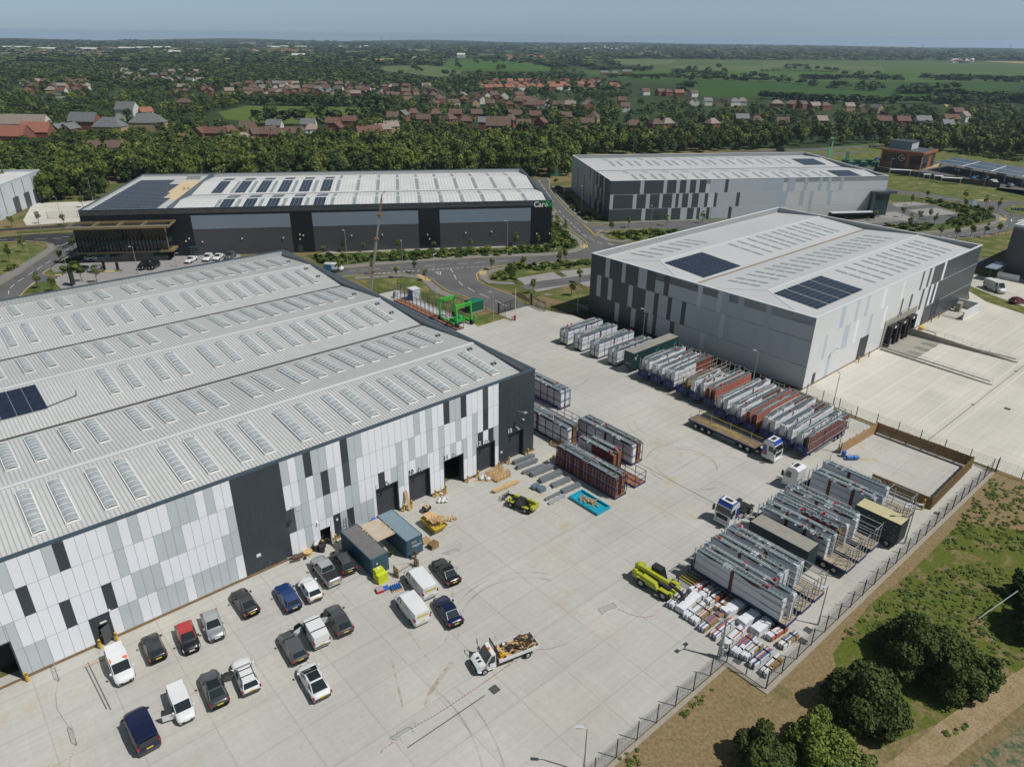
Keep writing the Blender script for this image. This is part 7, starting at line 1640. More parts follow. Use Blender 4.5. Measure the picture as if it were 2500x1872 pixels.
t=thing('green_tank','dark green tank kiosk behind the green gantry','tank',uv(28.9,51.6),TH);b=MB();b.box(0,3.1,0,2.8,.25,2.3,0);b.box(-.1,3.2,-.1,1.4,2.3,2.45,1);b.add([(-.1,1.4,2.45),(3.2,1.4,2.45),(3.2,2.9,2.2),(-.1,2.9,2.2)],[(0,1,2,3)],1);b.box(-.1,3.2,-.1,2.9,.0,.25,2);b.build('tank',[mat('bottle_green',(.012,.10,.06),.45),mat('bottle_green_lid',(.01,.16,.10),.4),M_conc],t)
t=thing('welfare_kiosk','small grey flat-roofed steel kiosk behind the long blue rack','kiosk',uv(23.4,66.6),TH);b=MB();b.box(0,2.0,0,2.2,.1,2.6,0);b.box(-.1,2.1,-.1,2.3,2.6,2.7,1);b.box(-.02,0,.3,1.9,.3,2.3,2);b.build('kiosk',[M_silver,M_silver2,mat('kiosk_blue',(.06,.13,.28),.5)],t)
t=thing('concrete_block_ramp','pale angular concrete block at the end of the long blue rack','block',uv(20.9,70.6),TH);b=MB();b.add([(0,0,0),(1.6,0,0),(1.6,1.2,0),(0,1.2,0),(.6,.2,1.6),(1.0,.2,1.6),(1.0,1.0,1.6),(.6,1.0,1.6)],[(4,5,6,7),(0,1,5,4),(1,2,6,5),(2,3,7,6),(3,0,4,7)]);b.build('block',M_silver,t)
t=thing('electric_substation','dark green cabinet at the top of the branch road','cabinet',c('g',385,100),TC);b=MB();b.box(-2,2,-1.4,1.4,0,2.6);b.box(-2.1,2.1,-1.5,1.5,2.6,2.75);b.build('cabinet',MATS['bottle_green_lid'],t)
cb_=c('f',962,1240,1.5)
t=thing('crane_boom','tall telescopic crane boom rising behind the ribbed-roof warehouse','crane',(cb_.x,cb_.y,0));
def at_depth(x,y,P):
 d=(fw*F+rt*(x-1250)-up*(y-936));k=(P-Vector((0,0,CH))).dot(fw)/F;return Vector((0,0,CH))+d*k
top_=at_depth(620+1078*K,400+262*K,cb_);base_=Vector((cb_.x,cb_.y,1.5));dv=top_-base_
b=MB();fr_=[(0,.34,.50),(.34,.62,.40),(.62,.83,.30),(.83,1.0,.22)]
for f0,f1,w_ in fr_:b.bar(dv*f0+Vector((0,0,1.5)),dv*f1+Vector((0,0,1.5)),w_,w_)
b.build('boom',[mat('boom_grey',(.20,.18,.165),.5)],t)
b=MB()
for f in(.34,.62,.83):p_=dv*f+Vector((0,0,1.5));b.box(p_.x-.45,p_.x+.45,p_.y-.45,p_.y+.45,p_.z-.25,p_.z+.25)
for k in range(10):p_=dv*(.80+.018*k)+Vector((0,0,1.5));b.box(p_.x-.25,p_.x+.3,p_.y-.25,p_.y+.25,p_.z-.05,p_.z+.05)
b.bar(dv+Vector((0,0,1.5)),dv+Vector((.7,0,2.3)),.12);b.build('boom_collar',M_base,t)
b=MB();b.box(-1.4,1.4,-3.5,3.5,.6,1.5);b.build('carrier',M_gal,t)
for sy in(-2.4,-1,1.4,2.6):
 for sx in(-1.2,1.2):q=MB();q.cyl((sx-.15,sy,.5),(sx+.15,sy,.5),.5,n=14);q.build('wheel',M_tyre,t)
def palefence(P_,h,label,solid=True,posts_out=1):
 t=thing('timber_fence',label,'fence',(P_[0].x,P_[0].y,0),0,'timber fences round the empty pen');o_=Vector((P_[0].x,P_[0].y,0));b=MB();pb=[]
 for p_,q_ in zip(P_,P_[1:]):
  p0=Vector((p_.x,p_.y,0))-o_;q0=Vector((q_.x,q_.y,0))-o_;L=(q0-p0).length;d=(q0-p0)/L
  if solid:
   for z in np.arange(.08,h-.1,.36):b.bar(p0+Vector((0,0,z+.15)),q0+Vector((0,0,z+.15)),.035,.32)
  else:
   for x in np.arange(0,L,.17):a=p0+d*x;b.bar(a+Vector((0,0,.05)),a+Vector((0,0,h)),.04,.10)
   nrm=Vector((-d.y,d.x,0))*.06
   for x in np.arange(.08,L,.17):a=p0+d*x+nrm;b.bar(a+Vector((0,0,.35)),a+Vector((0,0,h)),.04,.10)
   for z in(.3,h*.5,h-.25):b.bar(p0+Vector((0,0,z)),q0+Vector((0,0,z)),.07,.1)
  n=max(1,round(L/2.2));nrm=Vector((-d.y,d.x,0))*.09*posts_out
  for i in range(n+1):pb.append(p0+d*(L*i/n)+nrm)
 b.build('boards',M_wood2 if not solid else mat('pale_fence_board',(.33,.21,.10),.85,0,.15,2),t)
 for p_ in pb:q=MB();q.bar(p_,p_+Vector((0,0,h+.05)),.1,.1);q.build('post',M_wood2,t)
palefence(U2((34.0,-29.9),(44.3,-30.4)),1.9,'boarded timber fence with posts on the left side of the empty pen')
palefence(U2((44.3,-30.4),(44.5,-43.9)),1.9,'close-boarded timber fence along the far side of the empty pen',False)
palefence(U2((44.5,-43.9),(29.7,-44.3)),2.0,'timber fence along the right side of the empty pen',False,-1)
palefence(U2((29.7,-44.3),(29.6,-36.5)),1.7,'slatted timber gate side behind the loaded trailers',False)
t=thing('blue_drum_pair','blue plastic barrels in the left corner of the timber pen','barrels',uv(33.2,-31.2),0);b=MB();b.cyl((0,0,.35),(.9,0,.35),.34,n=12);b.cyl((1.0,0,.35),(1.7,.1,.35),.34,n=12);b.cyl((-.1,.8,.0),(-.1,.8,.9),.32,n=12);b.build('barrels',MATS['blue_plastic'],t)
t=thing('pedestrian_barrier','bent steel handrail at the right margin beyond the pen','barrier',uv(46.9,-52),TH-math.pi/2);b=MB();b.tube([(0,0,0),(0,0,1.1),(1,0,1.25),(7,0,1.0),(9,0,.6)],.03);b.build('rail',M_gal,t)
def lamp(P,label,h=7.0,arm=.8,az=0.0,double=False,g='street lamps'):
 t=thing('street_lamp',label,'street lamp',Vector((P.x,P.y,0)),az,g);b=MB();b.cyl((0,0,0),(0,0,1.2),.11,.10,8);b.cyl((0,0,1.2),(0,0,h),.07,.05,8)
 for s_ in((1,-1)if double else(1,)):b.cyl((0,0,h),(s_*arm,0,h+.15),.04,n=6)
 b.build('post',M_gal,t)
 for s_ in((1,-1)if double else(1,)):q=MB();q.box(s_*arm-.15,s_*arm+.45,-.14,.14,h+.10,h+.2);q.build('lamp_head',M_silver,t)
 return t
lamp(uv(-.9,-45.2),'lamp post at the fence beside the trailer tails',5.3,.5,TH+math.pi);lamp(uv(19.8,-45.2),'tall lamp post at the fence behind the cream-roofed trailer',5.6,.7,TH+2.4,True);lamp(uv(34.3,-29.4),'lamp post with twin heads by the timber pen corner',5.2,.5,TH+2.2,True);lamp(uv(48.6,-21.3),'lamp post on the pale apron behind the trailers',5.6,.4,TH+1)
lamp(uv(-31.6,-41.0),'lamp post at the bottom edge of the yard',5.2,.5,TH+2.4)
lamp(c('g',585,1255),'lamp post on the dark strip beside the striped warehouse',6.3,.4,1);lamp(uv(46.4,18.0),'lamp post among the trailers against the striped wall',6.2,.5,2.6);lamp(uv(46.4,-7.5),'lamp post against the plain grey wall end',5.6,.5,2.6)
for t_,x,y,lab,h in[('f',788,840,'lamp post in the bed before the middle charcoal bay',9),('f',1258,960,'lamp post beside the junction, left one',9.5),('f',1522,1100,'tall lamp post on the curved pavement',9.5),('f',2135,760,'lamp post before the right charcoal bay',9.2),('f',2015,1310,'slim lamp post on the grass by the gate',6),('g',385,870,'thin post in the verge below the junction',5),('g',625,790,'lamp post at the inside of the junction bend',9),('g',545,640,'lamp post beside the lower branch road',9),('g',472,290,'tall lamp post at the shrub bank',9),('g',412,145,'lamp post at the top of the branch road',9),('g',617,410,'lamp post below the charcoal wall corner',9),('g',1195,600,'lamp post on the side road verge',9),('g',1705,465,'short lamp before the pale stripes',4),('h',1055,140,'lamp post on the bank below the timber screen',9),('h',1300,190,'lamp post above the far road',9),('h',1860,215,'lamp post at the end of the timber screen',9),('h',1300,560,'lamp post beside the far car park footway',9),('h',1865,500,'lamp post in the bushy bank',9),('h',2050,610,'tall lamp post left of the dark warehouse corner',9),('h',1420,300,'lamp post in the middle of the far car park',5),('s',1555,1145,'white lamp post before the glazed office',7),('s',765,1135,'lamp post left of the parked saloons',7),('s',405,1215,'lamp post on the left road verge',9),('s',1985,1065,'short lamp post right of the office',3.5),('s',470,690,'lamp post on the left roadside',7),('s',1045,325,'lamp post behind the office roof corner',8),('s',690,530,'lamp post at the far left concrete yard',7),('c',92,1430,'lamp post behind the black warehouse roof',8),('d',1310,1230,'lamp post behind the orange building',8)]:
 lamp(c(t_,x,y),lab,h,.5,rnd.uniform(0,6))
mp_=uv(-12.55,-41.15)
t=thing('floodlight_mast','galvanised twin-head floodlight mast at the inner fence corner','mast',mp_,TH);b=MB();b.cyl((0,0,0),(0,0,5.2),.13,.09,10);b.bar((-.25,-.15,0),(-.02,0,4.0),.07);b.bar((.25,-.15,0),(.02,0,4.0),.07);b.bar((0,.3,0),(0,.02,4.2),.07);b.box(-.35,.35,-.35,.35,0,.08);b.box(-.2,.2,-.2,.2,.5,1.6);b.build('mast',M_gal,t)
for s_ in(-1,1):b=MB();b.bar((0,0,5.1),(s_*.7,.2,5.25),.06);b.box(s_*.7-.25,s_*.7+.25,.05,.4,5.2,5.3);b.build('floodlight',M_gal,t)
M_iron=mat('iron_cover',(.035,.033,.032),.7,0,.2,3)
for i,(P,s_,lab)in enumerate([(uv(-31.9,-29.7),.85,'black square drain cover in mid yard'),(uv(-11.7,-41.1),.7,'drain cover beside the floodlight mast'),(uv(-11.5,-42.5),.75,'rusty drain cover just inside the fence corner'),(uv(-2.4,-44.9),.8,'dark grating by the tail of the first trailer'),(uv(-4.2,-45.3),.8,'dark grating below the orange-edged bundle'),(uv(29.4,-45.2),.7,'drain cover outside the pen'),(uv(69.5,-40.8),.9,'large drain cover on the pale apron'),(uv(66.7,-36.5),.5,'small cover on the drain line, nearer'),(uv(87.7,-36.5),.5,'small cover on the drain line, farther')]):
 t=thing('drain_cover',lab,'drain cover',P,TH,'drain covers in the concrete');b=MB();b.box(-s_/2,s_/2,-s_/2,s_/2,0,.012,0)
 for k in range(5):b.box(-s_*.42,s_*.42,-s_*.4+k*s_*.18,-s_*.4+k*s_*.18+.04,.012,.02,1)
 b.build('grating',[M_iron,M_seam],t)
b=MB();M_line=mat('drain_slot',(.07,.065,.06),.9)
for p_,q_,w_ in[(uv(9.2,-12.0),uv(9.2,-27.0),.09),(uv(-41.5,-29.6),uv(-33.0,-29.65),.10),(uv(48,-36.6),uv(130,-36.6),.10)]:strip(b,[p_,q_],w_,.008)
b.build('drain_channel',M_line,kind='structure')
b=MB();M_jl=mat('pale_joint',(.55,.52,.46),.9)
for v_ in(-19.9,-24.4,-28.8,-33.2):strip(b,[uv(50.5,v_),uv(77,v_)],.28,.009);strip(b,[uv(93,v_),uv(118,v_)],.22,.009)
for v_ in(-20,-24.4,-28.8,-33):strip(b,[uv(79,v_),uv(91,v_)],.22,.009)
strip(b,[uv(49,-35.6),uv(140,-35.6)],.3,.010);strip(b,[uv(49,-37.6),uv(140,-37.6)],.3,.010)
for u_ in(56.5,63.5,70.3):strip(b,[uv(u_,-16),uv(u_,-35)],.12,.0085);strip(b,[uv(u_,-38),uv(u_,-60)],.12,.0085)
b.build('concrete_joints',M_jl,kind='structure')
def faded(name,col,sc,lo,hi,mx_):
 m=mat(name,col,.95);nt=m.node_tree;g=N(nt,'ShaderNodeNewGeometry');n=N(nt,'ShaderNodeTexNoise',Scale=sc,Detail=6.0);nt.links.new(g.outputs['Position'],n.inputs['Vector'])
 q=N(nt,'ShaderNodeMapRange');q.inputs['From Min'].default_value=lo;q.inputs['From Max'].default_value=hi;q.inputs['To Max'].default_value=mx_;nt.links.new(n.outputs['Fac'],q.inputs['Value']);nt.links.new(q.outputs[0],nt.nodes['Principled BSDF'].inputs['Alpha']);return m
b=MB();M_tm=faded('tyre_mark',(.19,.185,.172),.3,.36,.74,.32)
def arc(cu,cv,r_,a0,a1,w_=.14):
 P_=[uv(cu+r_*math.cos(R(a0+(a1-a0)*i/24)),cv+r_*math.sin(R(a0+(a1-a0)*i/24)))for i in range(25)]
 strip(b,P_,w_,.0045+.0002*(len(b.f)%7))
rs=random.Random(12)
for cu,cv,r_,a0,a1 in[(14,-17,4.4,-60,190),(14.5,-17.5,6.2,60,250),(22,-8,5.5,120,330),(22.5,-8.3,7.3,130,300),(17,2,8,160,300),(-52,-28,16,-60,10),(-52.5,-28.5,18,-60,5),(-34,-18,9,20,120),(-34,-18.5,10.8,25,110),(-24,-26,7.5,30,150),(-24,-26.2,8.6,35,150),(20,20,9,180,300),(19,18,11,190,290),(27,28,6,150,290),(15,-24,7,10,130)]:arc(cu,cv,r_,a0,a1,rs.uniform(.14,.26))
b.build('tyre_marks',M_tm,kind='structure')
b=MB();M_ru=faded('rust_silt',(.42,.27,.10),1.2,.42,.70,.5)
for P_,w_ in(([(-24,-13.5),(-27,-16.5),(-29.5,-20),(-32,-22)],.10),([(-33,-24.5),(-36.5,-26),(-38,-27.2)],.2),([(-27.4,-24),(-29,-28)],.12),([(-37.3,-20.5),(-39.5,-25.8)],.10),([(-34,-18.2),(-34.6,-23)],.06)):
 strip(b,[uv(*p)for p in P_],w_*2.2,.0065)
b.build('rust_run',M_ru,kind='structure')
def barrier(P0,P1,label,down=False):
 d=P1-P0;t=thing('crowd_barrier',label,'barrier',Vector((P0.x,P0.y,0)),math.atan2(d.y,d.x),'steel pedestrian barriers');L=d.length;b=MB()
 T_=(lambda x,z:(x,z*.95,.06))if down else(lambda x,z:(x,0,z))
 b.tube([T_(0,.15),T_(0,1.0),T_(.12,1.08),T_(L-.12,1.08),T_(L,1.0),T_(L,.15),T_(0,.15)],.022,5)
 for x in np.arange(.14,L,.13):b.cyl(T_(x,.15),T_(x,1.07),.008,n=4)
 for x in(.3,L-.3):
  if down:b.cyl((x,.15,.05),(x,.15,.4),.02,n=4)
  else:b.cyl((x,-.3,.02),(x,.3,.02),.02,n=4);b.cyl((x,0,.02),(x,0,.2),.02,n=4)
 b.build('frame',M_gal,t)
barrier(c('n',1205,1610),c('n',1362,1515),'bright steel barrier holding the tape in the lower yard');barrier(c('n',1625,48),c('n',1745,8),'steel barrier standing alone right of the containers');barrier(c('o',45,780),c('o',205,700),'steel barrier by the tape behind the dropside truck');barrier(c('o',805,385),c('o',935,330),'steel barrier lying flat in the middle of the yard',True)
barrier(c('m',470,835),c('m',505,940),'steel barrier close to the wall at left');barrier(c('m',615,1345),c('m',655,1480),'steel barrier at the lower left with tape tied on')
def tape(P_,label):
 t=thing('barrier_tape',label,'tape',(0,0,0),0,'red and white barrier tape');b=MB();pts=[]
 for a,e in zip(P_,P_[1:]):
  n=max(2,int((e-a).length/.16))
  for i in range(n):pts.append(a.lerp(e,i/n))
 pts.append(P_[-1])
 for i,(a,e)in enumerate(zip(pts,pts[1:])):b.bar(a,e,.015,.05,i%2)
 b.build('tape',[mat('tape_red',(.50,.13,.12),.6),M_pframe],t)
def Z(t_,l,z=.55):return[c(t_,x,y,z)for x,y in l]
tape(Z('n',[(1375,1470),(1550,1375),(1720,1265),(1900,1145),(2208,925)])+Z('o',[(20,790)],.5),'straight run of tape between the two lower barriers')
tape(Z('n',[(1205,1600),(1150,1630),(1090,1690)]),'short tape end running off the bottom of the frame')
tape(Z('o',[(215,672),(350,665),(500,620),(600,555),(700,470),(805,390)],.1),'curving tape from the truck to the flat barrier')
tape(Z('o',[(935,330),(1040,380),(1150,402),(1230,385),(1345,292)],.1),'sagging tape from the flat barrier to the bundles')
tape(Z('m',[(490,940),(472,1050),(480,1160),(540,1260),(605,1345)],.1),'curving tape between the two left barriers');tape(Z('m',[(640,1480),(600,1570),(580,1680)],.1),'tape hanging from the lower left barrier')
for a,e,lab in(((720,815),(900,1175),'left of two thin grey poles lying crossed'),((742,785),(935,1180),'right of two thin grey poles lying crossed')):
 A0,E0_=c('m',*a),c('m',*e);t=thing('steel_pole',lab,'pole',A0,0,'thin poles lying by the white van');b=MB();b.cyl((0,0,.05),(E0_.x-A0.x,E0_.y-A0.y,.05),.045,n=6);b.build('pole',M_seam,t)
A0,E0_=c('m',705,825),c('m',880,752);t=thing('timber_length','pale timber length lying by the white and orange van','timber',A0,0);b=MB();b.bar((0,0,.06),(E0_.x-A0.x,E0_.y-A0.y,.06),.12,.05);b.build('timber',M_wood,t)
for(a,e,h0,h1,lab,wd)in[((91.3,-15.6),(92.2,-35.4),1.45,.12,'long tapering concrete ramp wall with rails, farther one',.3),((78.4,-15.6),(77.4,-35.8),.30,.12,'long low concrete ramp edge with rails, nearer one',.35)]:
 t=thing('ramp_wall',lab,'ramp wall',uv(*a),TH);d=uv(*e)-uv(*a);lx,ly=d.dot(U),d.dot(V);b=MB()
 b.add([(0,0,0),(wd,0,0),(lx+wd,ly,0),(lx,ly,0),(0,0,h0),(wd,0,h0),(lx+wd,ly,h1),(lx,ly,h1)],[(4,7,6,5),(0,4,5,1),(1,5,6,2),(2,6,7,3),(3,7,4,0)]);b.build('wall',M_conc,t)
 b=MB()
 for z in(.55,1.0):b.cyl((wd/2,0,h0+z),(lx+wd/2,ly,h1+z),.025,n=5)
 for i in range(13):f=i/12;b.cyl((lx*f+wd/2,ly*f,h0+(h1-h0)*f),(lx*f+wd/2,ly*f,h0+(h1-h0)*f+1.0),.025,n=5)
 b.build('handrail',M_gal,t)
 b=MB();b.bar((wd+.25,-.5,.45),(lx+wd+.25,ly+.5,.45),.08,.22);b.build('guard_rail',M_gal,t)
t=thing('ramp_wall','short guard rail by the yellow box at the dock end','guard rail',uv(95.6,-15.8),TH);b=MB();b.bar((0,0,.5),(-.6,-3.6,.5),.1,.25);b.bar((0,0,0),(0,0,.6),.12);b.bar((-.6,-3.6,0),(-.6,-3.6,.6),.12);b.build('guard_rail',M_gal,t)
sheet('dock_well',UVs([(78.9,-15.2),(91.1,-15.2),(91.1,-22),(78.9,-22)]),.012,M_conc)
t=thing('grit_bin','yellow box beside the loading docks','grit bin',uv(95.2,-16),TH);b=MB();b.box(-.1,1.0,-.7,0,0,.75);b.add([(-.15,-.75,.75),(1.05,-.75,.75),(1.05,.02,.95),(-.15,.02,.95)],[(0,1,2,3)]);b.build('bin',M_yel,t)
for k in range(3):
 t=thing('wheel_guide',f'low steel wheel guide on the dock floor, {("left", "middle", "right")[k]} one of three','wheel guide',uv(81.3+k*3.4,-19.5),TH,'wheel guides at the docks');b=MB();b.tube([(0,0,.1),(0,-2.6,.1),(.9,-2.6,.1),(.9,0,.1),(0,0,.1)],.06,6);b.build('rail',M_gal,t)
t=thing('bin_compound','low pale walled compound with air units at the far warehouse corner','compound',uv(109,-19.7),TH);b=MB();b.box(0,9.0,0,.3,0,1.9,0);b.box(9,9.3,0,4.6,0,1.9,0);b.box(1.6,2.2,-.03,0,0,1.9,1)if False else None;b.build('wall',M_silver2,t)
b=MB();b.box(5,6.2,2.6,3.6,.1,1.9,0);b.box(7,8,3.0,4.0,.1,1.7,0);b.build('air_unit',M_dust,t)
b=MB()
for y in np.arange(.2,4.5,.2):b.bar((-.1,y,.1),(-.1,y,1.8),.03)
for z in(.15,1.8):b.bar((-.1,.1,z),(-.1,4.5,z),.06)
b.build('gate',M_black,t)
t=thing('totem_sign','tall dark green and black totem sign behind the roof at far left','sign',c('s',825,1270),R(100));b=MB();b.box(-1.0,1.0,-.15,.15,0,4.6,0);b.build('board',M_black,t);text('sign_lettering','CareCo',.55,M_green,t,(.85,-.18,2.2),(R(90),R(90),0),.01)
for x in(1175,1325):
 t=thing('entrance_totem',f'small black upright sign post in front of the office, {"left" if x < 1200 else "right"} one','sign',c('s',x,1095),0,'black entrance posts');b=MB();b.box(-.35,.35,-.1,.1,0,1.9);b.build('board',M_black,t)
t=thing('road_sign','back of a pale blue direction sign on two posts by the far road','sign',c('h',1780,380),R(20));b=MB();b.box(-1.2,1.2,-.05,.05,1.2,3.4,0);b.box(-.9,-.8,-.06,.06,0,1.2,1);b.box(.8,.9,-.06,.06,0,1.2,1);b.build('board',[mat('sign_back',(.30,.38,.45),.5),M_gal],t)
t=thing('chevron_sign','blue and black chevron board on the roundabout','sign',c('h',2155,405),R(-12));b=MB();b.box(-2.4,2.4,-.05,.05,.4,1.3,0);b.box(-.5,.5,-.07,-.05,.5,1.2,1)
for k in(-2.0,-1.4,-.85,.75,1.3,1.9):
 s_=1;b.bar((k,-.07,.55),(k+.25*(1 if k>0 else-1)*-1,-.07,.85),.03,.12,2);b.bar((k,-.07,1.15),(k+.25*(1 if k>0 else-1)*-1,-.07,.85),.03,.12,2)
b.build('board',[M_black,MATS['blue_plastic'],M_pframe],t)
t=thing('totem_sign','tall green rounded charging totem beyond the warehouse roof','sign',c('d',562,1330),0);b=MB();b.box(-.9,.9,-.3,.3,0,9.2,0);b.cyl((0,-.3,9.2),(0,.3,9.2),.9,n=14,mi=0);b.box(-.8,.2,-.34,-.3,5.5,9,1);b.build('board',[mat('pale_green_sign',(.25,.55,.30),.5),M_anth],t)
t=thing('totem_sign','shorter grey-green totem left of the orange building','sign',c('d',710,1365),0);b=MB();b.box(-.7,.7,-.3,.3,0,5,0);b.build('board',[mat('grey_green_sign',(.12,.25,.22),.5)],t)
for i in range(6):
 t=thing('recycling_container',f'green recycling container left of the orange building, {ordw[i]} from the left','container',c('d',700+i*50,1385+(i%2)*20),R(-8),'green recycling containers');b=MB();b.box(-1.6,1.6,-1,1,0,2.2,0);b.box(-1.65,1.65,-1.05,1.05,2.2,2.3,1);b.build('body',[MATS['bottle_green'],MATS['bottle_green_lid']],t)
for i,(x,y,w__)in enumerate([(1170,1430,9),(1395,1468,3),(1490,1480,3.5),(1600,1497,8)]):
 t=thing('low_white_canopy',f'flat white roof panel behind the timber screen, {ordw[i]} from the left','canopy',c('d',x,y,2.6),R(-14),'low white roof panels behind the screen');b=MB();b.box(-w__/2,w__/2,-.9,.9,-.15,0,0);b.box(-w__/2+.2,-w__/2+.4,-.1,.1,-2.6,-.15,0);b.box(w__/2-.4,w__/2-.2,-.1,.1,-2.6,-.15,0);b.build('panel',mat('bright_white_panel',(.72,.72,.72),.6),t)
t=thing('timber_wire_post','thin grey pole leaning out of the hedge at lower right','pole',c('p',1815,435),0);e_=c('p',2150,200,2.5);a_=c('p',1815,435,.4);b=MB();b.cyl((0,0,.4),(e_.x-a_.x,e_.y-a_.y,2.5),.05,n=6);b.build('pole',M_gal,t)
def inpoly(x,y,P):
 r=False;j=len(P)-1
 for i in range(len(P)):
  if(P[i][1]>y)!=(P[j][1]>y)and x<(P[j][0]-P[i][0])*(y-P[i][1])/(P[j][1]-P[i][1])+P[i][0]:r=not r
  j=i
 return r
def NP(t,l):o=REG[t];return[(o[0]+x*o[2],o[1]+y*o[2])for x,y in l]
G1,G2_,G3,YF,PF,TF=(.042,.085,.022),(.060,.115,.024),(.105,.135,.055),(.42,.33,.06),(.17,.19,.10),(.34,.26,.13)
FL=[(NP('c',[(840,499),(1500,501),(2208,508),(4500,520),(4500,720),(2208,692),(1400,702),(870,658),(640,610),(660,596),(1250,590)]),(.075,.115,.038)),(NP('a',[(1840,945),(2080,890),(2139,893),(3029,903),(3040,960),(2900,1000),(2680,1050),(2400,1060),(2150,1030),(1900,1005)]),(.088,.125,.032)),(NP('b',[(1560,548),(1640,497),(2208,512),(2500,560),(2500,600),(2080,602),(1750,600),(1560,575)]),G2_),(NP('b',[(1050,565),(1110,556),(1500,550),(1700,590),(1760,606),(1700,640),(1560,650),(1110,600)]),G3),(NP('c',[(660,598),(1380,600),(1420,640),(1100,652),(720,640)]),G2_),(NP('c',[(870,658),(1400,668),(2208,690),(3800,690),(4350,700),(4300,760),(3700,860),(2400,835),(1650,812),(1400,700)]),G1),(NP('c',[(850,502),(1400,500),(1420,520),(1340,545),(920,548)]),G3),(NP('c',[(1330,552),(2208,560),(2208,600),(1500,592)]),G3),(NP('c',[(1420,610),(2300,600),(2800,600),(2780,625),(1850,640)]),G2_),(NP('d',[(0,520),(1000,570),(1050,592),(0,562)]),G3),(NP('d',[(1060,602),(1280,610),(1360,650),(1150,678),(900,640)]),G2_),(NP('d',[(1515,862),(1585,862),(1560,905)]),TF),(NP('d',[(2130,850),(2400,855),(2400,866)]),TF),(NP('d',[(1800,516),(2300,522),(2300,540)]),TF),(NP('d',[(2120,620),(2300,620),(2300,650)]),G2_),(NP('a',[(1755,492),(2085,494),(2075,510),(1765,514)]),YF),(NP('b',[(80,503),(235,505),(230,518),(90,518)]),YF),(NP('b',[(905,499),(1205,495),(1205,519),(910,520)]),YF),(NP('a',[(1630,356),(1940,360),(1950,372),(1700,368)]),PF),(NP('a',[(2000,360),(2500,362),(2500,373),(2000,374)]),PF),(NP('b',[(1300,415),(1500,418),(1490,436),(1290,436)]),PF),(NP('b',[(1950,430),(2208,430),(2208,440)]),PF),(NP('b',[(1780,455),(2500,462),(2500,476),(1800,470)]),G3),(NP('c',[(420,380),(640,382),(640,388),(420,388)]),TF),(NP('c',[(1050,440),(1250,443),(1200,450)]),PF),(NP('a',[(345,822),(620,808),(620,830),(350,840)]),(.2,.19,.17)),(NP('b',[(760,432),(1050,430),(1050,445),(780,448)]),G3),(NP('c',[(0,430),(90,428),(90,438),(0,440)]),G2_),(NP('c',[(230,435),(400,440),(380,452),(220,448)]),TF)]
for i,(P_,col)in enumerate(FL):sheet('field',[gp(x,y)for x,y in P_],-.04+.0008*i,mat('field_%d'%(hash(col)%9973),col,1,0,.10,.04,spec=.05,var2=.10,scale2=.006))
FIELDS=[f[0]for f in FL]
b=MB();n_=len(rim)
for i in range(n_-1):
 h0,h1=[6+9*abs(math.sin(k*.37))+5*math.sin(k*.9+1)for k in(i,i+1)]
 b.quad((rim[i][0]*.86,rim[i][1]*.86,-.06),(rim[i+1][0]*.86,rim[i+1][1]*.86,-.06),(rim[i+1][0]*.99,rim[i+1][1]*.99,h1),(rim[i][0]*.99,rim[i][1]*.99,h0))
b.build('hills',FLD,kind='structure')
M_wall=[mat('red_brick',(.22,.085,.05),.9,0,.1,1),mat('buff_brick',(.36,.27,.15),.9,0,.1,1),mat('white_render',(.60,.58,.53),.8)]
M_rf=[mat('brown_tiles',(.115,.075,.056),.85,0,.15,1),mat('red_tiles',(.135,.064,.046),.85,0,.15,1),mat('grey_slates',(.14,.145,.15),.7,0,.12,1),mat('terracotta_tiles',(.27,.11,.07),.85,0,.12,1),mat('pale_tiles',(.25,.20,.17),.85,0,.12,1)]
M_win=mat('window_pane',(.03,.04,.05),.15)
rn=['brown tiled','red tiled','grey slate','terracotta','pale brown tiled'];wn_=['red brick','buff brick','white rendered']
HS=[]
def house(P,rz,w_,d_,wall,roof,label,group,hip=False,hs=1.0,det=True,big=False):
 he,hr=(4.6,7.4)if not big else(4.4,8.2);he*=hs;hr*=hs
 t=thing('house' if not big else 'building',label,'house' if not big else 'building',Vector((P.x,P.y,0)),rz,group);a,c_=w_/2,d_/2
 b=MB();b.box(-a,a,-c_,c_,0,he)
 if not hip:b.add([(-a,-c_,he),(-a,c_,he),(-a,0,hr),(a,-c_,he),(a,c_,he),(a,0,hr)],[(0,2,1),(3,4,5)])
 o=b.build('wall',M_wall[wall],t)
 b=MB();e=.35;h_=min(a*.6,c_)if hip else-e;z0=he-.2
 A0,B0,C0,D0=(-a-e,-c_-e,z0),(a+e,-c_-e,z0),(a+e,c_+e,z0),(-a-e,c_+e,z0);E0_,F0_=(-a+h_,0,hr+.15),(a-h_,0,hr+.15)
 b.add([A0,B0,C0,D0,E0_,F0_],[(0,1,5,4),(2,3,4,5)]+([(1,2,5),(3,0,4)]if hip else[]),0)
 rf=b.build('roof',M_rf[roof],t)
 if det:
  b=MB();x=a*.55;b.box(x-.35,x+.35,-.3,.3,hr-.8,hr+.9);b.build('chimney',M_wall[0],rf)
  for s_ in(-1,1):
   for x in(-.5,.5):
    b=MB();b.box(x*a-.55,x*a+.55,s_*c_-.04,s_*c_+.04,he-1.9,he-.7);b.build('window',M_win,t)
 HS.append((P.x,P.y,max(w_,d_)*.5))
rs=random.Random(31)
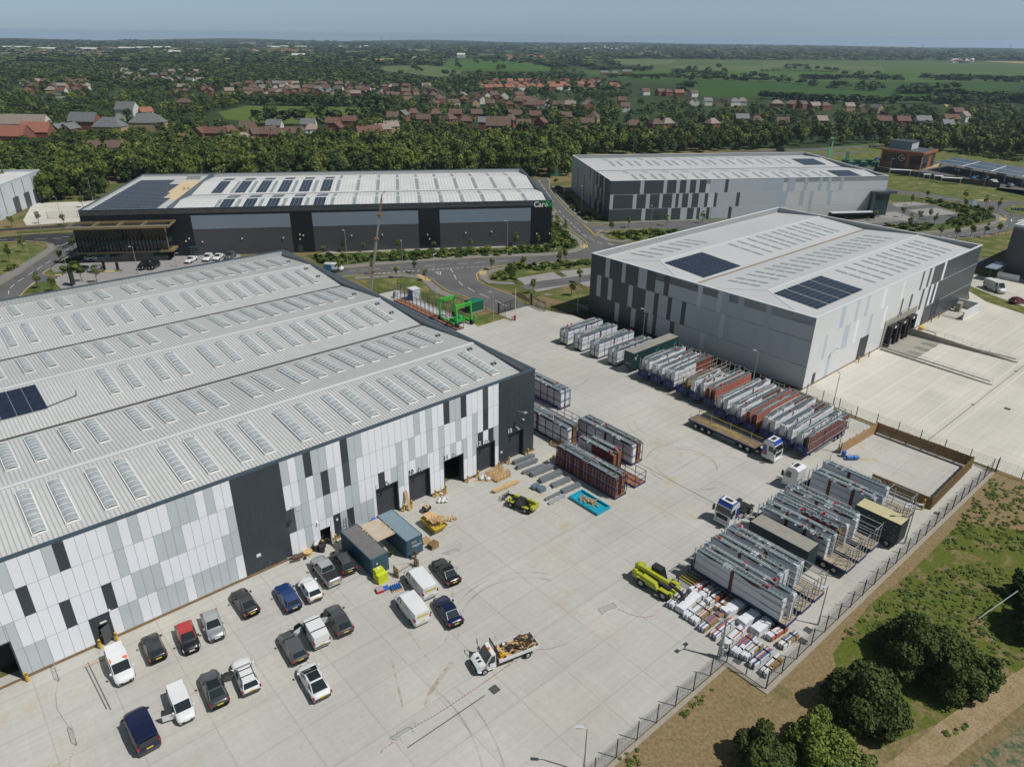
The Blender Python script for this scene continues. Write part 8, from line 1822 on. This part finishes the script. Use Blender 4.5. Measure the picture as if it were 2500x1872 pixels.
def hrow(t,pts,n,roofs,walls,place,jit=4,w_=8.2,det=False,hs=.9):
 Q_=[c(t,x,y,4.0)for x,y in pts];Ls=[(q-p).length for p,q in zip(Q_,Q_[1:])];T_=sum(Ls)
 for i in range(n):
  s_=T_*(i+.5)/n
  for p,q,l in zip(Q_,Q_[1:],Ls):
   if s_<=l:break
   s_-=l
  P=p.lerp(q,min(1,s_/l))+Vector((rs.uniform(-jit,jit),rs.uniform(-jit,jit),0));r_=rs.choice(roofs);wl=rs.choice(walls)
  if any((P.x-h[0])**2+(P.y-h[1])**2<60 for h in HS):continue
  house(P,rs.choice([0,math.pi/2])+rs.uniform(-.35,.35)+.2,w_*rs.uniform(.85,1.25),6.6*rs.uniform(.9,1.15),wl,r_,f'{rn[r_]} {wn_[wl]} house {place}','houses '+place,rs.random()<.3,hs,det)
near=[('a',60,1150,3,0,-8,26,0,'long low terracotta roof at the left margin'),('a',320,1120,3,0,5,15,0,'terracotta building with two white-edged gables'),('a',500,1085,2,0,80,9,0,'slate building with a steep white-edged gable, left one'),('a',590,1080,2,0,80,9,0,'slate building with a steep white-edged gable, right one'),('a',720,1030,2,0,-5,17,0,'long slate building behind the twin gables'),('a',930,1075,2,1,0,17,1,'low grey hipped building beside the slate one'),('a',1075,930,2,2,-6,14,0,'tall dark-roofed building with an orange brick chimney'),('a',1010,1000,2,2,20,6,1,'small pointed pavilion with white walls'),('a',1250,1040,2,1,5,20,1,'wide grey hipped building with a high right end'),('a',1230,940,3,2,40,8,0,'orange-roofed annexe beside the tall dark building'),('a',200,1050,4,2,0,30,0,'flat pale shopping hall at the left margin'),('a',1550,860,0,0,5,11,1,'brown roof alone among the trees'),('a',790,1235,0,0,20,10,1,'brown hipped house at the wood edge'),('a',1000,1235,0,1,10,11,0,'brown house with a buff gable at the wood edge'),('a',1450,1200,1,0,25,9,0,'red house left of the dark copper tree'),('a',1560,1175,1,0,30,9,0,'higher red house left of the dark copper tree'),('a',1700,1115,1,0,70,8,0,'red gabled house, left end of a long red roof'),('a',1810,1115,1,0,0,12,0,'long red roof above the dark copper tree'),('a',1920,1105,1,0,70,8,0,'red gabled house, right end of the long red roof'),('a',1930,1180,2,2,10,9,0,'grey roofed house right of the dark copper tree'),('a',2050,1165,4,2,60,8,1,'pale roofed house with a white bay'),('a',2090,1065,0,0,3,9,0,'brown house with two white dormers'),('a',2185,1120,0,0,0,12,0,'brown house at the lawn corner'),('b',45,1120,0,0,30,9,0,'dark brown house, first below the lawn'),('b',135,1110,0,0,60,8,0,'brown house, second below the lawn'),('b',175,1050,2,2,0,9,0,'blue-grey roofed white house with rooflights'),('b',230,1125,0,0,0,9,0,'brown house, third below the lawn'),('b',345,1115,0,1,15,9,0,'brown house, fourth below the lawn'),('b',460,1040,2,2,3,9,0,'pale blue-grey roofed house by the lawn'),('b',485,1085,4,2,20,8,1,'small pale roofed house by the lawn'),('b',670,1030,1,0,3,9,0,'red roofed house, left of a pair'),('b',810,1015,1,0,3,9,0,'red roofed house, right of a pair'),('b',695,1072,1,0,85,8,0,'red gabled house below the pair'),('b',925,1110,1,1,25,8,0,'first house of the diagonal row'),('b',1010,1100,1,0,30,9,0,'second house of the diagonal row'),('b',1080,1085,4,0,30,9,0,'third house of the diagonal row'),('b',1150,1062,4,1,30,9,0,'fourth house of the diagonal row'),('b',1170,980,0,2,5,8,0,'white house with a brown roof at the street end'),('b',1255,965,2,0,70,7,0,'grey gabled house at the street end'),('b',1340,950,0,0,20,8,1,'brown house right of the grey gable'),('b',1430,1000,0,0,0,9,0,'brown house with a row of dormers'),('b',1525,955,0,0,20,8,1,'dark brown hipped house right of the dormer row'),('b',1700,955,1,0,0,9,0,'red brown house above the hedge'),('b',1650,1000,0,0,50,8,1,'hipped house with orange tile edges'),('b',1785,1015,0,0,5,8,1,'square brown hipped house above the wood'),('b',1875,955,0,0,10,8,0,'brown house behind the solar roof'),('b',1950,1025,2,0,0,9,0,'dark solar-roofed house above the wood'),('b',2060,1065,0,0,0,15,0,'long low brown roof'),('b',2150,1005,0,0,60,8,1,'brown gabled house above the wood'),('b',2190,960,0,0,10,8,0,'brown house beside the tall hedge'),('c',70,965,0,0,0,8,0,'dark brown house above the middle wood'),('c',20,1010,0,0,70,8,0,'brown gabled house above the middle wood'),('c',130,1045,0,0,5,9,0,'broad brown house above the middle wood'),('c',230,970,1,0,0,8,0,'red brick house with a band of windows'),('c',280,1030,1,0,70,8,0,'dark red gabled house by the brick one'),('c',490,980,0,0,10,7,0,'brown roof beside the yellow bush'),('c',665,1030,0,1,0,9,0,'brown house with a buff gable end'),('c',720,1000,0,1,70,8,1,'taller brown house behind the buff gable'),('c',960,845,1,0,0,7,0,'red house among tall trees, upper'),('c',985,895,0,2,5,7,0,'brown house among tall trees, lower'),('c',1060,1050,0,0,0,12,1,'low brown roof in the wood'),('c',1245,1040,0,0,20,8,1,'brown roof in the wood, middle'),('c',1340,1035,4,0,20,8,1,'pale hipped roof in the wood'),('c',1720,1035,4,0,30,8,1,'pale brown roof behind the round dark tree'),('c',1970,995,2,0,0,9,0,'blue-grey roof with an orange brick end'),('c',2090,1010,0,0,10,8,1,'dark roof beside the blue-grey one'),('d',170,1025,0,2,0,8,0,'brown roof with a pale gable'),('d',500,1012,4,0,5,7,0,'small grey-brown roof in the far trees'),('d',1020,1013,1,0,0,10,0,'bright red roof above the far wood'),('d',1185,1015,1,0,0,9,0,'dull red roof right of the bright one'),('d',1355,1012,2,2,0,10,0,'pale grey roof above the far wood'),('d',1590,1000,1,1,5,11,0,'reddish house with a buff gable at far right'),('d',1645,940,0,0,10,9,0,'brown roof behind the reddish house'),('d',1700,975,4,2,40,9,0,'pale gabled roof beside the reddish house'),('d',1560,1045,2,2,0,7,0,'small grey roof low in the trees')]
for t_,x,y,r_,wl,a_,w_,hp,lab in near:house(c(t_,x,y,4.5),R(a_),w_,7.2 if w_<13 else 10,wl,r_,lab,None,bool(hp),1.25 if w_>13 or lab.startswith('tall')else 1.0,w_<13,w_>=13)
bk=[0,0,0,1,4];bw=[0,0,1,2]
for y0,n in((700,22),(735,20),(770,20)):hrow('b',[(0,y0),(500,y0+5),(980,y0+20)],n,bk+[2],bw,'in the brown-roofed estate beyond the lawn',7)
for y0,n in((725,12),(765,12),(800,9)):hrow('b',[(1050,y0),(1500,y0)],n,bk,bw,'left of the red-roofed estate',7)
for y0,n in((800,13),(835,12),(865,8)):hrow('b',[(1480,y0),(2350,y0)],n,bk,bw,'below the red-roofed estate',6)
for y0,n in((850,9),(880,8)):hrow('c',[(0,y0),(700,y0+5)],n,bk,bw,'below the middle of the red-roofed estate',6)
for y0,n in((680,22),(705,22),(730,18)):hrow('c',[(-220,y0+5),(300,y0),(760,y0+4)],n,[3,3,3,1],[2,1,0],'in the red-roofed new estate',7)
hrow('c',[(880,718),(960,725)],3,[3],[1],'at the right end of the red-roofed estate');hrow('c',[(1150,765),(1640,790)],7,[1,3,0],[2,0],'at the edge of the dark green field',6)
hrow('c',[(1480,855),(2000,850)],9,[2,0,4],[1,2],'with solar roofs by the dark green field',5);hrow('d',[(20,865),(530,890)],7,[0,4],[0,2],'in the trees below the far field',7);hrow('d',[(650,890),(1080,915)],5,[4,2],[2,1],'in the trees at right below the far field',5)
for y0,n in((685,9),(725,8),(760,4)):hrow('a',[(230,y0),(740,y0)],n,bk,bw,'among trees at far left',7)
for y0,n in((600,9),(635,13),(670,10)):hrow('a',[(1000,y0-10),(1680,y0+5)],n,[4,4,0,2],[2,1,0],'in the pale-roofed estate on the far left',8)
for y0,n in((715,10),(755,10)):hrow('a',[(1480,y0+15),(2208,y0)],n,bk,bw,'at the left end of the brown-roofed estate',7)
for i,(t_,x,y,w_,d_)in enumerate([('a',160,420,170,60),('a',400,433,110,40),('a',740,435,120,40),('a',1080,427,100,40),('a',1215,425,90,40),('a',1345,420,70,30),('a',1410,420,50,30),('a',1480,463,60,25),('b',150,412,60,50),('b',190,414,50,40),('b',260,410,60,40),('b',400,412,90,50),('b',380,492,60,20),('b',1745,486,40,20),('c',1000,625,28,14),('c',810,635,22,12),('c',900,637,16,10)]):
 o=c(t_,x,y+4);b=MB();h_=9 if i<14 else 4.5;w_*=.55;d_*=.6;b.box(-w_/2,w_/2,-d_/2,d_/2,0,h_,0);b.add([(-w_/2,-d_/2,h_),(w_/2,-d_/2,h_),(w_/2,0,h_+3),(-w_/2,0,h_+3),(w_/2,d_/2,h_),(-w_/2,d_/2,h_)],[(0,1,2,3),(3,2,4,5)],1)
 q=b.build('shed',[MATS['white_render']if i<14 else M_base,mat('far_white_roof',(.66,.66,.64),.6)if i<14 else M_rf[2]]);q.location=o;tag(q,'distant white-roofed shed on the far left skyline' if i<14 else 'dark farm shed between the green fields','shed','distant industrial sheds' if i<14 else 'farm sheds')
def town(name,lab,regs):
 b=MB();r2=random.Random(3)
 for t_,x0,x1,y0,y1,n,ms in regs:
  for i in range(n):
   P=c(t_,r2.uniform(x0,x1),r2.uniform(y0,y1));a=r2.uniform(0,3.14);b.M=Matrix.Translation(P)@Matrix.Rotation(a,4,'Z');w_=r2.uniform(8,16);m_=r2.choice(ms)
   b.box(-w_/2,w_/2,-4,4,0,5.5,0 if r2.random()<.6 else 1);b.add([(-w_/2,-4.4,5.3),(w_/2,-4.4,5.3),(w_/2,0,9),(-w_/2,0,9),(w_/2,4.4,5.3),(-w_/2,4.4,5.3)],[(0,1,2,3),(3,2,4,5)],m_)
 b.M=None;o=b.build(name,[M_wall[2],M_wall[0]]+M_rf);o['kind']='stuff';tag(o,lab,'town')
town('distant_town','mass of far roofs of a town below the left skyline',[('a',0,950,395,490,420,(2,3,4,6)),('a',950,2208,400,450,160,(2,4,6)),('b',0,500,425,462,150,(3,5,6))])
town('distant_village','far orange-roofed village and scattered farms near the skyline',[('c',640,1060,402,432,90,(5,3,0)),('c',0,300,490,512,40,(5,3)),('c',200,640,398,420,60,(5,4,0)),('d',1600,1780,515,535,14,(0,5)),('b',1350,1480,500,520,14,(0,5)),('b',2100,2208,490,500,12,(5,3)),('b',700,1050,395,410,12,(0,)),('c',1100,2208,400,460,40,(4,5))])
for t_,x,y,z_ in[('b',1077,372,40),('b',1163,372,34),('b',1485,372,30),('b',1665,372,32),('b',1715,375,30),('d',1345,450,38),('d',2080,460,42)]:
 o=c(t_,x,y);b=MB()
 for s_ in(-1,1):b.bar((s_*4,0,0),(s_*.6,0,z_),.5)
 for k in range(6):f=k/6;b.bar((-4+3.4*f,0,z_*f),(4-3.4*(f+.16),0,z_*(f+.16)),.35)
 for z in(.7,.85,1):b.bar((-6,0,z_*z),(6,0,z_*z),.5)
 q=b.build('pylon',M_seam);q.location=o;tag(q,'faint lattice pylon on the skyline','pylon','pylons on the skyline')
FOOT=[(-400,505),(60,497),(240,487),(262,446),(1290,434),(1330,436),(1398,430),(1402,385),(1560,378),(1900,364),(2130,352),(2160,366),(2290,372),(2500,383),(2900,400)]
def foot(x):
 for(x0,y0),(x1,y1)in zip(FOOT,FOOT[1:]):
  if x0<=x<=x1:return y0+(y1-y0)*(x-x0)/(x1-x0)
 return 400
def topix(P):
 d=Vector((P[0],P[1],P[2]-CH if len(P)>2 else-CH));k=d.dot(fw);return 1250+F*d.dot(rt)/k,936-F*d.dot(up)/k
HA=np.array(HS)
def clear(x,y,m_=3.5):
 dx=HA[:,0]-x;dy=HA[:,1]-y
 if(dx*dx+dy*dy<(HA[:,2]+m_)**2).any():return False
 k=(dx*dx+dy*dy<26**2)&(abs(dx)<HA[:,2]*.9+2.2)&(dy>0)
 return not k.any()
rt_=random.Random(77);TR=[]
y=235.0
while y<1500:
 st_=6.6 if y<420 else(10.5 if y<700 else 15)
 x=-y*.80-20
 while x<y*.80+20:
  X,Y=x+rt_.uniform(-.45,.45)*st_,y+rt_.uniform(-.45,.45)*st_;px,py=topix((X,Y));x+=st_
  if px<-90 or px>2590 or py>foot(px)or py<160:continue
  if any(inpoly(px,py,f)for f in FIELDS):continue
  tx,ty=topix((X,Y,7.0))
  if py<335 and any(inpoly(tx,ty,f)or inpoly(px,py-(py-ty)*.5,f)for f in FIELDS)and rt_.random()<.93:continue
  if px>1540 and py<243 and rt_.random()<.985:continue
  if px>880 and px<=1540 and py<186 and rt_.random()<.75:continue
  inbelt=py>(402 if px<300 else 372 if px<700 else 360 if px<1200 else 342)
  if not inbelt:
   if not clear(X,Y):continue
   if rt_.random()<((.25 if py>300 else .42 if py>220 else .2)if px<1500 else(.3 if py>300 else .55)):continue
  if py<200 and px>1500 and rt_.random()<.55:continue
  TR.append((X,Y,px,py,inbelt))
 y+=st_
TR.sort(key=lambda q:q[1])
near_=[q for q in TR if q[4]][:];idx=set()
front=sorted(near_,key=lambda q:(q[0]**2+q[1]**2))[:300];idx=set(id(q)for q in front)
PR=[tree_proto('woodland_tree',rt_.uniform(9,11.5),rt_.uniform(3.9,4.8),11,620,.36,60+k,(L_wood,L_wood,L_dark,L_wood,L_wood,L_lime)[k],base=.12)for k in range(6)]
kinds=['mid green','olive green','deep green','rounded mid green','feathery green','pale lime green']
for q in front:
 k=rt_.choice([0,0,1,1,2,3,4,5]if q[2]>600 else[0,1,2,2,3,4])
 sec='left of the office roof' if q[2]<330 else 'behind the long black warehouse' if q[2]<1290 else 'between the two far warehouses' if q[2]<1440 else 'behind the silver-grey warehouse' if q[2]<2130 else 'beyond the charging station'
 plant_tree(PR[k],(q[0],q[1],0),f'{kinds[k]} tree in the wood edge {sec}',s=rt_.uniform(.78,1.12),group='woodland edge trees '+sec)
def mass(name,lab,items,m=L_mass,cat='wood'):
 Vs,Qs,vs_,ts_=[],[],[],[];o_=0
 for(x,y,h,r,nl,nf,leaf,sd,tn)in items:
  key=(nl,nf,sd)
  if key not in MC:MC[key]=crown_arrays(1.0,1.0,nl,nf,1.0,sd,base=.05,core=False)if False else crown_arrays(10.0,4.4,nl,nf,leaf,sd,base=.08,core=nf>250)
  V_,Q,val=MC[key];a=(x*7.3+y)%6.28;ca,sa=math.cos(a),math.sin(a);s_=r/4.4
  W=np.empty_like(V_);W[:,0]=x+(V_[:,0]*ca-V_[:,1]*sa)*s_;W[:,1]=y+(V_[:,0]*sa+V_[:,1]*ca)*s_;W[:,2]=V_[:,2]*h/10
  Vs.append(W);Qs.append(Q+o_);o_+=len(V_);vs_.append(val);ts_.append(np.full(len(Q),tn))
 me=mesh_np(name,np.vstack(Vs),np.vstack(Qs),np.concatenate(vs_),m,np.concatenate(ts_));o=bpy.data.objects.new(name,me);COL.objects.link(o);o['kind']='stuff';return tag(o,lab,cat)
MC={}
rest_=[q for q in TR if id(q)not in idx]
A1,A2,A3=[],[],[]
for q in rest_:
 Rr=q[1];tn=rt_.choice([0,.1,.2,.35,.5,.8,1.0])if q[4]else rt_.choice([0,0,.1,.2,.4,.9]);h=rt_.uniform(7,11.5)*(1 if q[4]else .72 if q[2]<1500 or q[3]>290 else .52)
 if Rr<440:A1.append((q[0],q[1],h,rt_.uniform(3.6,5),9,420,.42,rt_.choice([1,2,3,4]),tn))
 elif Rr<800:A2.append((q[0],q[1],h,rt_.uniform(3.5,5.5),7,170,.62,rt_.choice([5,6,7]),tn))
 else:A3.append((q[0],q[1],h*1.05,rt_.uniform(4.5,7.5),6,80,.95,rt_.choice([8,9,10]),tn*.7))
mass('woodland','dense broadleaf wood behind the warehouses',A1);mass('garden_trees','trees and hedges growing among the houses',A2);mass('distant_trees','farther trees around the estates',A3)
FT=[]
def ft(t_,l,h=8,r=5):FT.extend([(*c(t_,x,y)[:2],h*rt_.uniform(.8,1.2),r*rt_.uniform(.8,1.3),6,80,.95,rt_.choice([8,9,10]),rt_.choice([0,0,.15]))for x,y in l])
ft('b',[(40,1060),(150,1055),(265,1062),(370,1055),(470,1010),(600,1040),(680,1035),(820,985),(920,960),(990,960),(1060,950),(1100,930),(1030,900),(980,860)],11,6.5)
ft('b',[(1710,530),(1870,530),(1955,530),(2035,532),(2110,534),(2180,538),(1720,585),(1580,560),(1350,600),(1390,610),(1610,645),(1680,645),(1240,640),(2100,600),(2060,590)],10,8)
ft('c',[(35,540),(115,545),(255,552),(1205,597),(1160,597),(1100,597),(1770,590),(1520,615),(1580,605),(1690,610),(1820,620),(1440,640),(1560,680),(1660,680),(1750,685),(1820,690),(1380,670),(1500,760),(1540,765),(1450,765),(1900,680),(1980,680),(2060,670),(2130,670)],10,8)
ft('d',[(215,580),(265,580),(310,580),(465,595),(545,605),(620,605),(690,640),(370,585),(820,650),(970,640),(230,700),(335,715),(440,725),(600,745),(650,745),(700,745),(830,760),(915,765),(970,765),(30,690),(100,690),(170,690),(1250,780),(1300,775),(1360,770),(1480,770),(1540,765),(1620,765),(1190,780),(1500,830),(1560,830),(1640,830)],9,8)
def hedge(t_,P_,n,h=5,r=6):
 for(x0,y0),(x1,y1)in zip(P_,P_[1:]):ft(t_,[(x0+(x1-x0)*i/n,y0+(y1-y0)*i/n)for i in range(n)],h,r)
hedge('d',[(340,668),(650,672),(1180,675)],20,7,8);hedge('d',[(1350,670),(2208,695)],40,8,9);hedge('d',[(0,600),(640,612)],14,3,6);hedge('c',[(720,595),(1180,600)],24,7,8);hedge('c',[(1250,650),(2208,690)],30,5,7);hedge('c',[(1400,612),(1850,640)],16,6,7);hedge('b',[(1300,530),(1600,560)],14,5,8);hedge('d',[(1160,790),(1460,790)],16,7,8);hedge('d',[(0,835),(600,870),(1500,880),(2208,860)],26,7,6);hedge('b',[(0,885),(900,895)],34,8,5);hedge('c',[(850,655),(1300,665)],18,6,7);hedge('d',[(1480,835),(2208,870)],34,9,8)
mass('hedgerow_trees','hedgerows and single trees dividing the fields',FT,cat='hedgerow')
FW=[];rf_=random.Random(5)
for i in range(7500):
 px,py=rf_.uniform(-80,2580),103+62*rf_.random()**1.25+(rf_.uniform(0,1)*0)
 py+=13*(abs(px-1250)/1250)**2 if py<125 else 0;py+=(px-1250)*.0100
 if any(inpoly(px,py,f)for f in FIELDS):continue
 if py>147 and px>1450 and rf_.random()<.9:continue
 if math.sin(px*.021+py*.33)+math.sin(px*.0063-py*.61)*1.2>1.35:continue
 P=gp(px,py);Rr=P.length
 if any(inpoly(px,py-5,f)for f in FIELDS)and rf_.random()<.8:continue
 if Rr>6800:continue
 r=6+Rr/260;FW.append((P.x,P.y,rf_.uniform(7,10)+Rr/1500,r*rf_.uniform(.7,1.4),5,34,1.7,rf_.choice([11,12,13]),rf_.choice([0,0,.1,.2,.45])))
mass('distant_woods','far woods and hedges fading towards the skyline',FW)
def scatter(name,lab,polys,dens,h,r,nf,leaf,seeds,tn,cat='shrubs'):
 it=[];r3=random.Random(len(name))
 for t_,l in polys:
  Q_=[c(t_,x,y)for x,y in l];x0,x1=min(p.x for p in Q_),max(p.x for p in Q_);y0,y1=min(p.y for p in Q_),max(p.y for p in Q_);P2=[(p.x,p.y)for p in Q_]
  for _ in range(int((x1-x0)*(y1-y0)*dens)):
   X,Y=r3.uniform(x0,x1),r3.uniform(y0,y1)
   if inpoly(X,Y,P2):it.append((X,Y,h*r3.uniform(.4,1.4),r*r3.uniform(.6,1.4),4,nf,leaf,r3.choice(seeds),r3.choice(tn)))
 return mass(name,lab,it,cat=cat)
scatter('bed_shrubs','mixed low shrubs filling the roadside planting beds',[('f',[(440,790),(1000,760),(2208,712),(2208,770),(1600,790),(1000,830),(600,850)]),('g',[(0,710),(370,700),(370,440),(450,560),(590,670),(560,715),(300,745),(0,757)]),('g',[(850,590),(1240,570),(1400,580),(1300,620),(1000,645)]),('g',[(0,865),(600,825),(700,835),(700,865),(300,890),(0,920)]),('f',[(1990,955),(2100,905),(2208,880),(2208,985),(2050,980)]),('g',[(400,110),(440,190),(600,400),(830,480),(700,495),(560,400),(420,230)]),('r',[(1380,1000),(1600,930),(1820,860),(1880,960),(1600,1060),(1300,1090)]),('r',[(640,1060),(1100,1050),(1230,1090),(1000,1130)]),('r',[(1100,770),(1500,830),(1750,880),(1600,930),(1180,820)]),('s',[(660,1090),(850,1080),(850,1115),(700,1120)]),('s',[(300,1010),(520,850),(520,880),(200,1060),(0,1170),(0,1120)]),('s',[(700,1030),(930,930),(850,1030)]),('r',[(1300,235),(1600,235),(2208,320),(2208,350),(1750,300)])],.35,1.0,1.0,60,2.2,[21,22,23],[0,.2,.5,1.0])
scatter('weed_tufts','weeds and grass tufts on the bare ground south of the fence',[('o',[(1640,1040),(1750,960),(1790,1010),(1560,1200),(1480,1260),(1460,1190)]),('o',[(900,1600),(1150,1480),(1130,1620),(950,1700)]),('p',[(650,560),(1250,60),(1900,-60),(2300,60),(2300,700),(1900,900),(1500,600),(900,700)]),('p',[(1500,1380),(1700,1290),(1750,1320),(1560,1420)]),('l',[(1500,1656),(1900,1060),(2208,1120),(2300,1700)])],2.6,.16,.30,26,1.3,[31,32],[.1,.4,.7],'weeds')
def bigtree(P,h,r,nf,m,label,sd,leaf=.105):
 rs_=random.Random(sd);L_=[(crown_arrays(h*.86,r*.72,20,int(nf*.8),leaf,sd,base=.03),(0,0,0))]
 for k in range(5):a=k*1.256+rs_.uniform(-.4,.4);q=rs_.uniform(.42,.62);hh=h*rs_.uniform(.55,1.0);L_.append((crown_arrays(hh,r*rs_.uniform(.38,.52),11,int(nf*.32),leaf,sd+k+1,base=.05),(math.cos(a)*r*q,math.sin(a)*r*q,0)))
 V_,Q,val=join_crowns(L_);pr=('hedgerow_tree',mesh_np('crown',V_,Q,val,m),trunk_mesh(h*.8,r*.04,sd));return plant_tree(pr,(P.x,P.y,0),label,rz=0)
bigtree(c('p',930,1070,3),6.0,4.3,15000,L_big,'broad dark bushy tree in the centre of the lower right hedge',201)
bigtree(c('p',1330,610,3),6.0,4.1,12000,L_big,'big olive-dark tree behind the central one, left crown',202);bigtree(c('p',1640,760,3),6.2,4.2,12000,L_big,'big olive-dark tree behind the central one, right crown',203)
bigtree(c('p',480,1430,2),4.4,3.6,8000,L_wood,'lighter green bush left of the dark hedge trees',204);bigtree(c('p',30,1560,2),4.0,3.2,7000,L_big,'brownish bush at the bottom edge',205);bigtree(c('p',740,1600,1.5),2.6,2.6,4000,L_lime,'low bright bush at the foot of the hedge',206)
bigtree(c('p',2400,340,3),5.5,3.6,9000,L_dark,'very dark tree cut by the right margin',207);bigtree(c('p',2330,60,3),4.2,2.4,6000,L_dark,'dark tree above it at the right margin',208)
b=MB();b.box(-9000,9000,-1500,8600,-1.06,66.0);m=bpy.data.materials.new('haze_air');m.use_nodes=True;nt=m.node_tree;nt.nodes.remove(nt.nodes['Principled BSDF'])
pv=nt.nodes.new('ShaderNodeVolumePrincipled');pv.inputs['Color'].default_value=(.62,.78,1.0,1);pv.inputs['Density'].default_value=1.05e-4;pv.inputs['Anisotropy'].default_value=.2
nt.links.new(pv.outputs[0],nt.nodes['Material Output'].inputs['Volume']);hz=b.build('haze',m,kind='stuff');tag(hz,'thin blue air haze over the whole landscape','haze')
